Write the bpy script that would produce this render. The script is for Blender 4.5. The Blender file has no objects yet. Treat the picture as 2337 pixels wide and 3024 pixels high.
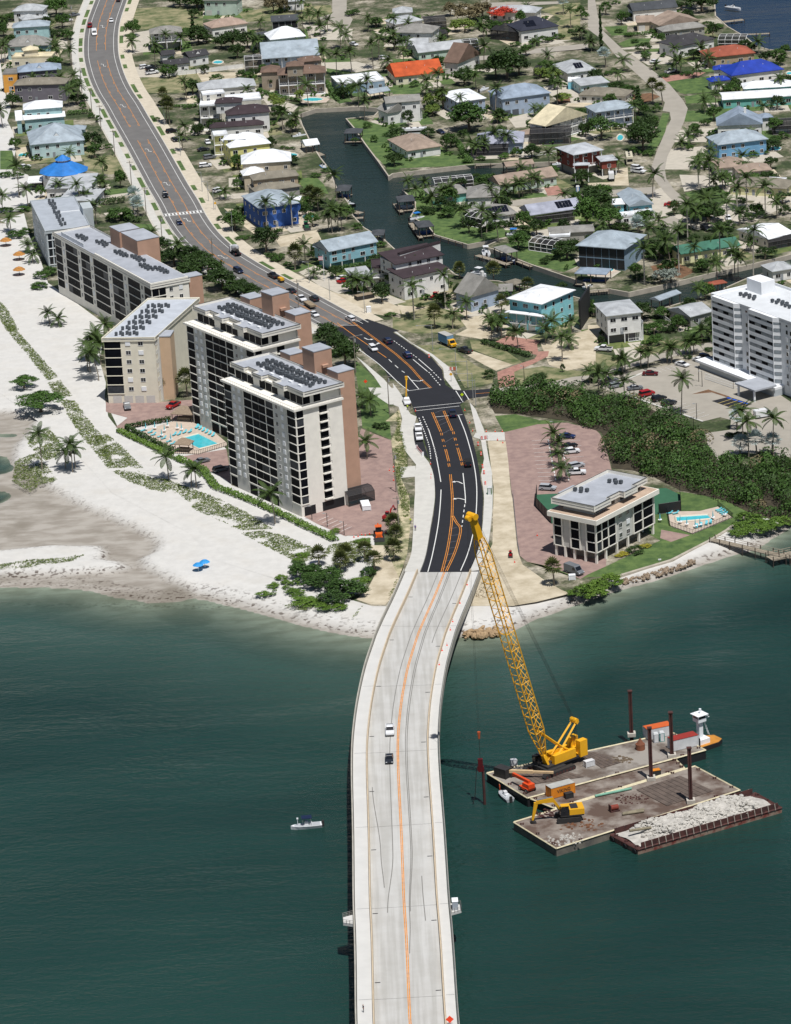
import bpy,bmesh,math,random
import numpy as np
from mathutils import Vector,Matrix,geometry
R=math.radians
random.seed(7)
scene=bpy.context.scene
COL=scene.collection

# ---------------- camera ----------------
FPX,PITCH,ROLL,CAMH=11500.0,R(19.5),0.06,358.0      # focal length in photo pixels (photo is 2337 x 3024)
PW,PH=2337.0,3024.0
_fw=Vector((0,math.cos(PITCH),-math.sin(PITCH)));_up=Vector((0,math.sin(PITCH),math.cos(PITCH)));_rt=Vector((1,0,0))
RC=_rt*math.cos(ROLL)-_up*math.sin(ROLL);UC=_up*math.cos(ROLL)+_rt*math.sin(ROLL)
CAM=Vector((0,-CAMH/math.tan(PITCH),CAMH))
cd=bpy.data.cameras.new('camera');cam=bpy.data.objects.new('camera',cd);COL.objects.link(cam)
m4=Matrix((RC,UC,-_fw)).transposed().to_4x4();m4.translation=CAM
cam.matrix_world=m4
cd.sensor_fit='HORIZONTAL';cd.sensor_width=36.0;cd.lens=FPX/PW*36.0
cd.clip_start=5;cd.clip_end=30000
scene.camera=cam

# ---------------- sky, sun, exposure ----------------
SH=Vector((-0.17,0.38))                    # shadow offset per metre of height
sdir=Vector((-SH.x,-SH.y,1)).normalized() # towards the sun
w=bpy.data.worlds.new('World');scene.world=w;w.use_nodes=True
nt=w.node_tree;bg=nt.nodes['Background']
sky=nt.nodes.new('ShaderNodeTexSky');sky.sky_type='NISHITA';sky.sun_disc=False
sky.sun_elevation=math.asin(sdir.z);sky.sun_rotation=math.atan2(sdir.x,sdir.y)
sky.air_density=1.0;sky.dust_density=0.6;sky.ozone_density=1.0
nt.links.new(sky.outputs[0],bg.inputs[0]);bg.inputs[1].default_value=0.052
sl=bpy.data.lights.new('sun','SUN');sl.energy=4.8;sl.angle=R(0.53);sl.color=(1.0,0.975,0.945)
so=bpy.data.objects.new('sun',sl);COL.objects.link(so);so.rotation_euler=sdir.to_track_quat('Z','Y').to_euler();so.location=(0,0,500)
vs=scene.view_settings;vs.view_transform='Standard';vs.look='None';vs.exposure=0.0;vs.gamma=1.0;vs.use_curve_mapping=False

# ---------------- survey: photo position -> place on the ground ----------------
_T={'E1':(1380,2000,480/1688),'E2':(1820,2020,517/1688),'E3':(980,1900,500/1688),'E4':(980,2480,500/1688),'F':(0,0,1.0)}
for _r in range(4):
    for _c in range(4):_T['%d%d' %(_r,_c)]=((0,580,1160,1737)[_c],480*_r,600/1688)
GZ=1.5                                      # height of the land above the water
def uv(k,x,y):a,b,s=_T[k];return a+x*s,b+y*s
def gp(u,v,z=GZ):
    d=_fw*FPX+RC*(u-PW/2)-UC*(v-PH/2)
    return CAM+d*((z-CAM.z)/d.z)
def P(k,x,y,z=GZ):return gp(*uv(k,x,y),z)
def PL(spec,z=GZ):
    """'00 825,0 775,150 10 1250,150' -> list of points"""
    out=[];k=None
    for t in spec.split():
        if ',' in t:x,y=t.split(',');out.append(P(k,float(x),float(y),z))
        else:k=t
    return out
def proj(p):
    d=Vector(p)-CAM;k=d.dot(_fw)
    return PW/2+FPX*d.dot(RC)/k,PH/2-FPX*d.dot(UC)/k

# ---------------- materials ----------------
def lin(c):
    c=c/255.0
    return c/12.92 if c<=0.04045 else ((c+0.055)/1.055)**2.4
def rgb(h):
    if isinstance(h,str):h=tuple(int(h[i:i+2],16) for i in (0,2,4))
    return tuple(lin(x) for x in h)
MAT={}
def mat(name,c,rough=.7,var=.12,scale=.6,c2=None,metal=0.0,bump=0.0,bscale=None,coord='Object',detail=4.0,spec=.5,lo=.35,hi=.65,stripes=None):
    if name in MAT:return MAT[name]
    m=bpy.data.materials.new(name);m.use_nodes=True;MAT[name]=m
    n=m.node_tree.nodes;l=m.node_tree.links;b=n['Principled BSDF']
    a=rgb(c) if not isinstance(c[0],float) else c
    b.inputs['Roughness'].default_value=rough;b.inputs['Metallic'].default_value=metal
    b.inputs['Specular IOR Level'].default_value=spec
    if var==0 and c2 is None:b.inputs['Base Color'].default_value=(*a,1)
    if var or c2 is not None or bump:
        tc=n.new('ShaderNodeTexCoord')
        src=tc.outputs['Object']
        if coord=='World':src=n.new('ShaderNodeNewGeometry').outputs['Position']
        no=n.new('ShaderNodeTexNoise');no.inputs['Scale'].default_value=scale;no.inputs['Detail'].default_value=detail;no.inputs['Roughness'].default_value=.62
        l.new(src,no.inputs['Vector'])
        rp=n.new('ShaderNodeValToRGB');rp.color_ramp.elements[0].position=lo;rp.color_ramp.elements[1].position=hi
        d=(rgb(c2) if not isinstance(c2[0],float) else c2) if c2 is not None else tuple(x*(1+var) for x in a)
        e=a if c2 is not None else tuple(x*(1-var) for x in a)
        rp.color_ramp.elements[0].color=(*e,1);rp.color_ramp.elements[1].color=(*d,1)
        l.new(no.outputs[0],rp.inputs[0]);out=rp.outputs[0]
        if stripes:                                    # (axis, scale, darken): seams, boards or courses as darker bands in the colour
            wv=n.new('ShaderNodeTexWave');wv.wave_type='BANDS';wv.bands_direction=stripes[0];wv.inputs['Scale'].default_value=stripes[1]
            wv.inputs['Distortion'].default_value=0.0;l.new(tc.outputs['Object'],wv.inputs['Vector'])
            r2=n.new('ShaderNodeValToRGB');r2.color_ramp.elements[0].position=0;r2.color_ramp.elements[1].position=.18
            r2.color_ramp.elements[0].color=(*(1-stripes[2],)*3,1);r2.color_ramp.elements[1].color=(1,1,1,1)
            l.new(wv.outputs['Color'],r2.inputs[0])
            mx=n.new('ShaderNodeMix');mx.data_type='RGBA';mx.blend_type='MULTIPLY';mx.inputs[0].default_value=1
            l.new(out,mx.inputs[6]);l.new(r2.outputs[0],mx.inputs[7]);out=mx.outputs[2]
        if var or c2 is not None:l.new(out,b.inputs['Base Color'])
        if bump:
            bn=n.new('ShaderNodeTexNoise');bn.inputs['Scale'].default_value=bscale or scale*6;bn.inputs['Detail'].default_value=5
            l.new(src,bn.inputs['Vector'])
            bp=n.new('ShaderNodeBump');bp.inputs['Strength'].default_value=bump;bp.inputs['Distance'].default_value=.2
            l.new(bn.outputs[0],bp.inputs['Height']);l.new(bp.outputs[0],b.inputs['Normal'])
    return m
def glass(name,c=(.012,.015,.02),rough=.06):
    if name in MAT:return MAT[name]
    m=mat(name,tuple(float(x) for x in c),rough,0.5,.35,spec=.6);return m

# ---------------- mesh building ----------------
class MB:
    def __init__(s):s.v=[];s.f=[];s.m=[]
    def add(s,pts,m=0):
        i=len(s.v);s.v+=[tuple(p) for p in pts];s.f.append(tuple(range(i,i+len(pts))));s.m.append(m);return s
    def box(s,x0,y0,z0,x1,y1,z1,m=0):
        return s.prism([(x0,y0),(x1,y0),(x1,y1),(x0,y1)],z0,z1,m)
    def prism(s,poly,z0,z1,m=0,inset=0):
        n=len(poly);i=len(s.v)
        if inset:
            cx=sum(p[0] for p in poly)/n;cy=sum(p[1] for p in poly)/n
            top=[(cx+(x-cx)*(1-inset),cy+(y-cy)*(1-inset)) for x,y in poly]
        else:top=poly
        s.v+=[(x,y,z0) for x,y in poly]+[(x,y,z1) for x,y in top]
        s.f+=[tuple(range(i+n-1,i-1,-1)),tuple(range(i+n,i+2*n))]+[(i+k,i+(k+1)%n,i+n+(k+1)%n,i+n+k) for k in range(n)]
        s.m+=[m]*(n+2);return s
    def tube(s,a,b,r0,r1=None,n=8,m=0):
        a=Vector(a);b=Vector(b);r1=r0 if r1 is None else r1
        d=(b-a);q=d.to_track_quat('Z','Y') if d.length>1e-6 else Matrix.Identity(3).to_quaternion()
        i=len(s.v)
        for c,r in ((a,r0),(b,r1)):
            for k in range(n):
                t=2*math.pi*k/n;s.v.append(tuple(c+q @ Vector((r*math.cos(t),r*math.sin(t),0))))
        s.f+=[(i+k,i+(k+1)%n,i+n+(k+1)%n,i+n+k) for k in range(n)]+[tuple(range(i+n-1,i-1,-1)),tuple(range(i+n,i+2*n))]
        s.m+=[m]*(n+2);return s
    def bar(s,a,b,t=.1,m=0):return s.tube(a,b,t*.7071,None,4,m)
    def path(s,pts,r,n=6,m=0):
        for a,b in zip(pts,pts[1:]):s.tube(a,b,r,None,n,m)
        return s
    def loft(s,rings,m=0,caps=True):
        n=len(rings[0]);i=len(s.v)
        for r in rings:s.v+=[tuple(p) for p in r]
        for a in range(len(rings)-1):
            for k in range(n):
                s.f.append((i+a*n+k,i+a*n+(k+1)%n,i+(a+1)*n+(k+1)%n,i+(a+1)*n+k));s.m.append(m)
        if caps:
            s.f+=[tuple(range(i+n-1,i-1,-1)),tuple(range(i+(len(rings)-1)*n,i+len(rings)*n))];s.m+=[m,m]
        return s
    def mesh(s,name,mats,smooth=False):
        me=bpy.data.meshes.new(name);me.from_pydata(s.v,[],s.f)
        for x in (mats if isinstance(mats,(list,tuple)) else [mats]):me.materials.append(x)
        if any(s.m):me.polygons.foreach_set('material_index',s.m)
        if smooth:me.polygons.foreach_set('use_smooth',[True]*len(s.f))
        me.update();return me
    def build(s,name,mats,parent=None,smooth=False,**kw):return ob(name,s.mesh(name,mats,smooth),parent,**kw)
def ob(name,me,parent=None,loc=None,rz=None,label=None,cat=None,group=None,kind=None,rot=None,scale=None):
    o=bpy.data.objects.new(name,me);COL.objects.link(o)
    if parent:o.parent=parent
    if loc is not None:o.location=loc
    if rz is not None:o.rotation_euler=(0,0,rz)
    if rot is not None:o.rotation_euler=rot
    if scale is not None:o.scale=scale if hasattr(scale,'__len__') else (scale,)*3
    if label:o['label']=label
    if cat:o['category']=cat
    if group:o['group']=group
    if kind:o['kind']=kind
    return o
def thing(name,label,cat,loc=(0,0,0),rz=0,group=None):return ob(name,None,None,loc,rz,label,cat,group)
def dup(root,loc,rz,label,group=None,scale=None):
    r=root.copy();COL.objects.link(r);r.location=loc;r.rotation_euler=(0,0,rz);r['label']=label
    if group:r['group']=group
    if scale is not None:r.scale=scale if hasattr(scale,'__len__') else (scale,)*3
    for c in list(root.children):
        d=c.copy();COL.objects.link(d);d.parent=r
        for e in list(c.children):
            f=e.copy();COL.objects.link(f);f.parent=d
    return r
def kill(root):
    for c in list(root.children):
        for e in list(c.children):bpy.data.objects.remove(e)
        bpy.data.objects.remove(c)
    bpy.data.objects.remove(root)
def smooth_line(pts,step=4.0):
    """Catmull-Rom through ground points, resampled"""
    pts=[Vector(p) for p in pts];q=[pts[0]*2-pts[1]]+pts+[pts[-1]*2-pts[-2]];out=[]
    for i in range(1,len(q)-2):
        a,b,c,d=q[i-1],q[i],q[i+1],q[i+2];n=max(1,int((c-b).length/step))
        for k in range(n):
            t=k/n;out.append(.5*((2*b)+(c-a)*t+(2*a-5*b+4*c-d)*t*t+(3*b-a-3*c+d)*t**3))
    out.append(pts[-1]);return out
def resample(pts,n):
    L=[0]
    for a,b in zip(pts,pts[1:]):L.append(L[-1]+(b-a).length)
    out=[];j=0
    for i in range(n):
        s=L[-1]*i/(n-1)
        while j<len(L)-2 and L[j+1]<s:j+=1
        t=(s-L[j])/max(1e-6,L[j+1]-L[j]);out.append(pts[j].lerp(pts[j+1],min(1,max(0,t))))
    return out
def normals(pts):
    out=[]
    for i in range(len(pts)):
        d=pts[min(i+1,len(pts)-1)]-pts[max(i-1,0)];d.z=0;d.normalize();out.append(Vector((d.y,-d.x,0)))
    return out                                 # pointing right of travel
def ribbon(mb,pts,o0,o1,dz=0.0,m=0,i0=0,i1=None,nr=None):
    nr=nr or normals(pts);i1=len(pts) if i1 is None else i1
    for i in range(i0,i1-1):
        z=Vector((0,0,dz))
        mb.add([pts[i]+nr[i]*o0+z,pts[i]+nr[i]*o1+z,pts[i+1]+nr[i+1]*o1+z,pts[i+1]+nr[i+1]*o0+z],m)
    return mb
def sheet(name,spec,z,material,label=None,kind='structure',parent=None,smooth=0,thick=0):
    pts=PL(spec,GZ) if isinstance(spec,str) else [Vector(p) for p in spec]
    if smooth:pts=smooth_line(pts+[pts[0]],smooth)[:-1]
    tri=geometry.tessellate_polygon([[Vector((p.x,p.y,0)) for p in pts]])
    mb=MB();mb.v=[(p.x,p.y,z) for p in pts]
    for a,b,c in tri:
        A,B,C=pts[a],pts[b],pts[c]
        mb.f.append((a,b,c) if (B.x-A.x)*(C.y-A.y)-(B.y-A.y)*(C.x-A.x)>0 else (a,c,b));mb.m.append(0)
    if thick:
        n=len(pts);mb.v+=[(p.x,p.y,z-thick) for p in pts]
        for i in range(n):mb.f.append((i,(i+1)%n,n+(i+1)%n,n+i));mb.m.append(0)
    return mb.build(name,material,parent,label=label,kind=kind if not parent else None)
def inside(pts,poly):
    """numpy even-odd test"""
    x,y=pts[:,0],pts[:,1];r=np.zeros(len(x),bool);n=len(poly)
    for i in range(n):
        x0,y0=poly[i][0],poly[i][1];x1,y1=poly[i-1][0],poly[i-1][1]
        c=((y0>y) != (y1>y)) & (x<(x1-x0)*(y-y0)/((y1-y0) if y1 != y0 else 1e-9)+x0);r ^= c
    return r
def segdist(pts,line,closed=False):
    d=np.full(len(pts),1e9);L=list(line)+([line[0]] if closed else [])
    for a,b in zip(L,L[1:]):
        ax,ay,bx,by=a[0],a[1],b[0],b[1];dx,dy=bx-ax,by-ay;q=dx*dx+dy*dy+1e-9
        t=np.clip(((pts[:,0]-ax)*dx+(pts[:,1]-ay)*dy)/q,0,1)
        d=np.minimum(d,np.hypot(pts[:,0]-ax-t*dx,pts[:,1]-ay-t*dy))
    return d
# ================= the setting: land, beach, water, roads =================
CANAL=PL('01 850,950 880,1040 950,1180 1030,1310 11 1100,50 1160,200 1260,330 1300,440 1390,540 1560,640 1690,760 12 200,800 430,860 520,930 620,965 880,985 1000,1015 1200,1045 1400,1085 1560,1130 13 140,1205 480,1195 640,1205 920,1125 1100,1060 1350,950 1688,870 2600,700 2600,560 1688,765 1340,850 1000,925 700,1000 340,1080 180,1050 0,1065 12 1600,1000 1160,850 1000,790 840,720 760,700 900,640 945,622 625,682 350,600 290,520 150,450 180,400 190,330 80,225 350,190 640,140 930,110 1240,85 1420,45 1430,-10 1180,0 690,12 0,92 11 1600,115 01 1520,1350 1400,1190 1310,1060 1245,985 1480,960 1540,900 1360,885 1180,895 990,905')
LAGOON=PL('03 1040,-160 1060,130 1160,220 1300,300 1400,380 1500,410 1688,430 3200,430 3200,-160')
SHORE=PL('F -3000,1700 30 0,830 350,825 700,845 1000,915 1250,955 1450,950 31 0,915 200,962 450,1022 700,1090 900,1150 1200,1215 1480,1255 32 300,1262 580,1238 880,1215 1000,1188 1200,1090 1400,1022 1600,945 33 90,905 300,842 600,762 900,662 1200,562 1400,515 1520,430 1688,330 F 3800,1100',0)
DIV=PL('F -3000,1150 0,1150 200,1300 330,1440 560,1560 640,1640 800,1690 1000,1760 1100,1790 1400,1790 1600,1745 1690,1758 1818,1703 1986,1653 2103,1595 2149,1564 2230,1540 2337,1500 3800,1100')
WETP=[(p.x,p.y) for p in PL('20 -400,720 150,750 300,800 260,900 150,1010 120,1150 330,1290 30 450,35 700,165 1000,300 1200,390 1325,475 1290,560 1180,610 1220,680 1450,800 1632,870 31 300,950 200,990 F -900,1760 -900,1200',0)]
SPIT=[(p.x,p.y) for p in PL('30 -900,560 0,545 450,505 830,510 870,560 840,620 980,640 1070,690 900,715 0,738 -900,745',0)]
POOLS=[[(p.x,p.y) for p in PL(s,0)] for s in ('20 -500,1050 60,1090 150,1170 100,1230 0,1245 -500,1250','20 -500,880 60,900 200,905 120,935 -500,940','30 -500,5 60,30 120,75 20,140 -500,160')]

def heights(xy):
    d=segdist(xy,SHORE);sea=[(p.x,p.y) for p in SHORE]+[(3000,-3000),(-3000,-3000)]
    s=inside(xy,sea);d=np.where(s,-d,d)
    right=np.clip((xy[:,0]-25)/40,0,1)
    up=1.48*np.clip(d/(12-5.5*right),0,1)**.85;dn=np.maximum(d*(.046+.05*right),-6)
    h=np.where(d>0,up,dn)
    iw=inside(xy,WETP) & ~inside(xy,SPIT);wd=np.minimum(segdist(xy,WETP,True),segdist(xy,SPIT,True))
    wet=np.where(iw,np.clip(.5+wd/3,0,1),np.clip(.5-wd/3,0,1));wet=np.where(d<-1,1,wet)
    h=np.where(d>0,h*(1-.93*wet)+.09*wet,h)
    for q in POOLS:
        i=inside(xy,q);pd=segdist(xy,q,True);h=np.where(i,h-np.clip(pd/4,0,1)*1.3,h)
    return h,d,np.maximum(wet,np.clip(1-d/5.5,0,1))

def attr_mesh(name,V,F,attrs,material):
    me=bpy.data.meshes.new(name);me.from_pydata(V,[],F)
    for k,a in attrs.items():
        at=me.attributes.new(k,'FLOAT','POINT');at.data.foreach_set('value',np.asarray(a,np.float32))
    me.materials.append(material);me.polygons.foreach_set('use_smooth',[True]*len(F));me.update();return me

# --- base land: one sheet, with the canal and the lagoon cut out of it
def land_material():
    m=mat('land_base','8f8a6c',.95,.3,.02,coord='World');n=m.node_tree.nodes;l=m.node_tree.links;b=n['Principled BSDF']
    pos=n.new('ShaderNodeNewGeometry').outputs['Position']
    def noise(sc,d=6,r=.65):
        x=n.new('ShaderNodeTexNoise');x.inputs['Scale'].default_value=sc;x.inputs['Detail'].default_value=d;x.inputs['Roughness'].default_value=r;l.new(pos,x.inputs['Vector']);return x.outputs[0]
    def ramp(src,st):
        x=n.new('ShaderNodeValToRGB');e=x.color_ramp.elements
        e[0].position,e[0].color=st[0][0],(*rgb(st[0][1]),1);e[1].position,e[1].color=st[-1][0],(*rgb(st[-1][1]),1)
        for p,c in st[1:-1]:k=e.new(p);k.color=(*rgb(c),1)
        l.new(src,x.inputs[0]);return x.outputs[0]
    a=ramp(noise(.045,9,.74),[(.34,'2d3c1c'),(.45,'44522d'),(.51,'716f58'),(.575,'a9a18e'),(.68,'c8c1b0')])
    c=ramp(noise(.9,4),[(.3,'8c8c8c'),(.7,'ffffff')])
    mx=n.new('ShaderNodeMix');mx.data_type='RGBA';mx.blend_type='MULTIPLY';mx.inputs[0].default_value=.8
    l.new(a,mx.inputs[6]);l.new(c,mx.inputs[7]);l.new(mx.outputs[2],b.inputs['Base Color'])
    return m
def land():
    outer=[Vector(p) for p in DIV]+[Vector((4000,6000,GZ)),Vector((-4000,6000,GZ))]
    loops=[[Vector((p.x,p.y,0)) for p in q] for q in (outer,CANAL,LAGOON)]
    pts=[p for q in loops for p in q];tri=geometry.tessellate_polygon(loops)
    mb=MB();mb.v=[(p.x,p.y,GZ) for p in pts]
    for a,b,c in tri:
        A,B,C=pts[a],pts[b],pts[c];mb.f.append((a,b,c) if (B.x-A.x)*(C.y-A.y)-(B.y-A.y)*(C.x-A.x)>0 else (a,c,b));mb.m.append(0)
    mb.build('ground',land_material(),kind='structure',label='sandy ground with thin grass under the whole neighbourhood')
land()

def sand_material(name,base,attrs=True):
    m=mat(name,base,.95,.05,.4,coord='World',bump=.25,bscale=1.6);n=m.node_tree.nodes;l=m.node_tree.links;b=n['Principled BSDF']
    src=b.inputs['Base Color'].links[0].from_socket;pos=n.new('ShaderNodeNewGeometry').outputs['Position']
    def noise(sc,d=5,vec=None):
        x=n.new('ShaderNodeTexNoise');x.inputs['Scale'].default_value=sc;x.inputs['Detail'].default_value=d;l.new(vec or pos,x.inputs['Vector']);return x.outputs[0]
    def mix(f,A,B):
        x=n.new('ShaderNodeMix');x.data_type='RGBA'
        for s,i in ((f,0),(A,6),(B,7)):
            if isinstance(s,(tuple,float,int)):x.inputs[i].default_value=s if i==0 else (*s,1)
            else:l.new(s,x.inputs[i])
        return x.outputs[2]
    def ramp(s,a,c):
        x=n.new('ShaderNodeMapRange');x.inputs[1].default_value=a;x.inputs[2].default_value=c;l.new(s,x.inputs[0]);return x.outputs[0]
    def mul(a,c):
        x=n.new('ShaderNodeMath');x.operation='MULTIPLY'
        for s,i in ((a,0),(c,1)):
            if isinstance(s,float):x.inputs[i].default_value=s
            else:l.new(s,x.inputs[i])
        return x.outputs[0]
    col=mix(mul(ramp(noise(.13,9),.5,.75),.22),src,rgb('b3aa9a'))      # trodden, shelly patches
    if attrs:
        at=lambda k:(lambda x:(setattr(x,'attribute_name',k),x.outputs['Fac'])[1])(n.new('ShaderNodeAttribute'))
        wet=at('wet')
        mp=n.new('ShaderNodeMapping');mp.inputs['Scale'].default_value=(.45,1.0,1.0);l.new(pos,mp.inputs[0])
        wc=mix(ramp(noise(.3,9,mp.outputs[0]),.4,.62),rgb('a09a91'),rgb('8a8379'))
        wc=mix(ramp(noise(.045,9),.54,.64),wc,rgb('7d766b'))
        col=mix(wet,col,wc)
        wr=mul(at('wrack'),ramp(noise(.9,8),.53,.6));col=mix(wr,col,rgb('3a2a1e'))
    l.new(col,b.inputs['Base Color']);return m
SAND=sand_material('beach_sand','c2c0bb');SANDF=sand_material('dry_sand','c2c0bb',False)
def beach():
    y1=gp(0,1090).y;y0=gp(2337,2080,0).y;y1=max(y1,gp(0,1090).y)
    xs=np.arange(-200,200,1.7);ys=np.arange(y0,y1,1.7);X,Y=np.meshgrid(xs,ys);xy=np.stack([X.ravel(),Y.ravel()],1)
    h,d,wet=heights(xy)
    h=h+.05*np.sin(xy[:,0]*.31+np.sin(xy[:,1]*.23)*2)*np.sin(xy[:,1]*.37+1)*(np.clip(d/14,0,1))*(1-wet)
    h=np.minimum(h,1.485)
    wrack=np.exp(-((d-2.2)/1.3)**2)+.8*np.exp(-((d-6.5)/1.2)**2)*(xy[:,0]<30)
    sd=segdist(xy,SPIT,True);wrack=np.maximum(wrack,.9*np.exp(-(sd/1.6)**2)*(xy[:,1]<SPIT[2][1]))
    wd=segdist(xy,WETP,True);wrack=np.maximum(wrack,.55*np.exp(-(wd/1.3)**2))
    nx=len(xs);ny=len(ys);keep=(d>-75)
    idx=np.arange(nx*ny).reshape(ny,nx);a=idx[:-1,:-1].ravel();b=idx[:-1,1:].ravel();c=idx[1:,1:].ravel();e=idx[1:,:-1].ravel()
    dv=[(p.x,p.y) for p in DIV]+[(4000,6000),(-4000,6000)]
    ind=inside(xy,dv) & (segdist(xy,DIV)>6)
    ok=keep[a] & ~ind[a]
    F=np.stack([a,b,c,e],1)[ok];V=np.column_stack([xy,h])
    me=attr_mesh('beach',V.tolist(),F.tolist(),{'wet':wet,'wrack':wrack},SAND)
    ob('beach',me,kind='structure',label='white sand beach sloping down to the tidal pass')
beach()

def water_material():
    m=bpy.data.materials.new('sea_water');m.use_nodes=True;n=m.node_tree.nodes;l=m.node_tree.links;b=n['Principled BSDF']
    pos=n.new('ShaderNodeNewGeometry').outputs['Position']
    def noise(sc,d=3,st=(1,1,1),r=.5,rot=0):
        mp=n.new('ShaderNodeMapping');mp.inputs['Scale'].default_value=st;mp.inputs['Rotation'].default_value=(0,0,rot);l.new(pos,mp.inputs[0])
        x=n.new('ShaderNodeTexNoise');x.inputs['Scale'].default_value=sc;x.inputs['Detail'].default_value=d;x.inputs['Roughness'].default_value=r;l.new(mp.outputs[0],x.inputs['Vector']);return x.outputs[0]
    def attr(k):x=n.new('ShaderNodeAttribute');x.attribute_name=k;return x.outputs['Fac']
    def mix(f,A,B):
        x=n.new('ShaderNodeMix');x.data_type='RGBA'
        for s,i in ((f,0),(A,6),(B,7)):
            if isinstance(s,(tuple,float)):x.inputs[i].default_value=s if i==0 else (*s,1)
            else:l.new(s,x.inputs[i])
        return x.outputs[2]
    def mr(s,a,c,lo=0.,hi=1.):
        x=n.new('ShaderNodeMapRange');x.inputs[1].default_value=a;x.inputs[2].default_value=c;x.inputs[3].default_value=lo;x.inputs[4].default_value=hi;l.new(s,x.inputs[0]);return x.outputs[0]
    dep=attr('depth')
    deep=mix(mr(noise(.012,4,(.5,1.6,1)),.38,.62),(.0085,.0310,.0262),(.0122,.0425,.0355))
    shal=(.036,.078,.064)
    col=mix(mr(dep,.5,3.2),shal,deep)
    col=mix(attr('murk'),col,(.016,.027,.025))
    col=mix(attr('blue'),col,(.010,.028,.062))
    l.new(col,b.inputs['Base Color'])
    l.new(mr(noise(.03,5,(.4,1.8,1)),.35,.65,.08,.26),b.inputs['Roughness']);b.inputs['IOR'].default_value=1.33;b.inputs['Specular IOR Level'].default_value=.34
    ad=n.new('ShaderNodeMath');ad.operation='ADD'
    l.new(noise(.55,4,(1,1.5,1),.6,.3),ad.inputs[0])
    s2=n.new('ShaderNodeMath');s2.operation='MULTIPLY';s2.inputs[1].default_value=1.6;l.new(noise(.17,3,(.6,1.5,1),.5,.2),s2.inputs[0]);l.new(s2.outputs[0],ad.inputs[1])
    bp=n.new('ShaderNodeBump');bp.inputs['Strength'].default_value=.8;bp.inputs['Distance'].default_value=.6
    l.new(ad.outputs[0],bp.inputs['Height']);l.new(bp.outputs[0],b.inputs['Normal'])
    tr=n.new('ShaderNodeBsdfTransparent');tr.inputs[0].default_value=(.80,.90,.84,1)
    ms=n.new('ShaderNodeMixShader');l.new(mr(dep,0.0,1.15,.05,1.0),ms.inputs[0]);l.new(tr.outputs[0],ms.inputs[1]);l.new(b.outputs[0],ms.inputs[2])
    l.new(ms.outputs[0],n['Material Output'].inputs['Surface'])
    return m
def water():
    xs=np.concatenate([[-4000,-1500,-600,-350],np.arange(-220,221,4),[350,600,1500,4000]]);ys=np.concatenate([[-3000,-1200,-600],np.arange(-360,150,4),np.arange(150,760,12),[900,1400,2500,6000]])
    X,Y=np.meshgrid(xs,ys);xy=np.stack([X.ravel(),Y.ravel()],1);h,d,wet=heights(xy)
    ci=inside(xy,[(p.x,p.y) for p in CANAL]) | (segdist(xy,[(p.x,p.y) for p in CANAL],True)<25);li=inside(xy,[(p.x,p.y) for p in LAGOON]) | (segdist(xy,[(p.x,p.y) for p in LAGOON],True)<25)
    dep=np.where(ci | li,5.,np.maximum(-h,0))
    nx,ny=len(xs),len(ys);idx=np.arange(nx*ny).reshape(ny,nx)
    F=np.stack([idx[:-1,:-1].ravel(),idx[:-1,1:].ravel(),idx[1:,1:].ravel(),idx[1:,:-1].ravel()],1)
    me=attr_mesh('water',np.column_stack([xy,np.zeros(len(xy))]).tolist(),F.tolist(),{'depth':dep,'murk':ci*.85,'blue':li*1.0},water_material())
    ob('water',me,kind='structure',label='dark green tidal water of the pass and the canals')
water()

# --- sheets of sand, grass, paving on the land
GRASS=mat('lawn_grass','3a5228',.95,.35,.35,c2='5a6f3a',coord='World',bump=.4,bscale=3)
DRY=mat('dry_grass','4a5830',.95,.3,.2,c2='928a6a',coord='World',bump=.4,bscale=2)
CONC=mat('pale_concrete','b3ac9e',.9,.08,.5,coord='World')
CONCL=mat('verge_concrete','b9b4a8',.9,.1,.4,coord='World');CONCW=mat('new_concrete','bcbab3',.85,.06,.4,coord='World')
CONCT=mat('tan_concrete','bfb5a2',.9,.08,.5,coord='World')
PAVE=mat('brick_pavers','9a8279',.9,.16,.45,c2='86706a',coord='World',bump=.2,bscale=4)
PAVR=mat('red_pavers','9c7467',.9,.2,.6,coord='World',bump=.2,bscale=4)
ASPH=mat('old_asphalt','676563',.92,.10,.25,coord='World',detail=8)
BLACK=mat('new_asphalt','1a1b21',.85,.12,.3,coord='World',detail=8)
STREET=mat('side_street_asphalt','9a9489',.92,.08,.2,coord='World',detail=8)
DIRT=mat('graded_dirt','c4b9a3',.95,.2,.22,detail=8,c2='a3977f',coord='World',bump=.5,bscale=1.5)
MULCH=mat('brown_mulch','6b4f38',.95,.3,.8,coord='World')
SCRUB=mat('scrub_ground','4d5a30',.95,.3,.3,c2='bdb193',coord='World',bump=.5,bscale=1.2)
_nz=[0]
def zones(mname,material,z,specs,sm=0):
    for s in specs:_nz[0]+=1;sheet(mname,s,GZ+.008+.0003*_nz[0],material,smooth=sm)
zones('beach_strip',SANDF,.02,['F -900,640 20,660 10 0,480 200,420 250,620 340,820 400,1000 560,1110 830,1310 900,1400 20 870,20 830,300 880,480 870,600 900,760 1000,890 1425,1095 1688,1215 31 430,112 700,232 900,332 1165,455 1300,600 F 1010,1775 800,1705 640,1655 560,1575 330,1455 200,1310 0,1160 -900,1160',
                                '00 -900,400 0,480 30,740 90,900 60,1000 110,1100 130,1250 100,1407 10 230,100 380,260 250,330 180,400 -900,500'])
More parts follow.
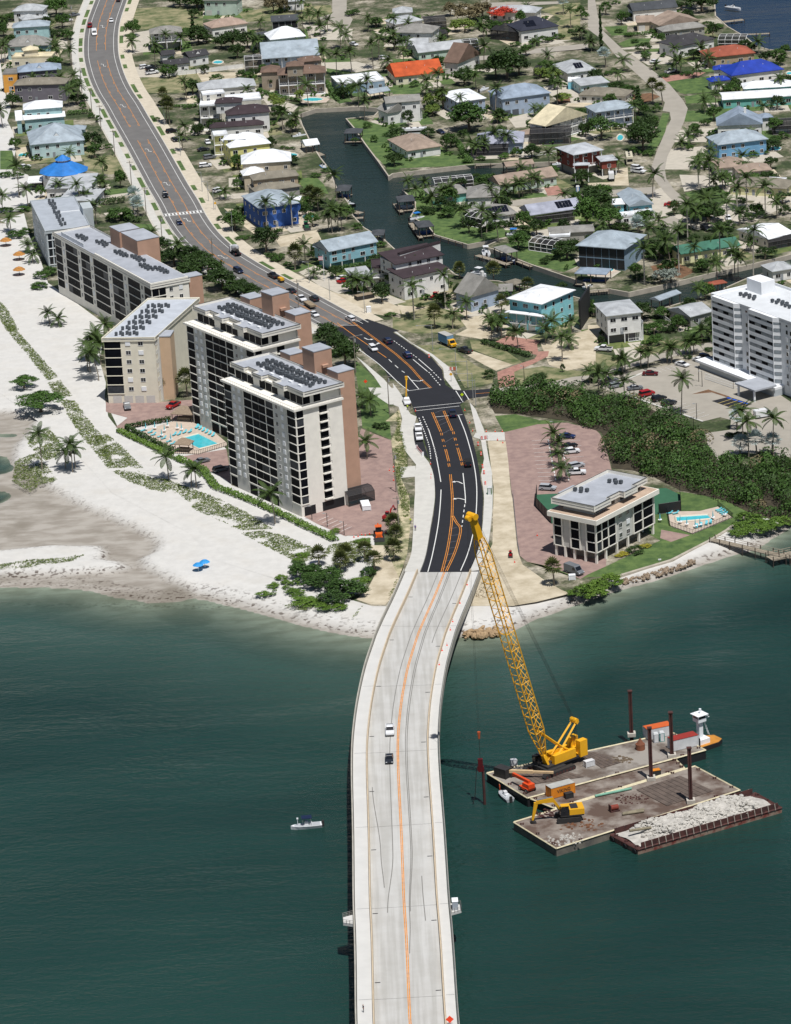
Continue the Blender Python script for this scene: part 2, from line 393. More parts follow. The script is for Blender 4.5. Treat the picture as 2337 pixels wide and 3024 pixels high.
zones('sand_yard',SANDF,.02,['20 885,650 1000,890 1460,1100 31 0,-40 430,100 700,220 900,330 1160,450 1300,430 1230,400 885,235 500,60 21 290,1330 250,1030 20 1640,800 1600,620 1330,640','31 1010,440 1100,440 1260,400 1480,400 1480,560 1400,850 1300,900 1000,880 900,700 950,560'])
zones('grass_patch',DRY,.022,['00 1080,70 1688,40 1688,230 1530,250 1120,240 1070,150','00 1140,650 1688,590 01 0,590 500,610 520,690 300,720 00 1500,770 1200,770','00 700,1320 960,1280 1050,1400 10 1060,80 900,100 700,60',
      '22 200,170 420,160 700,340 840,390 830,480 600,520 520,380 450,330 330,240','22 640,120 850,150 1080,310 1000,330 660,200','12 0,1230 300,1180 560,1250 640,1330 22 500,60 200,70 0,30','23 380,190 600,120 1000,140 600,220 470,260','22 1000,380 1250,340 1688,400 1640,440 1230,480 1040,500','23 0,220 220,260 330,310 0,390',
      '02 1230,80 1400,30 1560,20 1560,330 1240,330 1400,150','01 340,100 620,60 1120,40 1130,110 1000,160 420,180'])
zones('grass_lawn',GRASS,.026,['21 1310,280 1420,380 1560,520 1600,700 1620,950 1380,850 1350,560','32 1060,565 1120,620 1330,662 1560,762 33 0,742 230,742 700,602 1030,432 1160,352 1345,210 1170,100 780,35 500,60 500,380 600,440 150,655 0,720 32 1560,765',
      '22 850,755 1020,740 1220,790 1450,800 1200,830 1000,880 920,885','12 80,225 300,180 450,250 600,420 750,560 1140,560 1150,620 950,622 625,680 350,600 290,520 150,450 200,400 190,330','12 840,700 1100,640 1500,780 1540,860 1420,910 1160,845','03 820,920 1140,900 1140,1010 800,1010','03 625,680 1010,630 1040,760 800,780','03 800,800 1010,770 1110,850 820,860',
      '03 700,700 930,680 990,740 770,775','03 620,940 680,940 640,1100 560,1250 520,1310 480,1250 560,1100','01 1250,985 1350,985 1688,1080 1688,1407 1590,1407 1400,1190 1310,1060','02 0,1180 120,1140 140,1300 600,1290 690,1370 0,1400','02 0,490 480,470 500,520 0,560','02 0,680 230,700 240,780 0,780','01 1080,660 1150,700 1300,840 1190,860 1100,800','01 1050,490 1280,480 1280,520 1070,525','01 1080,560 1320,550 1290,600 1090,620',
      '00 0,1250 100,1250 150,1407 0,1407','11 850,130 1000,120 1060,180 1100,260 900,230','13 800,250 1080,200 1180,260 1120,330 900,330','03 250,360 350,320 530,315 500,360 300,390','03 350,440 600,390 610,430 450,460','12 960,260 1250,250 1290,280 1000,310','11 680,870 1000,850 860,900 780,920','03 130,220 330,210 320,290 200,295','10 760,230 1130,210 1150,250 780,290','10 1130,510 1290,510 1330,570 1120,560'])
zones('driveway',CONC,.03,['00 1120,270 1240,250 1250,420 1080,450','00 1060,560 1160,555 1370,610 1390,640 1140,640 ','00 480,330 560,330 560,410 480,400','01 870,200 1060,200 1300,240 1290,330 960,330 940,260','01 520,780 700,830 850,880 800,930 640,930','01 1020,520 1330,510 1540,560 1330,600 1050,560','02 430,70 800,20 820,60 500,90','11 850,910 980,860 1100,900 1250,990 1300,1060 1180,1090 1020,1020','22 860,90 950,90','23 210,200 350,180 460,250 350,305 230,250','13 640,200 760,330 700,400 540,460 470,330 500,240','13 760,100 1050,110 1150,190 800,240','13 700,440 1200,330 1650,360 1400,480 1200,520 900,560','03 250,400 590,370 600,400 300,410','03 720,1080 1060,1060 980,1180 700,1180','03 660,1240 1000,1210 1000,1407 640,1407','03 330,430 690,430 760,520 500,540','12 860,340 1110,380 1110,430 950,420','12 1110,320 1600,280 1600,350','02 1250,720 1480,680 1560,740 1350,830','02 960,980 1120,940 1200,1040 1020,1060','12 1150,580 1500,510 1550,550 1200,640','10 860,420 1110,390 1130,420 900,460','10 770,290 1060,250 1100,265 800,310','11 180,270 430,250 440,290 200,310'])
zones('sand_lot',DIRT,.028,['11 230,380 500,400 520,450 420,520 300,440','11 640,620 1000,560 1040,640 960,680 700,700','11 1010,1030 1180,1090 1480,1110 1688,1200 1700,1290 1350,1240 1150,1150','12 40,1180 100,1190 300,1200 80,1260','12 560,1300 900,1240 960,1330 22 940,90 760,120 520,80 12 620,1380','23 0,0 160,0 130,190 40,230 0,190','22 1230,150 1688,20 1688,330 1450,380 1300,330','02 430,230 620,200 640,260 450,290','01 0,600 400,600 380,640 60,700','13 230,60 330,40 340,190 100,190 0,210 0,170 220,160','22 550,210 680,220 1000,330 860,380 760,330','03 330,690 480,670 510,740 330,760','03 640,310 780,330'][:11])
zones('paved_lot',PAVE,.032,['22 930,890 1200,825 1450,812 1688,872 23 100,905 150,1010 200,1220 33 150,655 0,722 32 1560,762 1330,660 1120,618 1050,560 1030,400 985,0','31 885,235 1100,120 1240,-60 21 1370,860 1620,960 1650,1300 31 1688,100 1688,330 1560,380 1230,402 1000,300','21 -110,1090 250,1030 300,1330 240,1280 130,1220 0,1190 20 1540,1100','20 880,640 1330,640 1600,620 1640,780 1400,790 1040,870 960,850 1060,770 880,720','33 610,350 850,395 690,452 600,420','13 1260,200 1380,190 1420,260'][:5])
zones('red_paved_drive',PAVR,.034,['22 850,140 950,90 1230,130 1200,160 1210,220 1300,215 1290,260 1150,330 1010,390 1020,500 880,520 870,390 1000,340 1180,280 1200,250','12 1260,210 1370,190 1430,260 1290,275','03 570,640 900,600 980,600 900,640 650,680'])
zones('parking_lot',STREET,.03,['23 120,450 480,360 700,330 1040,250 1300,380 1688,640 1688,1100 1300,1060 1080,1120 1000,1000 960,900 1180,870 1190,790 1100,765 960,800 640,690 380,600 120,530'])
zones('side_street',STREET,.036,['22 720,545 810,530 1240,490 1500,430 23 0,420 260,350 560,250 800,190 1060,130 1400,40 1400,80 1060,190 800,240 560,300 300,370 23 0,440 22 1530,500 1300,540 820,575 720,590','03 0,-120 40,-120 100,230 300,420 420,500 560,600 680,700 790,830 830,900 800,1010 720,1180 660,1300 640,1407 13 650,130 720,230 800,290 860,340 740,350 640,250 560,150 530,50 03 530,1380 570,1260 640,1100 690,990 680,930 620,920 640,850 500,700 380,590 250,480 120,330 0,240',
      '01 1130,-80 1250,-80 1250,90 1300,160 1260,240 1130,180 1000,150 1130,110','02 640,470 1100,440 1200,400 1620,360 03 0,370 0,410 02 1640,400 1200,440 900,480 640,510','02 0,540 480,515 480,545 0,575','02 800,20 1380,10 1380,30 820,60','12 970,320 1200,300 1600,255 13 0,240 300,220 560,200 560,250 330,270 12 1600,310 1200,350 990,360','13 560,500 700,440 760,480 800,560 700,600 640,560'])
zones('mulch_bed',MULCH,.034,['03 330,790 520,770 600,800 500,850 400,850','02 1360,820 1470,810 1480,850 1380,860','13 520,860 700,820 900,900 780,960 560,930','23 860,575 1000,535 1180,595 1160,602 1030,560','23 640,480 700,470 760,500 690,515'][:4],0)
zones('gravel_verge',DIRT,.03,['22 790,960 940,965 960,1120 985,1407 32 1000,100 1030,400 1050,560 1080,640 1250,760 1400,850 1480,880 1200,950 1000,984 640,984 690,880 740,640 830,470 840,0','31 1450,480 1570,480 1688,420 1688,770 1640,900 1570,975 1450,972 1330,930 1420,850 1500,700'])
zones('dune_scrub',SCRUB,.03,['21 1620,960 1688,800 22 -60,800 60,700 120,1150 60,1250 130,1407 32 140,100 150,300 120,560 0,900 31 1688,760 1600,560 1650,300 1688,100'])

# ================= main road =================
RL=smooth_line(PL('00 850,-90 825,0 775,150 745,300 740,420 760,560 800,690 880,840 960,990 1060,1150 10 1170,0 1250,150 1330,300 1420,480 1500,600 1600,720 11 100,810 250,900 400,985 560,1070 800,1210 1000,1320 1100,1370'),4)
RR=smooth_line(PL('00 1060,-90 1025,0 950,200 940,330 945,480 985,600 1050,750 1150,890 1240,1050 1440,1407 10 1500,170 1600,310 11 100,540 250,680 400,800 560,900 740,1000 900,1080 1080,1180 1300,1290 1420,1360'),4)
NR=150;_a=resample(RL,NR);_b=resample(RR,NR)
RCL=[(a+b)/2 for a,b in zip(_a,_b)];RCL=resample(smooth_line(RCL[::6]+[RCL[-1]],3),NR);RHW=sum((a-b).length for a,b in zip(_a,_b))/NR/2*.93
_d0=(RCL[0]-RCL[1]).normalized();RCL=[RCL[0]+_d0*900,RCL[0]+_d0*300,RCL[0]+_d0*40]+RCL
nrm=normals(RCL)
def zl(pts,dz):return [p+Vector((0,0,dz)) for p in pts]
rdl=zl(RCL,.10)
ribbon(MB(),rdl,-RHW-1.8,RHW+1.8,nr=nrm).build('road',ASPH,kind='structure',label='grey asphalt main road curving through the neighbourhood')
WHITEP=mat('road_paint_white','d8d8d4',.7,.06,2);ORANGE=mat('road_paint_orange','cf8530',.75,.2,.8);FAINT=mat('worn_road_paint','5a5a62',.8,.1)
def marking(name,mb,m):mb.build(name,m,kind='structure')
mk=MB()
for s in (-1,1):ribbon(mk,rdl,s*RHW-.085,s*RHW+.085,.012,nr=nrm)
marking('road_edge_line',mk,WHITEP)
mk=MB()
for s in (-1,1):
    for i in range(3,len(rdl)-1):
        if i in range(36,41) or i in range(73,79) :continue
        ribbon(mk,rdl,s*1.95-.075,s*1.95+.075,.012,i0=i,i1=i+2,nr=nrm)
        if i%4==0:ribbon(mk,rdl,s*1.95-s*.4-.07,s*1.95-s*.4+.07,.012,i0=i,i1=i+2,nr=nrm)
marking('road_centre_line',mk,ORANGE)
# kerbs, verges and pavements either side
for s in (-1,1):
    e=RHW+1.8
    ribbon(MB(),zl(RCL,.092),s*(e+.3),s*(e+5.6),nr=nrm).build('road_verge',CONCT if s<0 else CONCL,kind='structure')
    k=MB();o0,o1=s*e,s*(e+.32)
    ribbon(k,zl(RCL,.22),o0,o1,nr=nrm)
    for o in (o0,o1):
        for i in range(len(RCL)-1):k.add([RCL[i]+nrm[i]*o,RCL[i+1]+nrm[i+1]*o,RCL[i+1]+nrm[i+1]*o+Vector((0,0,.22)),RCL[i]+nrm[i]*o+Vector((0,0,.22))])
    k.build('kerb',CONCW,kind='structure')
    pv=MB();ribbon(pv,zl(RCL,.112),s*(e+2.5),s*(e+5.0),nr=nrm);pv.build('pavement',CONCW if s>0 else CONCT,kind='structure')
    for i in range(4,len(RCL)-12,5):
        if i%3==1 and s<0:continue
        n=random.randint(3,5);b=MB();ribbon(b,zl(RCL,.118),s*(e+.7),s*(e+2.3),i0=i,i1=i+n,nr=nrm);b.build('verge_planting',GRASS,kind='structure')
def arrow(p,ang,sc=1.0,turn=1,m=None):
    """white turn arrow painted on the road"""
    mb=MB();z=0
    pts=[(-1.6,-.12),(-.2,-.12),(.25,.1),(.45,.45),(.75,.35),(.5,1.15),(-.1,.65),(.2,.55),(.1,.3),(-.25,.12),(-1.6,.12)]
    mb.add([(x*sc,y*turn*sc,0) for x,y in (pts if turn>0 else pts[::-1])]);o=mb.build('turn_arrow',m or WHITEP,kind='structure',loc=p,rz=ang)
for i in (9,24,44,64,84,98,112,126):
    d=(RCL[i+1]-RCL[i]);a=math.atan2(d.y,d.x)
    arrow(RCL[i]+Vector((0,0,.116)),a,1.0,1);arrow(RCL[i-1]+Vector((0,0,.116)),a+math.pi,1.0,1)
# crossing on the old road
i=min(range(len(RCL)),key=lambda q:(RCL[q]-P('10',1540,430)).length);cw=MB();d=(RCL[i+1]-RCL[i]).normalized();nn=nrm[i]
for k in range(-5,6):c=RCL[i]+nn*k*1.25+Vector((0,0,.114));cw.add([c-d*1.3-nn*.3,c-d*1.3+nn*.3,c+d*1.3+nn*.3,c+d*1.3-nn*.3])
for q in (-1.7,1.7):c=RCL[i]+d*q+Vector((0,0,.114));cw.add([c-d*.15-nn*7,c-d*.15+nn*7,c+d*.15+nn*7,c+d*.15-nn*7])
marking('crosswalk',cw,WHITEP)
# --- new black asphalt
sheet('road','11 1130,1385 1300,1480 21 1420,250 1560,360 22 -30,440 60,470 115,545 170,690 212,790 240,870 300,1090 320,1160 342,1252 728,1252 700,1100 660,930 600,760 560,662 630,612 780,592 840,565 840,528 720,538 560,545 500,535 440,500 420,430 410,370 330,280 200,190 0,60 11 1688,1400 1560,1350 1420,1300 ',GZ+.105,BLACK,label='fresh black asphalt road leading to the bridge')
sheet('bus_bay','22 170,870 205,830 300,1110 195,1020 180,960',GZ+.1,BLACK,label='dark asphalt bay beside the new road')
def zv(v):return GZ+.108+max(0,min(1,(v-1440)/250))**1.3*1.45
def PLz(spec,f=zv):
    out=[];k=None
    for t in spec.split():
        if ',' in t:x,y=t.split(',');u_,v_=uv(k,float(x),float(y));out.append(gp(u_,v_,f(v_)))
        else:k=t
    return out
def slab(name,L,Rr,m,label=None,skirt=None,n=40,dz=0,kind='structure'):
    a=resample(smooth_line(PLz(L),3),n);b=resample(smooth_line(PLz(Rr),3),n);mb=MB()
    for p in a+b:p.z+=dz
    for i in range(n-1):
        mb.add([a[i],a[i+1],b[i+1],b[i]][::-1])
        if skirt is not None:
            for q in (a,b):mb.add([q[i],q[i+1],Vector((q[i+1].x,q[i+1].y,skirt)),Vector((q[i].x,q[i].y,skirt))])
    mb.build(name,m,label=label,kind=kind);return a,b
ABL,ABR=slab('road','22 340,1245 356,1407 32 345,180 320,330 280,560 228,712','22 727,1245 750,1407 32 748,200 730,400 690,560 630,698',BLACK,'black asphalt bridge approach with orange markings',GZ-.3)
slab('pavement','22 185,1255 186,1407 32 182,100 168,400 152,560 95,700','22 300,1140 340,1245 352,1407 32 340,180 315,330 275,560 222,712',CONCW,'pale concrete path beside the bridge approach',GZ-.3,dz=.1)
slab('pavement','22 735,1245 758,1407 32 756,200 738,400 698,560 640,698','22 825,1245 832,1407 32 832,100 826,220 806,400 780,520 715,690',CONCW,'pale concrete footway right of the bridge approach',GZ-.3,dz=.1)
zones('pavement',CONCW,.06,['22 0,480 60,560 95,620 110,680 150,740 200,760 170,870 190,1000 300,1140 340,1245 185,1255 195,1160 100,1040 60,880 80,780 50,680 0,660 21 1640,660 1600,540 1640,520','22 640,640 690,700 760,870 780,1000 800,1110 830,1245 735,1245 760,1110 735,960 700,900','22 690,895 930,890 935,960 770,960 670,930',
     '22 60,1180 190,1170 190,1260 70,1270','21 1330,260 1420,330 1560,450 1688,600 22 0,660 21 1600,660 1450,560 1430,520 1540,520 1480,430','11 1400,1290 22 20,45 160,150 330,240 470,350 570,540 510,540 430,440 420,360 330,265 200,180 0,50','22 400,170 460,260 520,360 440,360 330,250'][:6])
def line(spec,wdt,m,off=0,dash=None,dz=.014,name='road_marking'):
    pts=PLz(spec);pts=resample(smooth_line(pts,1.0),max(2,int(sum((b-a).length for a,b in zip(pts,pts[1:]))/1.0))) if len(pts)>2 or dash else pts
    mb=MB();nn_=normals(pts)
    for i in range(len(pts)-1):
        if dash and (i%(dash[0]+dash[1]))>=dash[0]:continue
        ribbon(mb,pts,off-wdt/2,off+wdt/2,dz,i0=i,i1=i+2,nr=nn_)
    marking(name,mb,m)
for s,dsh in (('22 300,870 340,1000 370,1130 400,1300 32 403,0 395,150 375,330 330,560 293,700',None),('22 545,745 600,880 640,1010 670,1130 692,1260 700,1407 32 690,250 660,420 620,560 565,690',None),('22 585,1230 603,1407 32 605,130',None),('32 600,140 575,325',(2,2)),('22 110,548 315,520',None),
     ('22 175,685 570,645',None),('22 190,712 555,672',None),('22 355,763 465,752',None),('22 535,748 580,743',None),('21 1150,50 1350,200 1500,310 1600,400 1688,485 22 132,542',None),('21 1600,285 1688,365 22 100,395',(3,3)),('22 125,423 217,530',None),('22 170,285 290,385',None),('22 215,280 330,380',None),('22 300,390 395,500',(1,1)),('22 340,392 412,465',(1,1)),
     ('22 10,130 210,275',(1,1)),('22 220,770 300,990 318,1120',(1,1)),('22 250,760 298,868',(1,1)),('22 345,1010 372,1120',(1,1)),('22 525,545 585,640',None),('22 590,548 635,620',None),('21 1200,0 1340,0',None)):line(s,.24 if dsh != (1,1) else .26,WHITEP,0,dsh)
for s,dsh in (('22 480,1240 495,1407 32 495,200 485,330 455,520 410,700',None),('32 500,235 530,290 565,345 540,470 500,580 445,695',None),('22 330,725 400,885',None),('22 425,712 495,878',None),('22 404,895 432,1010',(2,3)),('22 503,885 535,1000',(2,3)),('22 440,1032 466,1132',None),('22 540,1020 571,1128',None),('22 466,1150 478,1215',(2,3)),('22 574,1140 585,1205',(2,3)),('21 1280,-40 22 0,220 60,270 150,350 230,440 318,522',None)):
    for o in (-.24,.24):line(s,.17,ORANGE,o,dsh,.02)
line('21 1170,-20 1290,70 1580,270',.22,ORANGE,0,None,.02)
for i in range(8):line('22 %d,%d %d,%d' %(350+i*12,730+i*35-0,425+i*12,700+i*33),.16,FAINT,0,None,.012) if i in (0,2,3,5,7) else None
for a in ((470,345,535,330),(478,400,552,390),(470,455,540,442),(462,505,525,495),(450,560,505,545),(435,615,478,602),(428,665,455,655)):line('32 %d,%d %d,%d' %a,.2,FAINT,0,None,.012)
for t,x,y,dx,dy in (('22',215,466,30,-2),('22',545,1300,-30,-3),('32',550,88,-30,0),('21',1425,120,20,2),('21',1500,160,20,-6)):
    p=PLz('%s %d,%d' %(t,x,y))[0];q=PLz('%s %d,%d' %(t,x+dx,y+dy))[0];arrow(p+Vector((0,0,.02)),math.atan2(q.y-p.y,q.x-p.x)-.6,1.5,1)
line('22 690,570 815,560',.2,ORANGE);
# parking-bay lines
for spec,n in (('23 560,375 700,340',6),):pass
for i in range(11):line('22 %d,%d %d,%d' %(1155+i*6,962+i*33,1290+i*7,950+i*34),.12,WHITEP,0,None,.0)
line('22 1292,950 1358,1300',.3,WHITEP,0,(2,1),.0);line('22 1395,950 1465,1290',.25,WHITEP,0,(2,1),.0)
for i in range(6):line('22 %d,%d %d,%d' %(1400+i*9,965+i*45,1560+i*9,955+i*45),.12,WHITEP,0,None,.0)
for i in range(8):line('23 %d,%d %d,%d' %(640+i*38,640+i*19,740+i*38,610+i*19),.12,WHITEP)
for i in range(7):line('23 %d,%d %d,%d' %(560+i*42,372-i*10,610+i*42,392-i*10),.12,WHITEP)
for i in range(6):line('31 %d,%d %d,%d' %(1010+i*38,275+i*18,1100+i*38,235+i*18),.12,WHITEP)
sheet('accessible_bays','23 1030,632 1170,598 1365,658 1225,700',GZ+.1,BLACK)
for i in range(4):line('23 %d,%d %d,%d' %(1080+i*46,650+i*14,1200+i*46,612+i*14),.2,mat('bay_paint_yellow','c9b46a',.7,.1),0,None,.01)
BLUEP=mat('bay_paint_blue','1f4fb0',.7,.1)
for i in range(4):x,y=1165+i*46,600+i*14;sheet('bay_symbol','23 %d,%d %d,%d %d,%d %d,%d' %(x,y+2,x+35,y+12,x+20,y+17,x-15,y+8),GZ+.125,BLUEP)
for s in ('23 340,440 500,375 510,385 345,450','23 360,590 960,800 950,806 350,598'):sheet('kerb',s,GZ+.2,CONCW,thick=.12)
# seawalls round canal and lagoon, and the one below the small condominium
SEAW=mat('seawall_concrete','a8a092',.9,.15,.4,coord='World')
def seawall(pts,closed,label,wd=.5,z0=-1.2,z1=GZ+.14):
    mb=MB();n=len(pts);q=normals(pts+[pts[0]] if closed else pts)
    for i in range(n if closed else n-1):
        j=(i+1)%n;a,b=Vector(pts[i]),Vector(pts[j]);nn_=Vector((b.y-a.y,a.x-b.x,0)).normalized()*wd*.5
        mb.prism([((a-nn_).x,(a-nn_).y),((a+nn_).x,(a+nn_).y),((b+nn_).x,(b+nn_).y),((b-nn_).x,(b-nn_).y)][::-1],z0,z1+.002*(i%3))
    mb.build('seawall',SEAW,label=label,cat='seawall')
seawall(CANAL,True,'concrete seawall edging the winding residential canal');seawall(LAGOON,True,'concrete seawall along the blue lagoon at top right')
seawall(PL('33 232,742 700,602 1030,432 1160,352 1345,210'),False,'grey seawall below the lawn of the small condominium',.9,-.5,GZ+.2)
# ================= bridge =================
def zb(v):return float(np.interp(v,[1640,1690,1800,1950,2150,2600,3024,3600],[2.9,3.05,4.2,5.6,7.0,8.3,8.8,9.0]))
BR_C=PLz('32 430,702 350,900 270,1080 215,1210 E3 832,0 760,240 705,520 675,760 660,1000 665,1300 680,1600 695,1900 E4 705,200 720,600 740,900 755,1200 775,1700 F 1216,3080 1230,3250 1250,3500',zb)
BR_C=smooth_line(BR_C,2.5);BR_C=resample(BR_C,int(sum((b-a).length for a,b in zip(BR_C,BR_C[1:]))/2.5))
BN=[-x for x in normals(BR_C)]                   # travel is towards the camera; flip so + is the photo's right
DECK=mat('bridge_deck_concrete','b8b7b3',.85,.05,.15,c2='aeaca7',coord='World',detail=8,bump=.08,bscale=2)
_n=DECK.node_tree;_r=next(x for x in _n.nodes if x.type=='VALTORGB');_b=_n.nodes['Principled BSDF'];_mp=_n.nodes.new('ShaderNodeMapping');_mp.inputs['Scale'].default_value=(1.1,.035,1);_g=_n.nodes.new('ShaderNodeNewGeometry');_k=_n.nodes.new('ShaderNodeTexNoise');_k.inputs['Scale'].default_value=.8;_k.inputs['Detail'].default_value=6;_n.links.new(_g.outputs['Position'],_mp.inputs[0]);_n.links.new(_mp.outputs[0],_k.inputs['Vector'])
_q=_n.nodes.new('ShaderNodeValToRGB');_q.color_ramp.elements[0].position=.4;_q.color_ramp.elements[1].position=.6;_q.color_ramp.elements[0].color=(.88,.875,.86,1);_q.color_ramp.elements[1].color=(1.04,1.04,1.04,1);_n.links.new(_k.outputs[0],_q.inputs[0]);_m=_n.nodes.new('ShaderNodeMix');_m.data_type='RGBA';_m.blend_type='MULTIPLY';_m.inputs[0].default_value=1;_n.links.new(_r.outputs[0],_m.inputs[6]);_n.links.new(_q.outputs[0],_m.inputs[7]);_n.links.new(_m.outputs[2],_b.inputs['Base Color'])      # long wear streaks
PATHC=mat('bridge_path_concrete','c2c1bd',.85,.04,.3,coord='World',detail=6)
BARR=mat('barrier_tan_concrete','bdac93',.85,.08,.5,coord='World')
FASC=mat('girder_concrete','a29e93',.85,.12,.4,coord='World');RAILM=mat('rail_aluminium','8a8f93',.45,.05,1,metal=.6)
bridge=thing('bridge','pale concrete road bridge curving across the tidal pass','bridge',(0,0,0))
def sweep(name,prof,i0,i1,m,parent=bridge,closed=True):
    mb=MB();rings=[[BR_C[i]+BN[i]*o+Vector((0,0,h)) for o,h in prof] for i in range(i0,i1)]
    return mb.loft(rings).build(name,m,parent)
BLW,BRW=10.6,9.5
NB=len(BR_C);span=17;cuts=list(range(0,NB-1,span))+[NB-1]
for a,b in zip(cuts,cuts[1:]):
    rng=(a,b+1)
    mb=MB();rings=[]
    for i in range(*rng):
        c=BR_C[i];t=0.0
        if i==a and a:c=c.lerp(BR_C[i+1],.03)
        if i==b and b<NB-1:c=c.lerp(BR_C[i-1],.03)
        rings.append([c+BN[i]*o+Vector((0,0,h)) for o,h in ((-6.9,0),(-6.9,-.35),(6.75,-.35),(6.75,0))])
    mb.loft(rings).build('deck_panel',DECK,bridge)
    sweep('path_panel',((-BLW+.3,.12),(-BLW+.3,-.35),(-7.3,-.35),(-7.3,.12)),*rng,PATHC)
    sweep('path_panel',((7.15,.12),(7.15,-.35),(BRW-.3,-.35),(BRW-.3,.12)),*rng,PATHC)
    for s in (-1,1):
        o=-7.1 if s<0 else 6.95
        sweep('traffic_barrier',((o-.24,-.35),(o+.24,-.35),(o+.22,.25),(o+.12,.95),(o-.12,.95),(o-.22,.25)),*rng,BARR)
        e=-BLW if s<0 else BRW
        pr=sweep('parapet',((e-.18,-1.1),(e+.18,-1.1),(e+.14,1.0),(e-.14,1.0)),*rng,FASC)
        if s>0:sweep('hand_rail',((e-.05,1.12),(e+.05,1.12),(e+.05,1.3),(e-.05,1.3)),*rng,RAILM,pr)
    for o in (-7.6,-4.4,-1.2,2.0,5.2,8.0):sweep('girder',((o-.35,-1.9),(o+.35,-1.9),(o+.25,-.37),(o-.25,-.37)),*rng,FASC)
ds=MB()                                          # deck drains
for j,i in enumerate(range(8,NB-4,13)):
    for o0,o1,k in ((-6.7,-5.6,i),(5.4,6.5,i+2)):
        d=(BR_C[k+1]-BR_C[k]).normalized()*.17;z=Vector((0,0,.016));dr=MB();dr.add([BR_C[k]+BN[k]*o0-d+z,BR_C[k]+BN[k]*o1-d+z,BR_C[k]+BN[k]*o1+d+z,BR_C[k]+BN[k]*o0+d+z][::-1]);dr.build('drain_grate',mat('drain_iron','1c1c22',.6,0),bridge)
for o in (-.17,.17):
    mb=MB();ribbon(mb,BR_C,o-.1,o+.1,.014,nr=BN);mb.build('centre_line',ORANGE,bridge)
TYRE=mat('tyre_mark','7c7a75',.85,.1,3)
def tyre(pts):                                     # (index, offset) list -> worn tyre track on the deck
    p=[]
    for (i,o),(j,q) in zip(pts,pts[1:]):
        for k in range(i,j):
            t=(k-i)/(j-i);t=t*t*(3-2*t);p.append((k,o+(q-o)*t))
    mb=MB()
    for (k,o),(k2,o2) in zip(p,p[1:]):
        z=Vector((0,0,.013));mb.add([BR_C[k]+BN[k]*(o-.1)+z,BR_C[k2]+BN[k2]*(o2-.1)+z,BR_C[k2]+BN[k2]*(o2+.1)+z,BR_C[k]+BN[k]*(o+.1)+z])
    mb.build('tyre_mark',TYRE,bridge)
q=NB
tyre([(0,1.2),(int(q*.3),1.7),(int(q*.55),1.9),(int(q*.66),1.0),(int(q*.72),.5)]);tyre([(0,1.6),(int(q*.3),2.1),(int(q*.55),2.2),(int(q*.66),1.2)])
tyre([(0,-1.6),(int(q*.3),-1.8),(int(q*.56),-2.0),(int(q*.66),-3.6)]);tyre([(int(q*.45),-6.0),(int(q*.56),-4.6),(int(q*.62),-4.0)]);tyre([(int(q*.6),4.0),(int(q*.67),4.2)]);tyre([(0,4.6),(int(q*.18),4.2)])
for c in cuts[1:-1]:                               # piers
    p=BR_C[c];n=BN[c];d=(BR_C[c+1]-p).normalized();a=math.atan2(n.y,n.x)
    cap=MB();cap.box(-BLW+.6,-1.0,-3.2,BRW-.6,1.0,-1.95);o=cap.build('pier_cap',FASC,bridge,loc=p,rz=a)
    for x in (-8.2,-2.8,2.6,7.6):
        k=MB();k.tube((x,0,-p.z-4),(x,0,-3.2),.65,None,12);k.build('pier_column',FASC,bridge,loc=p,rz=a)
    for o in (-BLW+.6,7.4):                     # joints across the paths
        jm=MB();jm.add([p+n*o-d*.06+Vector((0,0,.135)),p+n*(o+3.0 if o<0 else o+1.7)-d*.06+Vector((0,0,.135)),p+n*(o+3.0 if o<0 else o+1.7)+d*.06+Vector((0,0,.135)),p+n*o+d*.06+Vector((0,0,.135))]);jm.build('expansion_joint',mat('joint_dark','6a6a6c',.8,0),bridge)
def overlook(i,s):
    e=(-BLW-.2 if s<0 else BRW+.2);p=BR_C[i]+BN[i]*e;d=(BR_C[i-1]-BR_C[i]).normalized();n=BN[i]*s;A=math.atan2(n.y,n.x)
    poly=[(0,-2.5),(2.1,-1.5),(2.1,1.5),(0,2.5)]
    pl=MB().prism(poly,-.35,.1).build('overlook_platform',PATHC,bridge,loc=p,rz=A)
    ra=MB()
    for h in (.35,.7,1.05):
        for (x0,y0),(x1,y1) in zip(poly,poly[1:]):ra.bar((x0,y0,h),(x1,y1,h),.06)
    for (x0,y0),(x1,y1) in zip(poly,poly[1:]):
        for t in (0,.33,.66,1):ra.bar((x0+(x1-x0)*t,y0+(y1-y0)*t,.1),(x0+(x1-x0)*t,y0+(y1-y0)*t,1.1),.07)
    ra.build('overlook_railing',mat('overlook_rail_metal','77756f',.5,.1),pl)
    if s>0:
        bx=MB();bx.box(.3,-1.1,.1,1.5,.9,2.0);bx.build('control_cabinet',mat('cabinet_grey','a5adb5',.6,.05),pl);MB().box(.25,-1.15,2.0,1.55,.95,2.1).build('cabinet_roof',mat('cabinet_white','e6e8ea',.6,0),pl)
def bidx(k,x,y):t=uv(k,x,y);return min(range(NB),key=lambda i:(proj(BR_C[i])[1]-t[1])**2)
overlook(bidx('E4',700,770),-1);overlook(bidx('E4',700,700),1)
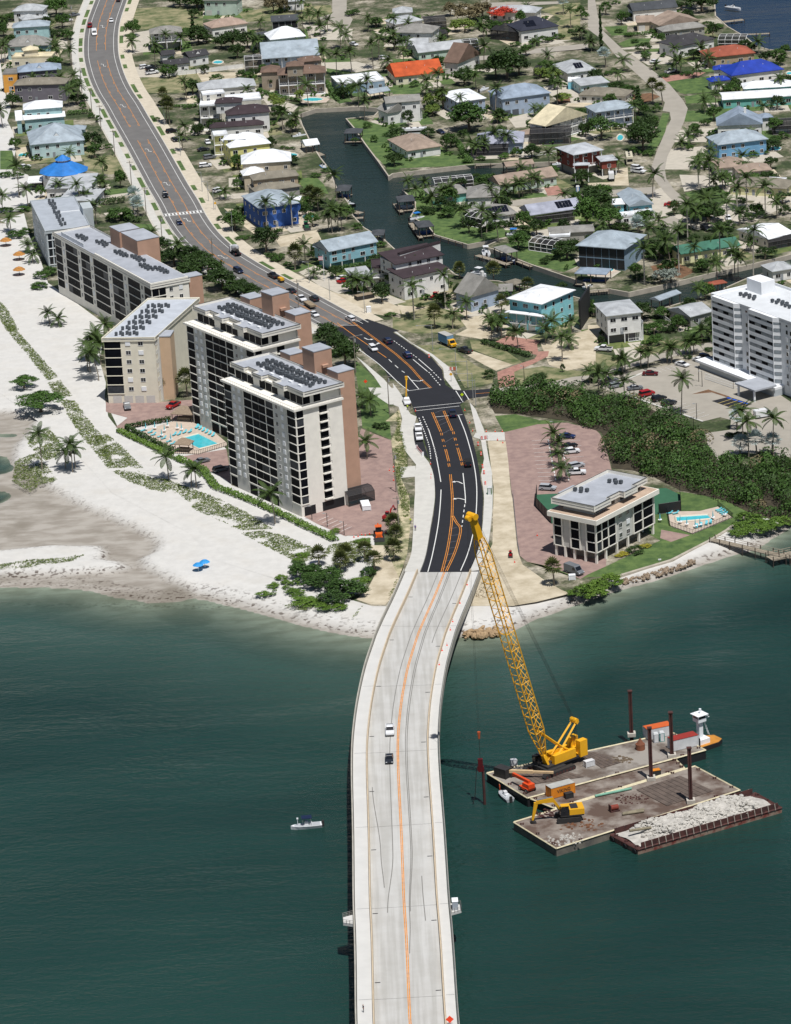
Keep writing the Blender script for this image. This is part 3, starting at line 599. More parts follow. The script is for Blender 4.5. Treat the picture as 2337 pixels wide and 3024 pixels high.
# ================= houses =================
WHITE=mat('white_stucco','d9d8d4',.85,.05,.5);TRIM=mat('white_trim','dcdcda',.7,0);PANE=glass('dark_window_glass');SCREEN=mat('dark_screen_mesh','15171b',.7,.3,.8)
GARD=mat('garage_panel','c4c2bd',.7,.04,.5,stripes=('Z',3,.25));TIMB=mat('weathered_timber','8d8373',.9,.2,1.5);DTIMB=mat('dark_timber','4a3f37',.9,.2,1.5)
WC={'white':'d9d8d5','aqua':'9fc0c2','paleaqua':'b5cccd','greypurple':'6e6a72','orange':'d69a45','cream':'d8cfb8','blue':'2f58a0','teal':'6fb0a8','skyblue':'7fc0d4','brightaqua':'8fd0d8','greyblue':'9aa9bc','yellow':'d8d38a','beige':'b5a994','tan':'a8957c','brick':'8a4438','lime':'b9c68e','offwhite':'c6c2b6','grey':'9a9892','steelblue':'6f9ec0','paleyellow':'d9d5a8','bluegrey':'8399ab','ltaqua':'86b4c0','brownbeige':'9a8d7c','palegreen':'b4c4b8'}
RCOL={'white':'e2e4e6','grey':'86847f','ltgrey':'a9acae','steel':'98a3ab','slate':'45484c','dark':'3b3a3d','brown':'6e5a4e','plum':'3a2f33','tan':'968577','orange':'b5522b','royal':'1f3a9a','green':'3d6a58','terra':'93503d','cream':'cdc2a4','pinktan':'a08b7d','blue':'2d74bd','bluegrey':'8a97a6','lilac':'9a9daa','navy':'2c2f3c','olive':'7d776a','ridged':'b0b4b8'}
METAL={'white','ltgrey','steel','royal','blue','bluegrey','lilac','ridged','green'}
def wallm(k):return mat('wall_' +k,WC[k],.85,.10,.4,stripes=('Z',2.2,.10) if k not in ('white','cream','offwhite','beige','yellow','brick') else (('Z',5,.2) if k=='brick' else None))
def roofm(k):return mat('roof_' +k,RCOL[k],.5 if k in METAL else .9,.20,.3,detail=8,stripes=('X',2.1,.12) if k in METAL else ('Z',9,.22),spec=.4)
_wc={}
def window_mesh(w,h):
    k=(round(w,1),round(h,1))
    if k not in _wc:
        w,h=k;f=MB();t=.09
        for a in ((-w/2-t,-.07,-t,-w/2,.02,h+t),(w/2,-.07,-t,w/2+t,.02,h+t),(-w/2,-.07,h,w/2,.02,h+t),(-w/2,-.09,-t,w/2,.02,0)):f.box(*a)
        if w>1.0:f.box(-.03,-.06,0,.03,.02,h)
        p=MB();p.box(-w/2,-.03,0,w/2,.02,h)
        _wc[k]=(f.mesh('window',TRIM),p.mesh('pane',PANE))
    return _wc[k]
FACE={'f':0,'r':math.pi/2,'b':math.pi,'l':-math.pi/2}
def basis(root,M,o):                              # M: block frame in root frame
    o.matrix_basis=M @ o.matrix_basis;return o
def add_window(root,M,x,y,z,face,w,h):
    f,p=window_mesh(w,h);o=ob('window',f,root);o.matrix_basis=M @ Matrix.Translation((x,y,z)) @ Matrix.Rotation(FACE[face],4,'Z');ob('pane',p,o)
def place(k):
    if isinstance(k,str):t,xy=k.split(' ');return (t,)+tuple(float(q) for q in xy.split(','))
    return k
def slope_quad(mb,pts,th=.14):mb.add(pts)
def roof_mesh(L,D,ze,kind,pitch,oh):
    """roof over a rectangle 0..L x 0..D (eave line), starting at height ze"""
    mb=MB();e=.22
    P4=[(0,0),(L,0),(L,D),(0,D)]
    if kind=='flat':
        mb.box(0,0,ze-.1,L,D,ze+.25);t=.25
        for b in ((0,0,L,t),(0,D-t,L,D),(0,t,t,D-t),(L-t,t,L,D-t)):mb.box(b[0],b[1],ze+.25,b[2],b[3],ze+.55)
        return mb,ze+.25
    if kind=='shed':
        r=D*pitch;mb.loft([[(0,0,ze),(0,D,ze+r),(0,D,ze+r+e),(0,0,ze+e)],[(L,0,ze),(L,D,ze+r),(L,D,ze+r+e),(L,0,ze+e)]]);return mb,ze+r
    swap=(kind=='hip' and D>L) or kind=='gabley'
    hw=(L if swap else D)/2;r=hw*pitch;zt=ze+e+r
    base=[(x,y,ze+e) for x,y in P4];low=[(x,y,ze) for x,y in P4]
    for i in range(4):mb.add([low[i],low[(i+1)%4],base[(i+1)%4],base[i]])
    mb.add(low[::-1])
    if kind=='pyr':
        z2=ze+e+min(L,D)/2*pitch;a=(L/2,D/2,z2)
        for i in range(4):mb.add([base[i],base[(i+1)%4],a])
        return mb,z2
    ins=hw*.98 if kind=='hip' else 0
    if not swap:r0,r1=(ins,D/2,zt),(L-ins,D/2,zt)
    else:r0,r1=(L/2,ins,zt),(L/2,D-ins,zt)
    a,b,c,d=base
    if not swap:mb.add([a,b,r1,r0]);mb.add([b,c,r1]);mb.add([c,d,r0,r1]);mb.add([d,a,r0])
    else:mb.add([b,c,r1,r0]);mb.add([a,b,r0]);mb.add([d,a,r0,r1]);mb.add([c,d,r1])
    return mb,zt
HOUSES=[]                                          # (phrase, image position) for describing trees and cars later
def house(phrase,blocks,name='house',cat='house',label=None):
    root=None
    for bi,b in enumerate(blocks):
        A,B,ze,dep,kind,wc,rc=b[:7];o=b[7] if len(b)>7 else {}
        A,B=place(A),place(B);a=P(*A,GZ+ze);q=P(*B,GZ+ze);a.z=q.z=0
        ex=(q-a);L=ex.length;ex.normalize();ey=Vector((-ex.y,ex.x,0))
        if isinstance(dep,str):c=P(*place(dep),GZ+ze);c.z=0;D=abs((c-a).dot(ey));D=max(4,min(22,D))
        else:D=dep
        MW=Matrix((ex,ey,Vector((0,0,1)))).transposed().to_4x4();MW.translation=a+Vector((0,0,GZ))
        if root is None:
            root=thing(name,label or phrase,cat,a+Vector((0,0,GZ)),math.atan2(ex.y,ex.x));R0=MW.inverted()
        M=R0 @ MW;oh=o.get('oh',.55);pitch=o.get('pitch',.42);z0=o.get('z0',0);x0,x1,y0,y1=oh,L-oh,oh,D-oh
        if kind=='flat':oh=o.get('oh',.08);x0,x1,y0,y1=oh,L-oh,oh,D-oh
        wl=MB();stilt=o.get('stilt',0)
        fr=o.get('porch',0)                        # depth of an open porch along the front
        wl.box(x0,y0+fr,z0+stilt,x1,y1,ze+.05)
        if kind in ('gable','gabley'):
            r=((D if kind=='gable' else L)/2-oh)*pitch
            if kind=='gable':
                for x in (x0,x1):wl.loft([[(x-.04,y0+fr,ze+.05),(x-.04,y1,ze+.05),(x-.04,(y0+y1)/2,ze+r)],[(x+.04,y0+fr,ze+.05),(x+.04,y1,ze+.05),(x+.04,(y0+y1)/2,ze+r)]])
            else:
                for y in (y0+fr,y1):wl.loft([[(x0,y-.04,ze+.05),(x1,y-.04,ze+.05),((x0+x1)/2,y-.04,ze+r)],[(x0,y+.04,ze+.05),(x1,y+.04,ze+.05),((x0+x1)/2,y+.04,ze+r)]])
        basis(root,M,wl.build('wall',wallm(wc),root))
        rm,zt=roof_mesh(L,D,ze,kind,pitch,oh);ro=rm.build('roof',roofm(rc),root);basis(root,M,ro)
        if stilt:
            lo=MB();lo.box(x0+1.2,y0+1.5,0,x1-1.2,y1-.5,stilt);basis(root,M,lo.build('ground_floor',wallm(o.get('under','beige')),root))
            n=max(3,int(L/3.5))
            for i in range(n):
                x=x0+.15+(x1-x0-.3)*i/(n-1)
                for y in (y0+.15,):basis(root,M,MB().box(x-.14,y-.14,0,x+.14,y+.14,stilt).build('post',TRIM if wc != 'blue' else wallm('blue'),root))
        if fr:                                        # porch: floor, posts, railing, dark screen behind
            fl=[z0+stilt]+([ze/2] if o.get('p2') else [])
            for zf in fl:
                basis(root,M,MB().box(x0,y0,zf-.15,x1,y0+fr,zf+.05).build('porch_floor',TRIM,root))
                rl=MB();rl.box(x0,y0,zf+.95,x1,y0+.06,zf+1.03)
                n=int((x1-x0)/.7)
                for i in range(n+1):x=x0+(x1-x0)*i/n;rl.box(x-.025,y0,zf+.05,x+.025,y0+.05,zf+.95)
                basis(root,M,rl.build('porch_railing',TRIM,root))
            n=max(3,int(L/3))
            for i in range(n):x=x0+.1+(x1-x0-.2)*i/(n-1);basis(root,M,MB().box(x-.1,y0+.02,z0+stilt,x+.1,y0+.22,ze).build('porch_post',TRIM,root))
        if o.get('screen'):                           # dark screened front, one panel per bay
            n=max(2,int(L/2.6));hs=[(z0+.3,ze-.35)] if ze<5 else [(z0+.3,ze/2-.2),(ze/2+.2,ze-.3)]
            for za,zb_ in hs:
                for i in range(n):w_=(x1-x0)/n;basis(root,M,MB().box(x0+w_*i+.08,y0-.06,za,x0+w_*(i+1)-.08,y0+.02,zb_).build('screen_panel',SCREEN,root))
        nf=o.get('fl',2 if ze>5.2 else 1);gar=o.get('gar',0)
        if o.get('w',1) and not o.get('screen'):
            zs=[z0+stilt+(ze-stilt-z0)*(i+.32)/nf for i in range(nf)]
            for fi,z in enumerate(zs):
                n=max(1,int((x1-x0)/3.4));h=1.25;skip=0
                for i in range(n):
                    x=x0+(x1-x0)*(i+.5)/n
                    if gar and fi==0 and not stilt:continue
                    if (i*7+fi*3+bi)%5==4:continue
                    add_window(root,M,x,y0+fr,z,'f',o.get('ww',1.1) if (i+bi)%3 else 1.7,h)
                n=max(1,int((y1-y0-fr)/4))
                for i in range(n):
                    y=y0+fr+(y1-y0-fr)*(i+.5)/n
                    for s,x in (('l',x0),('r',x1)):add_window(root,M,x,y,z,s,1.0,h)
        for i in range(gar):
            gw=2.6;x=x0+1.8+i*3.3 if o.get('garl',1) else x1-1.8-i*3.3
            basis(root,M,MB().box(x-gw/2,y0+fr-.07,.05,x+gw/2,y0+fr+.02,2.3).build('garage_door',mat('garage_dark','4d525a',.7,.05) if o.get('gd') else GARD,root))
        if o.get('door',bi==0 and not o.get('screen') and nf>0):
            x=x0+(x1-x0)*.42;zd=z0+stilt;d_=MB().box(x-.5,y0+fr-.05,zd,x+.5,y0+fr+.02,zd+2.1).build('door',mat('door_paint','8a8f94',.6,.05),root);basis(root,M,d_)
        if o.get('chim'):basis(root,M,MB().box(L*.6,D*.35,ze,L*.6+.9,D*.35+.9,zt+.9).build('chimney',WHITE,root))
        if o.get('solar'):
            s_=((D/2 if kind != 'gabley' else L/2))*pitch;x_,n_=L*o.get('sx',.35),o['solar']
            for i in range(n_):
                for j in range(2):mb=MB();xa=x_+i*1.15;ya=D*.12+j*1.75;za=ze+.3+ya*pitch;mb.loft([[(xa,ya,za),(xa+1.05,ya,za),(xa+1.05,ya,za+.06),(xa,ya,za+.06)],[(xa,ya+1.65,za+1.65*pitch),(xa+1.05,ya+1.65,za+1.65*pitch),(xa+1.05,ya+1.65,za+1.65*pitch+.06),(xa,ya+1.65,za+1.65*pitch+.06)]]);basis(root,M,mb.build('solar_panel',mat('solar_panel','14161f',.2,.1),root))
        if o.get('dormer'):
            x_=L*.5;w_=2.6;y_=D*.16;z_=ze+.2+y_*pitch;dm=MB();dm.loft([[(x_-w_/2,y_,z_),(x_+w_/2,y_,z_),(x_,y_,z_+1.3)],[(x_-w_/2,y_+3.2,z_),(x_+w_/2,y_+3.2,z_),(x_,y_+3.2,z_+1.3)]]);d_=dm.build('dormer',roofm(rc),root);basis(root,M,d_)
            v_=MB();v_.add([(x_-w_/2+.3,y_-.02,z_+.08),(x_+w_/2-.3,y_-.02,z_+.08),(x_,y_-.02,z_+1.1)]);basis(Matrix,Matrix.Identity(4),v_.build('dormer_vent',TRIM,d_))
        if o.get('vents',1) and kind != 'flat' and L>8:
            for i in range(2):x_=L*(.3+.37*i);y_=D*.28;z_=ze+.2+y_*pitch;basis(root,M,MB().tube((x_,y_,z_-.2),(x_,y_,z_+.5),.09,None,6).build('roof_vent',TRIM,root))
        if bi==0:HOUSES.append((o.get('short',phrase),proj(MW @ Vector((L/2,D/2,ze/2))),root,L,D))
    return root
def cage(phrase,A,B,h,dep,frame='dark'):
    """screened pool enclosure: metal frame with dark mesh panels"""
    A,B=place(A),place(B);a=P(*A,GZ+h);q=P(*B,GZ+h);a.z=q.z=0;ex=q-a;L=ex.length;ex.normalize();ey=Vector((-ex.y,ex.x,0))
    if isinstance(dep,str):c=P(*place(dep),GZ+h);c.z=0;D=max(3,min(14,abs((c-a).dot(ey))))
    else:D=dep
    root=thing('pool_cage',phrase,'pool cage',a+Vector((0,0,GZ)),math.atan2(ex.y,ex.x));fm=mat('cage_bronze','2a2624',.5,.1) if frame=='dark' else TRIM
    n=max(2,int(L/2.4));r=1.0
    fr=MB();prof=[(0,0),(0,h),(D*.3,h+r),(D*.7,h+r),(D,h+.2)]
    for i in range(n+1):
        x=L*i/n
        for (y0,z0),(y1,z1) in zip(prof,prof[1:]):fr.bar((x,y0,z0),(x,y1,z1),.11)
    for y,z in prof:fr.bar((0,y,max(.06,z)),(L,y,max(.06,z)),.11)
    for y,z in ((0,h*.5),):fr.bar((0,y,z),(L,y,z),.09)
    fr.build('frame',fm,root)
    for i in range(n):
        x0,x1=L*i/n+.06,L*(i+1)/n-.06;mb=MB()
        for (y0,z0),(y1,z1) in zip(prof,prof[1:]):mb.add([(x0,y0,z0),(x1,y0,z0),(x1,y1,z1),(x0,y1,z1)])
        mb.build('mesh_panel',MESHM,root)
    MB().box(.3,.3,0,L-.3,D-.3,.06).build('deck',CONC,root)
    MB().box(L*.2,D*.25,.06,L*.8,D*.7,.075).build('pool_water',POOLW,root)
    return root
def mesh_screen():
    m=bpy.data.materials.new('screen_mesh');m.use_nodes=True;n=m.node_tree.nodes;l=m.node_tree.links;MAT['screen_mesh']=m
    b=n['Principled BSDF'];b.inputs['Base Color'].default_value=(.012,.012,.014,1);b.inputs['Roughness'].default_value=.8
    t=n.new('ShaderNodeBsdfTransparent');x=n.new('ShaderNodeMixShader');x.inputs[0].default_value=.86;l.new(t.outputs[0],x.inputs[1]);l.new(b.outputs[0],x.inputs[2]);l.new(x.outputs[0],n['Material Output'].inputs['Surface']);return m
MESHM=mesh_screen();POOLW=mat('pool_water','46b4bf',.08,.12,.6,coord='World',bump=.1,bscale=1.5)
def shelter(phrase,A,B,h,dep,rc='slate',kind='hip',boat=None):
    """boathouse over the water: hipped roof on piles with a deck"""
    A,B=place(A),place(B);a=P(*A,h);q=P(*B,h);a.z=q.z=0;ex=q-a;L=ex.length;ex.normalize();ey=Vector((-ex.y,ex.x,0))
    if isinstance(dep,str):c=P(*place(dep),h);c.z=0;dep=max(3,min(12,abs((c-a).dot(ey))))
    root=thing('boathouse',phrase,'boathouse',a,math.atan2(ex.y,ex.x));rm,zt=roof_mesh(L,dep,h,kind,.35,.3);rm.build('roof',roofm(rc),root)
    for x in (.4,L/2,L-.4):
        for y in (.4,dep-.4):MB().tube((x,y,-2),(x,y,h+.1),.16,None,8).build('pile',DTIMB,root)
    for s in (0,dep-1.0):MB().box(.1,s,.9,L-.1,s+1.0,1.05).build('deck',TIMB,root)
    if boat:MB().loft([[(L*.2,dep/2-.9,1.0),(L*.2,dep/2+.9,1.0),(L*.2,dep/2+1.0,1.8),(L*.2,dep/2-1.0,1.8)],[(L*.65,dep/2-.9,1.0),(L*.65,dep/2+.9,1.0),(L*.65,dep/2+1.0,1.8),(L*.65,dep/2-1.0,1.8)],[(L*.9,dep/2-.1,1.3),(L*.9,dep/2+.1,1.3),(L*.9,dep/2+.1,1.9),(L*.9,dep/2-.1,1.9)]]).build('lift_cradle',mat('boat_white','d8dadc',.4,0) if boat==1 else mat('boat_blue','2a4a8a',.5,0),root)
    return root
H=house
H('white house with pale metal roof at the top left corner',[('00 100,95','00 355,90',7,10,'hip','white','ltgrey',dict(short='pale-roofed white house')),('00 185,170','00 412,140',4,8,'hip','white','ltgrey',{})])
H('house with broad brownish grey roof and small dormer by the beach',[('00 50,392','00 405,376',5.5,12,'hip','aqua','grey',dict(dormer=1,pitch=.55,short='brownish grey roofed house'))])
H('house with pale blue-grey hip roof behind the brownish grey roof',[('00 100,235','00 412,215',7.5,9,'hip','aqua','steel',{})])
H('cream flat-roofed house with a cream pyramid cupola',[('00 95,482','00 430,472',4.2,8,'flat','cream','cream',dict(short='cream pyramid-roofed house')),('00 190,425','00 326,412',7,5,'pyr','cream','cream',dict(pitch=.6))])
H('narrow orange-yellow stucco house with grey flat roof',[('00 22,618','00 148,612',7.5,9,'flat','orange','grey',dict(short='orange-yellow house'))])
H('house with blue-grey hip roof behind the long grey house',[('00 145,604','00 512,575',8.5,10,'hip','greypurple','bluegrey',dict(dormer=1))])
H('long grey two-storey house with brown-grey roof and white windows',[('00 105,712','00 545,698',7,9,'hip','greypurple','olive',dict(short='long grey two-storey house'))])
H('aqua two-storey house with bright white metal roof by the beach',[('00 190,915','00 522,890',8.6,10,'hip','aqua','white',dict(short='white-roofed aqua beach house')),('00 195,1000','00 545,968',5.2,4,'shed','aqua','white',dict(pitch=.3,w=1)),('00 130,1005','00 190,1000',5.2,6,'shed','aqua','white',dict(w=0))])
H('pale aqua house with wide pale grey roof and triangular vent',[('00 250,1207','00 705,1165',5.6,'00 205,1100','hip','paleaqua','steel',dict(dormer=1,pitch=.5,short='wide pale aqua house')),('00 560,1085','00 708,1078',5.6,6,'hip','paleaqua','steel',dict(w=0))])
# octagonal blue-roofed pavilion house
def octagon():
    c=P('10',530,62,GZ+6.2);r=9.2;root=thing('octagonal_house','white octagonal beach house with a bright blue conical roof','house',(c.x,c.y,GZ));pts=lambda q:[(q*math.cos(math.pi*(k+.5)/5),q*math.sin(math.pi*(k+.5)/5)) for k in range(10)]
    MB().prism(pts(r-1.2),0,6.25).build('wall',wallm('white'),root);rf=MB();rf.prism(pts(r),6.2,9.6,inset=.72);ro=rf.build('roof',roofm('blue'),root)
    MB().prism(pts(2.2),9.4,10.4).build('cupola_wall',TRIM,ro);MB().prism(pts(3.0),10.3,12.0,inset=.9).build('cupola_roof',roofm('blue'),ro)
    for k in range(10):
        t=math.pi*(k+1)/5;x,y=(r-1.2)*.955*math.cos(t),(r-1.2)*.955*math.sin(t)
        o=ob('window',window_mesh(1.6,1.3)[0],root,(x,y,4.4),t+math.pi/2);ob('pane',window_mesh(1.6,1.3)[1],o)
    dk=MB();dk.box(-13.5,-4,3.0,-8,6,3.2);dk.build('deck',TRIM,root)
    rl=MB()
    for i in range(12):rl.box(-13.5+i*.5,-4,3.2,-13.45+i*.5,-3.95,4.2)
    rl.box(-13.5,-4,4.2,-8,-3.94,4.28);rl.build('deck_railing',TRIM,root);MB().box(-12,-2,0,-8,5,3).build('deck_base',SCREEN,root)
    HOUSES.append(('blue-roofed octagonal house',proj((c.x,c.y,4)),root,18,18))
octagon()
H('grey metal-roofed wing in front of the octagonal house',[('10 370,222','10 760,212',4.4,'10 350,140','shed','white','ltgrey',dict(pitch=.12)),('10 480,318','10 780,322',3.2,'10 420,235','shed','white','ltgrey',dict(pitch=.08))])
H('raised white house with grey hip roof and full-width balcony',[('00 1245,287','00 1517,266',7,10,'hip','white','grey',dict(stilt=3.2,porch=2.2,under='grey',short='raised grey-roofed house'))])
H('long low white house with black shingle roofs beside the main road',[('00 1365,548','00 1578,522',3.6,7,'gable','white','dark',dict(short='black-roofed white house')),('00 1570,480','01 112,452',3.8,8,'gable','white','dark',dict(dormer=1)),('00 1340,462','00 1462,448',3.8,6,'gable','white','dark',{})])
H('tall pale house with stairs and garages at the top edge',[('01 52,5','01 338,3',6.6,10,'hip','palegreen','grey',dict(gar=1,stilt=0))])
H('white house with pinkish tan hip roof beside dark trees',[('01 125,236','01 432,192',4.6,11,'hip','white','pinktan',dict(short='pinkish tan roofed house'))])
H('raised house with slate gable roof and dark screened porch',[('01 622,182','01 852,166',6.6,8,'gable','white','slate',dict(screen=1,short='slate-roofed screened house'))])
H('pale two-storey house with brilliant white hip roof',[('01 612,332','01 912,300',7.4,13,'hip','palegreen','white',dict(pitch=.55,short='brilliant white hip-roofed house')),('01 500,318','01 612,300',6,7,'gable','palegreen','slate',{})])
H('grey house with long plain metal roof and deck railing',[('01 545,492','01 1026,456',5.4,'01 560,395','gable','greyblue','steel',dict(porch=1.6,short='long grey-roofed house'))])
cage('white-framed tall pool cage left of the long grey-roofed house','01 400,500','01 545,490',5.6,6,'white')
H('brown-roofed three-storey mansion with columns and terraces facing the canal',[('01 672,628','01 1075,604',8.6,11,'hip','brownbeige','brown',dict(porch=3,p2=1,fl=3,short='brown-roofed mansion')),('01 528,606','01 690,598',7.2,10,'hip','brownbeige','brown',{}),('01 742,556','01 893,548',12,7,'hip','brownbeige','brown',dict(fl=1,z0=8)),('01 860,520','01 1050,500',10.4,7,'hip','brownbeige','brown',dict(fl=1,z0=7))])
H('house with pale low metal roofs left of the mansion',[('01 20,752','01 500,712',4.6,12,'hip','white','ltgrey',dict(pitch=.38,short='pale low metal-roofed house'))])
H('white modern flat-roofed house with stacked balconies',[('01 25,882','01 182,874',9.6,11,'flat','offwhite','white',dict(porch=1.5,p2=1,fl=3,short='white flat-roofed balcony house')),('01 200,850','01 540,822',8.2,10,'flat','offwhite','white',{}),('01 50,790','01 236,772',12.2,5,'flat','offwhite','white',dict(z0=9))])
H('white house with dark plum tile roofs stepping down',[('01 250,962','01 617,930',7.6,11,'hip','white','plum',dict(short='plum-roofed white house')),('01 150,862','01 376,852',11,7,'hip','white','plum',dict(fl=1,z0=7)),('01 110,1068','01 565,1036',4.4,5,'hip','white','plum',dict(pitch=.6))])
H('pale yellow house with bright white metal roofs',[('01 272,1232','01 622,1190',7.2,14,'hip','yellow','white',dict(pitch=.5,short='pale yellow house')),('01 218,1164','01 412,1156',9.2,6,'hip','yellow','white',dict(z0=7,fl=1)),('01 142,1130','01 260,1120',7.4,6,'flat','yellow','white',dict(porch=1.4,p2=1))])
H('beige two-storey house with bright white hip roofs below the yellow house',[('01 372,1366','01 792,1338',8,13,'hip','beige','white',dict(pitch=.5,short='white-roofed beige house')),('11 386,112','11 582,92',5.6,7,'hip','beige','white',dict(pitch=.6))])
H('unfinished house with weathered brown-grey roofs in two tiers',[('11 488,250','11 872,198',7.2,11,'hip','grey','olive',dict(short='unfinished two-tier roofed house')),('11 468,152','11 858,110',10.4,8,'hip','tan','olive',dict(z0=7,fl=1))])
H('vivid blue two-storey house with steel-grey roof and white windows',[('11 520,388','11 858,338',7.4,'11 490,262','hip','blue','steel',dict(short='vivid blue house')),('11 700,320','11 860,318',7.6,4,'shed','blue','white',dict(w=0,z0=4,pitch=.15))])
H('aqua house on stilts with long grey metal roof beside the canal',[('11 1100,744','11 1514,660',7,'11 962,682','gable','ltaqua','steel',dict(stilt=2.8,under='ltaqua',short='aqua stilt house')),('11 962,700','11 1100,748',6.4,3,'hip','ltaqua','steel',dict(w=0,z0=3,pitch=.5))])
H('white modern house with two dark slate roof tiers',[('12 88,968','12 474,880',7.4,'12 38,892','shed','white','plum',dict(pitch=.10,gar=0,short='dark-tiered white modern house')),('12 20,852','12 432,768',10.2,'12 -40,770','shed','white','plum',dict(pitch=.12,z0=6)),('12 60,765','12 398,668',11.6,1.2,'flat','white','plum',dict(z0=9,w=0)),('11 1460,880','11 1610,870',6.6,10,'flat','white','plum',dict(porch=1.5,p2=1,fl=2))])
H('low pale grey-roofed annex behind the palms left of the modern house',[('11 1300,970','11 1480,945',3,'11 1290,900','shed','grey','ltgrey',dict(pitch=.1))])
H('pale blue-grey cottage with steep gable and white chimney',[('12 648,1122','12 898,1052',5,'12 448,1096','gabley','greyblue','grey',dict(pitch=.85,chim=1,short='blue-grey gabled cottage')),('12 880,1075','12 1000,1070',3,7,'gable','greyblue','grey',{})])
H('bright aqua three-level house with white roof and arched garages',[('12 945,1132','12 1240,1182',9.4,'12 1556,1066','hip','brightaqua','white',dict(pitch=.2,fl=3,oh=.7,gar=3,ww=1.8,short='bright aqua house')),('12 930,1248','12 1112,1268',6.2,2.2,'hip','brightaqua','white',dict(porch=1.2,fl=1,z0=3)),('12 1112,1268','12 1250,1288',6.2,2.2,'hip','brightaqua','white',dict(porch=1.2,fl=1,z0=3))])
H('white modern cube house with pale roof and open garage',[('13 150,1282','13 456,1246',9.2,'13 144,1162','hip','white','ltgrey',dict(pitch=.2,fl=2,stilt=2.9,under='greypurple',ww=1.9,short='white cube house')),('13 330,1345','13 460,1330',5.6,3,'flat','white','ltgrey',dict(porch=1.2))])
H('low house with pale grey gable roof beside the white tower',[('13 850,1288','13 1045,1238',3.4,'13 648,1224','gable','grey','ltgrey',dict(pitch=.3,short='low pale grey-roofed house'))])
H('pale yellow cottage with dark green roof and white sunroom',[('13 772,766','13 1272,690',3.4,9,'gable','paleyellow','green',dict(short='green-roofed yellow cottage')),('13 915,742','13 1275,705',3.0,3.5,'shed','white','white',dict(screen=1,pitch=.05))])
H('blue-grey house with big steel hip roof and black screened porches',[('12 1518,692','13 312,724',7.4,'13 460,600','hip','bluegrey','steel',dict(screen=1,pitch=.38,oh=.8,short='screened blue-grey canal house'))])
H('low grey-roofed house behind the screened canal house',[('12 1300,596','13 60,572',3.4,'12 1380,535','hip','grey','grey',dict(pitch=.3)),('12 1300,618','12 1475,612',3.2,4,'flat','grey','white',dict(w=0))])
cage('white-framed pool cage on the lawn beside the canal dock','12 1130,660','12 1330,690',2.8,8,'white')
H('long white-roofed low house with pool cage at the right edge',[('13 1500,642','13 1720,588',3.4,'13 1222,562','gable','offwhite','white',dict(pitch=.2,short='long white-roofed low house')),('13 1390,540','13 1500,548',3.9,3,'flat','offwhite','white',dict(w=0))])
cage('pool cage below the long white-roofed house at the right edge','13 1500,665','13 1720,625',2.6,5,'dark')
H('sky blue cottage with pale roof and pink shutters',[('13 342,368','13 548,346',3.2,'13 200,265','gabley','skyblue','steel',dict(short='sky blue cottage')),('13 200,352','13 310,348',2.8,6,'shed','skyblue','white',dict(pitch=.08))])
H('flat white carport roof below the sky blue cottage',[('13 268,456','13 560,420',2.8,5,'flat','white','white',dict(w=1,short='white carport'))],'carport','carport')
H('wide tan-roofed ranch house with wooden garage door at right',[('13 1250,88','13 1535,62',3.2,9,'hip','offwhite','tan',dict(short='wide tan-roofed ranch house')),('13 1060,52','13 1330,30',3.2,12,'hip','offwhite','tan',dict(gar=2))])
H('dark grey-roofed ranch house behind tall royal palms',[('13 1165,196','13 1652,222',3,11,'hip','paleyellow','olive',dict(short='dark grey-roofed ranch house')),('13 1480,160','13 1625,165',3.5,5,'flat','paleyellow','white',dict(w=0))])
H('small pale roof at the left end of the upper back street',[('02 0,112','02 168,102',4,9,'hip','white','ltgrey',{})])
H('pale-roofed house in front of a black pool cage',[('02 20,206','02 258,166',4,10,'hip','white','ltgrey',dict(short='pale-roofed house by black cage'))])
cage('large black pool cage right of a pale-roofed house','02 262,185','02 445,170',3.2,10)
cage('small black pool cage below the large black one','02 335,290','02 460,270',2.6,6)
H('grey-roofed pale house behind a yellow-green tree',[('02 12,272','02 328,276',5.6,12,'hip','white','grey',dict(short='grey-roofed pale house'))])
H('long pale green house with white-edged gables and pale roof',[('02 210,442','02 602,396',3.4,11,'gable','palegreen','ltgrey',dict(short='long gabled pale green house')),('02 110,382','02 300,372',3.4,9,'gable','palegreen','ltgrey',{})])
cage('pool cage with pale frame at the right end of the gabled house','02 590,365','02 712,355',2.8,7,'white')
H('white house with steep brown gable roof behind palms',[('02 545,528','02 735,448',5,'02 490,486','gabley','white','brown',dict(pitch=.7,short='brown-gabled white house'))])
H('cream ranch house with bright orange tile roof',[('02 18,642','02 424,600',3.4,'02 -10,560','gable','cream','orange',dict(short='orange-roofed ranch house')),('02 165,632','02 352,610',3.0,2.5,'shed','cream','white',dict(w=0,pitch=.05))])
H('white house with broad navy slate hip roof',[('02 1062,262','02 1388,216',5,15,'hip','white','navy',dict(pitch=.5,solar=4,sx=.2,short='navy slate-roofed house'))])
cage('wide black pool cage left of the navy-roofed house','02 812,245','02 1062,270',4,12)
H('pale-roofed house behind the red flowering tree',[('02 800,102','02 1190,108',4,10,'hip','white','ltgrey',dict(short='pale-roofed house behind red tree'))])
H('low pale grey house with skylit hip roof and palms',[('02 1450,612','02 1700,580',3.6,'02 1310,540','hip','white','ltgrey',dict(solar=3,short='skylit pale grey house'))])
cage('small pool cage left of the skylit house','02 1170,575','02 1310,585',2.6,6)
H('pale flat-roofed house beside the orange mulch bed',[('02 1560,716','03 182,684',3.4,10,'shed','paleaqua','ltgrey',dict(pitch=.06)),('02 1455,680','02 1560,676',3,6,'flat','skyblue','white',{})])
H('low dark brown-grey roofed house above the mulch bed',[('02 1540,790','03 312,805',3,10,'hip','white','olive',{})])
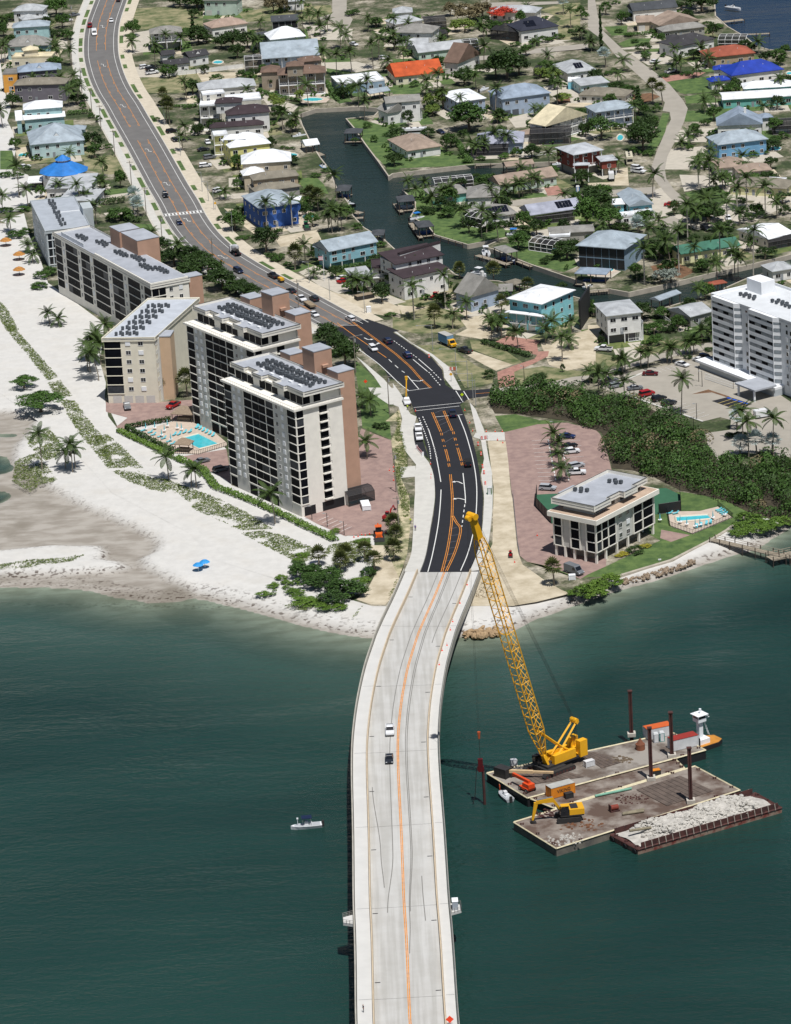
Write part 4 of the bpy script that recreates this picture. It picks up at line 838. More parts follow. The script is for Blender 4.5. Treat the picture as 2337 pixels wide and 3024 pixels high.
H('two-storey blue-grey house with twin dark garage doors',[('02 905,828','02 1318,772',6.8,'02 890,745','hip','greyblue','bluegrey',dict(gar=2,gd=1,short='blue-grey twin-garage house'))])
H('blue-grey house with bright white hip roof above the round tree',[('02 535,852','02 782,816',5.6,'02 395,772','hip','greyblue','white',dict(gar=1,pitch=.3,short='white-roofed blue-grey house'))])
H('white two-storey house with grey roofs, gable wing and outside stairs',[('01 1572,862','02 238,836',8,8,'gable','white','grey',dict(short='white gable-wing house')),('01 1585,942','02 178,902',4.6,9,'gabley','white','grey',dict(pitch=.6)),('02 170,905','02 256,896',4.4,7,'shed','white','grey',dict(porch=1.5,pitch=.2))])
H('low white house with brown-grey hip roof on the canal lawn',[('02 118,1258','02 412,1214',3.1,'02 28,1150','hip','white','tan',dict(short='low brown-grey roofed canal house'))])
H('pale lilac-roofed house with curved pool cage on the canal',[('02 690,1202','02 1088,1186',4,16,'hip','greyblue','lilac',dict(pitch=.4,solar=3,sx=.03,short='lilac-roofed canal house'))])
cage('curved pool cage in front of the lilac-roofed house','02 690,1235','02 960,1225',2.8,5)
H('white gable house with cream roof above a dark cage',[('02 1270,1052','02 1622,950',6.2,'02 1205,1000','gabley','white','cream',dict(pitch=.45,porch=2,p2=1,short='cream-roofed gable house'))])
cage('tall black pool cage below the cream-roofed gable house','02 1145,1110','02 1480,1095',4.4,9)
H('small tan-roofed garage left of the tall black cage',[('02 1082,1120','02 1222,1108',3,6,'hip','white','tan',dict(w=0))],'garage','garage')
H('red brick house with ridged pale metal roofs and carports',[('02 1500,1292','03 132,1246',8,'02 1425,1214','hip','brick','ridged',dict(pitch=.25,stilt=3,porch=1.6,under='grey',short='red brick house')),('03 105,1345','03 250,1330',5.6,8,'hip','brick','ridged',dict(stilt=2.8,pitch=.25)),('12 1500,28','12 1640,22',6.2,3,'hip','brick','ridged',dict(w=0,stilt=5))])
H('blue-grey two-storey house with grey hip roof and twin porches',[('03 58,937','03 392,892',6.4,11,'hip','greyblue','steel',dict(porch=1.6,p2=1,short='blue-grey twin-porch house'))])
H('white house with dark shingle roof and pool cage on the lagoon',[('03 745,392','03 1062,322',4.8,13,'hip','white','dark',dict(solar=0,short='dark-shingled lagoon house')),('03 650,335','03 760,330',4.8,8,'hip','white','dark',{})])
cage('pale-framed pool cage on the lagoon shore','03 1080,330','03 1310,330',3,9,'white')
H('tan house with mottled terracotta hip roof',[('03 1000,482','03 1396,440',4,13,'hip','tan','terra',dict(short='terracotta-roofed house'))])
H('white house with royal blue metal roofs',[('03 1190,632','03 1632,576',4.8,14,'hip','white','royal',dict(pitch=.5,short='royal blue-roofed house')),('03 1020,682','03 1200,662',3.2,6,'hip','white','royal',{}),('03 1035,582','03 1260,575',4,6,'hip','white','royal',{})])
H('long teal house with brilliant white flat metal roof',[('03 1115,832','03 1720,796',3.4,12,'gable','teal','white',dict(pitch=.18,short='long white-roofed teal house')),('03 1290,740','03 1720,715',4.2,9,'hip','teal','white',dict(pitch=.4))])
H('white gabled house with blue-grey metal roof and white chimney',[('03 1068,1046','03 1455,1030',4.8,12,'gabley','white','bluegrey',dict(pitch=.5,chim=1,short='blue-grey gabled chimney house')),('03 1440,985','03 1545,975',4.8,6,'hip','white','bluegrey',{})])
cage('black pool cage right of the chimney house','03 1530,1050','03 1720,1040',3.2,11)
H('blue lap-sided house with steel hip roof and grey base',[('03 1080,1208','03 1502,1156',5.6,'03 978,1140','hip','steelblue','steel',dict(pitch=.45,oh=.7,short='blue lap-sided house'))])
H('tan ranch house with white-edged double gables at the top',[('03 590,216','03 932,170',3.8,12,'gabley','beige','tan',dict(pitch=.35,short='tan double-gable house')),('03 400,190','03 558,182',3.6,9,'gable','beige','tan',dict(gar=1))])
H('house with long slate-grey roof at the top right',[('03 370,96','03 750,60',4.4,11,'gable','white','slate',{})])
H('low grey-roofed house below the tan gables',[('03 620,266','03 982,222',3.2,8,'hip','grey','grey',{})])
H('white flat-roofed house with dark skylight beside the canal end',[('01 1185,708','01 1567,666',3.8,'01 1140,640','flat','bluegrey','white',dict(short='white flat-roofed canal house'))])
H('white house with tan roof along the peninsula street',[('12 890,192','12 1378,112',3.1,'12 842,128','gable','palegreen','tan',dict(short='long tan-roofed peninsula house'))])
H('teal house with dark grey roof at the peninsula tip',[('12 330,290','12 640,250',3,12,'hip','teal','grey',dict(short='teal peninsula house'))])
cage('arched pool cage at the peninsula tip','12 350,172','12 670,140',2.6,6,'white')
H('white house with grey hip roof and wide dark windows on the peninsula',[('12 610,298','12 888,286',3.8,14,'hip','white','grey',dict(pitch=.45,ww=1.7,short='grey-roofed peninsula house'))])
H('pale house with dark grey roof and solar panels on the lawn',[('12 692,472','12 1045,426',3.2,13,'hip','white','grey',dict(solar=7,sx=.3,short='solar-panelled lawn house'))])
cage('domed white-framed pool cage on the peninsula lawn','12 600,440','12 735,470',3.4,9,'white')
H('lime green house with pale ribbed roof and large pool cage',[('12 1145,442','12 1582,380',3.6,'12 1105,370','gable','lime','lilac',dict(solar=5,sx=.55,short='lime green house'))])
cage('low wide pool cage in front of the lime green house','12 1165,455','12 1510,415',2.8,8)
shelter('grey-roofed boathouse at the bend of the canal head','01 1225,1112','01 1370,1108',4.2,7,'slate',boat=1)
shelter('dark-roofed boathouse off the peninsula tip','12 45,332','12 190,320',4.2,8,'slate',boat=1)
shelter('slate-roofed boathouse beside the white water slide','12 215,545','12 348,530',4.2,8,'slate',boat=2)
shelter('grey-roofed boathouse with moored boats on the long dock','12 940,758','12 1045,738',4.4,'12 830,708','grey',boat=2)
shelter('brown-grey boathouse behind the blue-grey cottage','12 1010,1020','12 1110,990',4.2,'12 935,992','olive')
shelter('dark blue boathouse on the west canal bank','11 1150,240','11 1268,238',4.2,8,'slate',boat=2)
shelter('pale grey boathouse off the screened canal house','12 1510,925','13 152,935',4.6,7,'bluegrey',boat=2)
shelter('pale metal boat shelter beside the white picket yard','13 595,1152','13 778,1086',4.6,'13 500,1138','steel','gable')
shelter('rust red roofed dock shelter behind the white tower','13 1010,1025','13 1160,1000',4.2,'13 945,1005','terra')
shelter('white A-frame boathouse with solar roof on the west bank','01 905,1215','01 1028,1200',4.2,8,'white','gable')
shelter('pale tin boat shelter beside the white flat-roofed house','01 1440,782','01 1615,752',4.2,6,'steel','gable')
shelter('brown-roofed dock shelter across the branch canal','12 940,38','12 1180,12',3.4,6,'tan','gable')
H('grey-roofed house on the south bank at the right edge',[('13 1530,912','13 1730,880',3.4,9,'hip','white','ltgrey',{})])
H('white house with pale roof beyond the tall garages at the top',[('01 700,20','01 900,5',4,9,'hip','white','ltgrey',{})])
shelter('grey boathouse right of the aqua stilt house','11 1450,610','11 1560,606',4.2,7,'slate')
# ================= condominium blocks =================
CBEI=mat('condo_beige_stucco','e4e0d6',.85,.05,.4);CGREY=mat('condo_grey_stucco','c2c1bb',.85,.05,.4);TANW=mat('condo_tan_stucco','b08d78',.85,.06,.4);ROOFG=mat('condo_roof_membrane','9fa3aa',.7,.12,.25,detail=7)
CWHT=mat('condo_white_paint','e2e4e6',.8,.04,.4);CPAL=mat('condo_pale_grey','a9b0b3',.85,.05,.5);DGL=mat('tinted_glazing',(.006,.007,.010),.5,.5,.3,spec=.04);ACM=mat('ac_unit_metal','4e5358',.6,.25,2);EDGE=mat('roof_edge_dark','37383b',.7,.1)
_pc={}
def pbox(name,w,h,t,m):
    k=(name,round(w,2),round(h,2),round(t,2),m.name)
    if k not in _pc:_pc[k]=MB().box(-w/2,-t,0,w/2,.02,h).mesh(name,m)
    return _pc[k]
CURT=mat('curtained_glazing','3b3e43',.4,.4,.6,spec=.1)
class Tower:
    def __init__(s,name,label,left,c0,right=None,W=None,z1=None,top=None,cat='condominium',zc=None):
        """left/c0: ends of the front face; right: far end of the end face. Points are (tile x,y) at ground unless zc gives their height"""
        zc=zc or (0,0,0);a=P(*place(left),GZ+zc[0]);b=P(*place(c0),GZ+zc[1]);a.z=b.z=0
        ex=b-a;s.L=ex.length;ex.normalize();ey=Vector((-ex.y,ex.x,0))
        if right:c=P(*place(right),GZ+zc[2]);c.z=0;s.W=abs((c-b).dot(ey))
        else:s.W=W
        if top:                                     # height of the front corner from its position in the photo
            t=uv(*place(top))[1];lo,hi=0,60
            for _ in range(40):
                m=(lo+hi)/2
                if proj(Vector((b.x,b.y,GZ+m)))[1]>t:lo=m
                else:hi=m
            z1=lo
        s.z1=z1;s.root=thing(name,label,cat,(a.x,a.y,GZ),math.atan2(ex.y,ex.x));s.M=Matrix.Identity(4)
        HOUSES.append((label if len(label.split())<7 else name.replace('_',' '),proj(Vector(((a.x+b.x)/2,(a.y+b.y)/2,(z1 or 20)/2))),s.root,s.L,s.W))
    def part(s,name,mb,m,parent=None):return mb.build(name,m,parent or s.root)
    def at(s,me,name,face,d,z,off=0,parent=None):
        x,y={'f':(d,-off),'r':(s.L+off,d),'l':(-off,d)}[face];return ob(name,me,parent or s.root,(x,y,z),FACE[face])
    def facade(s,face,spec,floors,z0,fh,slabm=CBEI,glassm=None,ww=1.1):
        Lf=s.L if face=='f' else s.W;glassm=glassm or DGL
        for it in spec:
            if it[0]=='g':
                f0,f1,n=it[1]*Lf,it[2]*Lf,it[3];w_=(f1-f0)/n
                for k in range(floors):
                    for i in range(n):s.at(pbox('glass_panel',w_-.16,fh-.34,.06,glassm if (k*7+i*5+int(f0*3))%9 else CURT),'glass_panel',face,f0+w_*(i+.5),z0+fh*k+.26)
                    s.at(pbox('balcony_slab',f1-f0+.1,.22,.22,slabm),'balcony_slab',face,(f0+f1)/2,z0+fh*k)
            elif it[0]=='w':
                for k in range(floors):
                    f,p=window_mesh(ww,1.2);o=s.at(f,'window',face,it[1]*Lf,z0+fh*k+1.0);ob('pane',p,o)
                    if (k*5+int(it[1]*50))%4==0:ob('storm_shutter',pbox('storm_shutter',ww+.1,1.3,.16,CWHT),o,(0,-.02,.0))
            elif it[0]=='b':                        # open balconies with dark door and rail
                f0,f1=it[1]*Lf,it[2]*Lf
                for k in range(floors):
                    s.at(pbox('balcony_door',f1-f0-.2,fh-.7,.05,DGL),'balcony_door',face,(f0+f1)/2,z0+fh*k+.3);b=s.at(pbox('balcony_slab',f1-f0,.22,.9,slabm),'balcony_slab',face,(f0+f1)/2,z0+fh*k)
                    mb=MB();wd=f1-f0
                    mb.box(-wd/2,-.9,.95,wd/2,-.85,1.02)
                    for i in range(7):mb.box(-wd/2+wd*i/6-.02,-.89,.22,-wd/2+wd*i/6+.02,-.86,.95)
                    if ('rail',round(wd,2)) not in _pc:_pc[('rail',round(wd,2))]=mb.mesh('balcony_rail',EDGE)
                    ob('balcony_rail',_pc[('rail',round(wd,2))],b)
    def roof(s,z,m=None,par=.6,poly=None,edge=CBEI):
        poly=poly or [(-.3,-.3),(s.L+.3,-.3),(s.L+.3,s.W+.3),(-.3,s.W+.3)]
        s.part('roof',MB().prism(poly,z,z+.3),m or ROOFG);mb=MB();n=len(poly)
        for i in range(n):
            a=Vector((*poly[i],0));b=Vector((*poly[(i+1)%n],0));d=(b-a).normalized()*.16;q=Vector((-d.y,d.x,0))
            mb.prism([((a-d*.99).x,(a-d*.99).y),((b+d*.99).x,(b+d*.99).y),((b+d*.99+q).x,(b+d*.99+q).y),((a-d*.99+q).x,(a-d*.99+q).y)],z-.5-.003*(i%2),z+.3+par+.003*(i%2))
        s.part('parapet',mb,edge);e=MB()
        for i in range(n):
            a=Vector((*poly[i],z+.3+par+.03));b=Vector((*poly[(i+1)%n],z+.3+par+.03));e.bar(a,b,.14)
        s.part('parapet_coping',e,EDGE if edge==CBEI else edge)
    def acs(s,z,spots,n,jit=1.6):
        k='ac'
        if k not in _pc:
            mb=MB();mb.box(-.42,-.42,.25,.42,.42,1.05);mb.tube((0,0,1.05),(0,0,1.12),.36,None,10);mb.box(-.4,-.05,0,.4,.05,.25);_pc[k]=mb.mesh('ac_unit',ACM)
        rnd=random.Random(3)
        for x,y in spots:
            for i in range(n):ob('ac_unit',_pc[k],s.root,(x*s.L+(i-n/2)*1.05+rnd.uniform(-.1,.1),y*s.W+(i%2)*1.15+rnd.uniform(-.2,.2),z),rnd.choice((0,.1,1.57)))
def wbox(t,name,x0,y0,z0,x1,y1,z1,m):return t.part(name,MB().box(x0,y0,z0,x1,y1,z1),m)
def tall(name,label,left,c0,W,z1,zc=None,pieces=None):
    t=Tower(name,label,left,c0,None,W,z1,None,'condominium tower',zc);L=t.L;gf=3.3;fh=(z1-gf)/11
    wbox(t,'wall',0,0,0,L,W,z1,CBEI)
    mid=wbox(t,'wall_panel',L*.115,-.12,0,L*.265,.05,z1-.4,CGREY);wbox(t,'wall_panel',L*.70,-.12,0,L*.875,.05,z1-.4,CGREY)
    t.facade('f',[('g',.005,.105,1),('g',.28,.39,1),('g',.395,.58,2),('g',.59,.69,1),('g',.885,.995,1)],11,gf,fh)
    for k in range(11):
        for f in (.15,.225,.745,.825):
            fm,pm=window_mesh(1.1,1.15);o=ob('window',fm,t.root,(f*L,-.12,gf+fh*k+1.0));ob('pane',pm,o)
            if (k*3+int(f*40))%3==0:ob('storm_shutter',pbox('storm_shutter',1.2,1.25,.14,CWHT),o,(0,-.02,0))
    t.facade('r',[('g',.02,.17,1),('b',.5,.68)],11,gf,fh)
    for f0,f1 in ((.01,.105),(.28,.39),(.41,.57),(.6,.69)):t.at(pbox('ground_glazing',(f1-f0)*L-.3,gf-.5,.06,DGL),'ground_glazing','f',(f0+f1)/2*L,.1)
    for f0,f1 in ((.06,.3),(.45,.92)):t.at(pbox('garage_shade_panel',(f1-f0)*W,gf-.7,.05,SCREEN),'garage_shade_panel','r',(f0+f1)/2*W,.05)  # solid dark panels paint in the shade of the open garage
    t.part('terrace_slab',MB().box(-.5,-.8,z1,L+.7,W+.2,z1+.55),CBEI)
    for x0,y0,x1,y1 in ((-.5,-.8,L+.7,-.72),(L+.62,-.7,L+.7,W)):
        rl=MB();rl.box(x0,y0,z1+1.35,x1,y1,z1+1.43);n=34
        for i in range(n+1):x=x0+(x1-x0)*i/n;y=y0+(y1-y0)*i/n;rl.box(x-.02,y-.02,z1+.55,x+.02,y+.02,z1+1.35)
        t.part('terrace_rail',rl,mat('rail_pale','b9b6ae',.6,0))
    wbox(t,'penthouse_wall',L*.03,3.2,z1+.5,L-1.2,W,z1+3.6,CBEI)
    for i in range(11):
        if i in (3,7):continue
        w_=L*.085;ob('penthouse_glazing',pbox('penthouse_glazing',w_-.25,2.3,.06,DGL),t.root,(L*.04+w_*(i+.5),3.2,z1+.75))
    for y in (4.6,8.0):ob('penthouse_glazing',pbox('penthouse_glazing',2.2,2.2,.06,DGL),t.root,(L-1.2,y,z1+.75),FACE['r'])
    zr=z1+3.6;poly=[(0,2.6),(L*.2,2.6),(L*.2,4.0),(L*.33,4.0),(L*.33,2.0),(L*.47,2.0),(L*.47,4.2),(L*.64,4.2),(L*.64,1.6),(L*.80,1.6),(L*.80,2.6),(L+.9,2.6),(L+.9,W+.4),(0,W+.4)]
    t.roof(zr+.5,ROOFG,.55,poly)
    t.acs(zr+.8,((.28,.50),(.42,.50),(.56,.50),(.70,.50),(.84,.50)),7);t.acs(zr+.8,((.25,.72),(.40,.72),(.55,.72),(.72,.72),(.86,.72)),6)
    for i in range(5):wbox(t,'roof_hatch',L*(.3+.13*i),W*.36,zr+.8,L*(.3+.13*i)+1.6,W*.36+.7,zr+1.3,CWHT)
    tw=wbox(t,'stair_tower',L-7,W+.3,0,L-1.6,W+5.6,zr+3.4,TANW);wbox(t,'stair_tower',L*.50,W-.2,0,L*.66,W+5.6,zr+7.0,TANW);wbox(t,'stair_tower',L*.16,W+.3,0,L*.30,W+5,zr+3.0,TANW)
    wbox(t,'stair_roof',L*.50-.1,W-.3,zr+7.0,L*.66+.1,W+5.7,zr+7.25,ROOFG);wbox(t,'stair_roof',L-7.1,W+.2,zr+3.4,L-1.5,W+5.7,zr+3.6,ROOFG);wbox(t,'stair_roof',L*.16-.1,W+.2,zr+3,L*.30+.1,W+5.1,zr+3.2,ROOFG)
    wbox(t,'gallery',L*.02,W,0,L*.98,W+.28,zr-1.0,CGREY)
    wbox(t,'stair_awning',L*.66+.02,W+2.0,zr+2.2,L*.66+.9,W+4.0,zr+2.9,TANW)
    return t
T5=tall('front_condo_tower','beige eleven-storey condominium tower with dark glazing nearest the bridge','21 290,1322','31 880,245',15.2,30.6)
_p=P('21',480,218,GZ+30.6);_l=P('20',1628,812,GZ)
_T['Q']=(*proj(Vector((_p.x,_p.y,GZ))),1.0);T4=tall('rear_condo_tower','second beige condominium tower with dark glazing behind the nearest one','20 1612,812','Q 0,0',15.2,30.6)
# six-storey long block
t=Tower('long_condo_block','long beige six-storey block with columns of dark glazing by the beach','10 492,1082','10 1258,1040','10 1545,968',None,20.0,None,'condominium block',(0,20,20));L,W,z1=t.L,t.W,t.z1
wbox(t,'wall',0,0,0,L,W,z1,CBEI);fh=(z1-3.0)/6
sp=[('g',.005,.075,1),('w',.096),('g',.118,.245,3),('w',.263),('g',.282,.375,2),('w',.394),('g',.412,.56,3),('w',.582),('g',.602,.715,2),('w',.738),('g',.765,.885,2),('w',.905),('g',.928,.995,1)]
t.facade('f',sp,6,2.6,fh);t.facade('r',[('g',.01,.38,2),('w',.52),('w',.78)],6,2.6,fh)
t.roof(z1);t.acs(z1+.4,((.16,.35),(.30,.55)),7);t.acs(z1+.4,((.52,.35),(.60,.55),(.70,.35),(.78,.55),(.86,.40)),7)
wbox(t,'roof_step',L*.44,-.35,z1+.3,L+.35,W*.98,z1+1.5,CBEI);wbox(t,'roof',L*.44+.3,0,z1+1.5,L,W*.96,z1+1.6,ROOFG)
t.acs(z1+1.6,((.55,.4),(.66,.55),(.80,.4),(.88,.6)),8)
wbox(t,'stair_tower',L*.30,W*.8,0,L*.40,W+4.5,z1+6,TANW);wbox(t,'stair_roof',L*.30-.1,W*.8-.1,z1+6,L*.40+.1,W+4.6,z1+6.2,ROOFG);wbox(t,'stair_tower',L*.44,W*.75,0,L*.60,W+4.5,z1+6.5,TANW);wbox(t,'stair_roof',L*.44-.1,W*.75-.1,z1+6.5,L*.60+.1,W+4.6,z1+6.7,ROOFG)
wbox(t,'stair_tower',L-5,W+.3,0,L-.5,W+5,z1+.8,TANW);wbox(t,'stair_roof',L-5.1,W+.2,z1+.8,L-.4,W+5.1,z1+1.0,ROOFG)
for i in range(8):ob('roof_screen',pbox('roof_screen',L*.028,1.3,.08,CWHT),t.root,(L*.06+i*L*.03,1.2,z1+.35))
# diagonal six-storey wing
t=Tower('wing_condo_block','cream six-storey wing with flat pale roof and garage doors','20 905,650','20 1325,645',None,1,None,'20 1305,118','condominium block');z1=t.z1
_c=P('10',1650,1130,GZ+z1+.4);_b=t.root.matrix_basis;t.root.rotation_euler.z;ex=Vector((math.cos(t.root.rotation_euler.z),math.sin(t.root.rotation_euler.z),0));ey=Vector((-ex.y,ex.x,0));t.W=W=min(60,(_c-t.root.location).dot(ey));sk=((_c-t.root.location).dot(ex)-t.L)/W;L=t.L
pol=lambda x0,x1,y0,y1:[(x0+sk*y0,y0),(x1+sk*y0,y0),(x1+sk*y1,y1),(x0+sk*y1,y1)]
CREAM=mat('condo_cream_stucco','dad4c2',.85,.05,.4)
t.part('wall',MB().prism(pol(0,L,0,W),0,z1),CREAM);fh=(z1-2.9)/6
t.facade('f',[('g',.0,.33,1),('w',.47),('w',.72)],6,2.9,fh,CREAM,ww=1.4)
for k in range(6):
    x,y=-.06+sk*2.2,2.2;o=ob('glass_panel',pbox('glass_panel',4.2,fh-.34,.1,DGL),t.root,(x,y,2.9+fh*k+.26),-math.pi/2+math.atan2(-sk,1)*-1)
for i in range(4):ob('garage_door',pbox('garage_door',L*.17,2.3,.06,GARD),t.root,(L*(.18+.22*i),0,.05))
t.roof(z1,mat('wing_roof_pale','b4b9c0',.6,.08,.3),.45,pol(-.4,L+.3,-.3,W),CREAM)
for i in range(6):t.acs(z1+.35,((.42+sk*W*(.08+.14*i)/L,.08+.14*i),),7)
wbox(t,'stair_tower',L+.3,3.0,0,L+4.2,9.0,z1-.2,mat('condo_buff_stucco','c4a98c',.85,.05,.4));wbox(t,'stair_roof',L+.2,2.9,z1-.2,L+4.3,9.1,z1+.1,ROOFG)
wbox(t,'side_gallery',L+sk*2-.4,2,0,L+sk*2+.6,3.0,z1-.3,CGREY)
for k in range(6):
    for y in (.9,2.0):f,p=window_mesh(.7,1.1);o=ob('window',f,t.root,(L+sk*y+.0,y,2.9+fh*k+.9),math.pi/2);ob('pane',p,o)
# grey-white block farthest up the beach
t=Tower('grey_condo_block','plain pale grey four-storey block farthest up the beach','10 260,330','10 382,578','10 738,528',None,12.4,None,'condominium block',(12.4,12.4,12.4));L,W,z1=t.L,t.W,t.z1
wbox(t,'wall',0,0,0,L,W,z1,CPAL);fh=(z1-1.0)/4;t.facade('f',[('w',.06+.094*i) for i in range(10)],4,.6,fh,CPAL);t.facade('r',[('g',.03,.12,1),('g',.14,.2,1)],4,.8,fh,CWHT,PANE)
t.roof(z1,mat('grey_block_roof','a3a9b0',.6,.08,.3),.25,None,CPAL);t.acs(z1+.35,((.12,.40),(.22,.40),(.35,.40),(.5,.40),(.62,.40),(.75,.40),(.88,.40)),3);wbox(t,'stair_tower',L*.42,W,0,L*.62,W+3.5,z1+2.6,CPAL);wbox(t,'roof_seam',L*.45,W*.45,z1+.3,L*.46,W,z1+.5,CWHT)
# small four-storey condominium by the water
t=Tower('small_condo_block','four-storey beige condominium with green tennis court beside the water','32 1352,562','33 76,636','33 606,446',None,None,'33 42,300','condominium block');t.W*=1.17;L,W,z1=t.L,t.W,t.z1;gf=3.0;fh=(z1-gf)/3
wbox(t,'wall',.1,.1,gf,L-.1,W-.1,z1,CGREY);wbox(t,'ground_floor',3,3,0,L-3,W-3,gf,mat('ground_floor_wall','8d877c',.9,.1))  # recessed ground floor has a darker grey-brown wall colour
for x in (.3,L*.24,L*.46,L*.72,L-.3):
    for y in (.3,W*.17,W*.36,W*.55,W*.74,W-.3):
        if x in (.3,L-.3) or y in (.3,W-.3):wbox(t,'column',x-.28,y-.28,0,x+.28,y+.28,gf+.01,CBEI)
t.facade('f',[('g',.0,.2,1),('g',.40,.62,1),('g',.78,.98,1)],3,gf,fh);t.facade('r',[('g',.0,.09,1),('g',.10,.2,1),('g',.21,.33,1),('w',.42),('w',.55),('g',.65,.79,1),('g',.82,.98,1)],3,gf,fh,ww=1.3)
for f in (.0,.2,.4,.62,.78,1.0):wbox(t,'pilaster',f*L-.2,-.22,gf,f*L+.2,.05,z1,CBEI)
for f in (.0,.095,.205,.335,.64,.8,1.0):wbox(t,'pilaster',L-.05,f*W-.2,gf,L+.22,f*W+.2,z1,CBEI)
wbox(t,'terrace_slab',-1.2,-1.2,z1,L+1.2,W+1.2,z1+1.3,CBEI);wbox(t,'terrace_floor',-.9,-.9,z1+1.3,L+.9,W+.9,z1+1.34,mat('terrace_tile','b09a86',.8,.1));wbox(t,'penthouse_wall',1.6,2.4,z1+1.3,L-2.2,W-2.4,z1+3.6,CGREY)
for i in range(9):
    if i==4:continue
    ob('penthouse_glazing',pbox('penthouse_glazing',W*.08,2.0,.06,mat('bronze_screen','2c2a28',.5,.2)),t.root,(L-2.2,W*(.14+.09*i),z1+1.6),FACE['r'])
t.roof(z1+3.6,ROOFG,.8,[(-.6,.2),(L-.2,.2),(L-.2,W*.28),(L-1.4,W*.28),(L-1.4,W*.5),(L+.2,W*.5),(L+.2,W*.72),(L-1.4,W*.72),(L-1.4,W-.6),(-.6,W-.6)]);t.acs(z1+3.9,((.2,.35),(.5,.72)),4)
wbox(t,'stair_tower',-4.0,W*.3,0,-.9,W*.55,z1+3.0,TANW);wbox(t,'stair_roof',-4.1,W*.3-.1,z1+3.0,-.9,W*.55+.1,z1+3.2,ROOFG)
# white tower at the right edge
t=Tower('white_condo_tower','white condominium tower with angled glazed bays at the right edge','23 1055,352','23 1700,600',None,20,None,None,'condominium tower');
tt=uv('13',1042,1112)[1];lo,hi=0,60;_a=t.root.location
for _ in range(40):
    m_=(lo+hi)/2
    if proj(Vector((_a.x,_a.y,GZ+m_)))[1]>tt:lo=m_
    else:hi=m_
t.z1=z1=lo;L=t.L=t.L*1.25;W=t.W
z0=2.2;fh=(z1-z0)/9
wbox(t,'wall',0,0,0,L,W,z1,CWHT);t.roof(z1,mat('white_roof','cdd0d2',.6,.06,.3),.7,None,CWHT)
GLW=mat('pale_bay_glazing','8d959b',.2,.3,.5)
for b0,b1 in ((.03,.30),(.41,.70),(.86,1.0)):
    x0,x1=b0*L,b1*L
    for k in range(9):
        zf=z0+fh*k;poly=[(x0,0),(x0+.2,-1.5),(x1-1.9,-1.5),(x1,0)]
        s_=t.part('bay_slab',MB().prism(poly,zf-.14,zf+.95),CWHT);n=4;w_=(x1-2.1-x0)/n
        for i in range(n):ob('bay_window',pbox('bay_window',w_-.14,fh-1.35,.05,DGL if (i*2+k*3)%5<2 else GLW),t.root,(x0+.2+w_*(i+.5),-1.42,zf+1.05))
        a_=math.atan2(1.5,1.9);ob('bay_window',pbox('bay_window',2.2,fh-1.35,.05,GLW),t.root,(x1-.95,-.75,zf+1.05),a_)
    t.part('bay_core',MB().prism([(x0+.1,.02),(x0+.3,-1.36),(x1-2.0,-1.36),(x1-.15,.02)],z0,z1-.1),mat('bay_core_grey','8d949a',.8,.1));t.part('bay_roof',MB().prism([(x0,0),(x0+.2,-1.6),(x1-1.9,-1.6),(x1+.1,0)],z1-.5,z1+.9),CWHT)  # core behind the bay windows is a plain mid grey
    for x in (x0+.06,x1-1.9):wbox(t,'bay_mullion',x-.1,-1.58,z0,x+.1,-1.35,z1-.3,CWHT)
t.facade('f',[('w',.35),('w',.385),('w',.76),('w',.80)],9,z0,fh,ww=.9)
wbox(t,'podium_roof',-3.5,-4.6,2.0,L*.72,-.1,2.7,CWHT);wbox(t,'podium_wall',-2.5,-3.8,0,L*.72,-.2,2.0,mat('podium_wall','aab0b4',.85,.05));wbox(t,'roof_house',L*.05,W*.55,z1,L*.2,W*.8,z1+4.2,CWHT)
t.acs(z1+.35,((.2,.3),(.45,.45),(.62,.45),(.8,.5)),7);t.acs(z1+.35,((.1,.62),),5)
wbox(t,'entrance_canopy',L*.54,-11.5,3.4,L*.74,-3.5,3.9,ROOFG);
for x in (.56,.72):wbox(t,'canopy_post',x*L-.25,-11.2,0,x*L+.25,-10.7,3.4,CWHT)
# ================= plants =================
def foliage(name,a,b,val=.35,trans=True):
    if name in MAT:return MAT[name]
    m=bpy.data.materials.new(name);m.use_nodes=True;MAT[name]=m;n=m.node_tree.nodes;l=m.node_tree.links;p=n['Principled BSDF']
    oi=n.new('ShaderNodeObjectInfo');ge=n.new('ShaderNodeNewGeometry')
    ns=n.new('ShaderNodeTexNoise');ns.inputs['Scale'].default_value=.45;ns.inputs['Detail'].default_value=3;tc=n.new('ShaderNodeTexCoord');l.new(tc.outputs['Object'],ns.inputs['Vector'])
    ad=n.new('ShaderNodeMath');ad.operation='MULTIPLY_ADD';l.new(ge.outputs['Random Per Island'],ad.inputs[0]);ad.inputs[1].default_value=.45;l.new(ns.outputs[0],ad.inputs[2])
    a2=n.new('ShaderNodeMath');a2.operation='MULTIPLY_ADD';l.new(oi.outputs['Random'],a2.inputs[0]);a2.inputs[1].default_value=.3;l.new(ad.outputs[0],a2.inputs[2])
    rp=n.new('ShaderNodeValToRGB');rp.color_ramp.elements[0].position=.35;rp.color_ramp.elements[1].position=1.15 if False else 1.0
    rp.color_ramp.elements[0].color=(*rgb(a),1);rp.color_ramp.elements[1].color=(*rgb(b),1)
    l.new(a2.outputs[0],rp.inputs[0]);l.new(rp.outputs[0],p.inputs['Base Color']);p.inputs['Roughness'].default_value=.6;p.inputs['Specular IOR Level'].default_value=.25
    return m
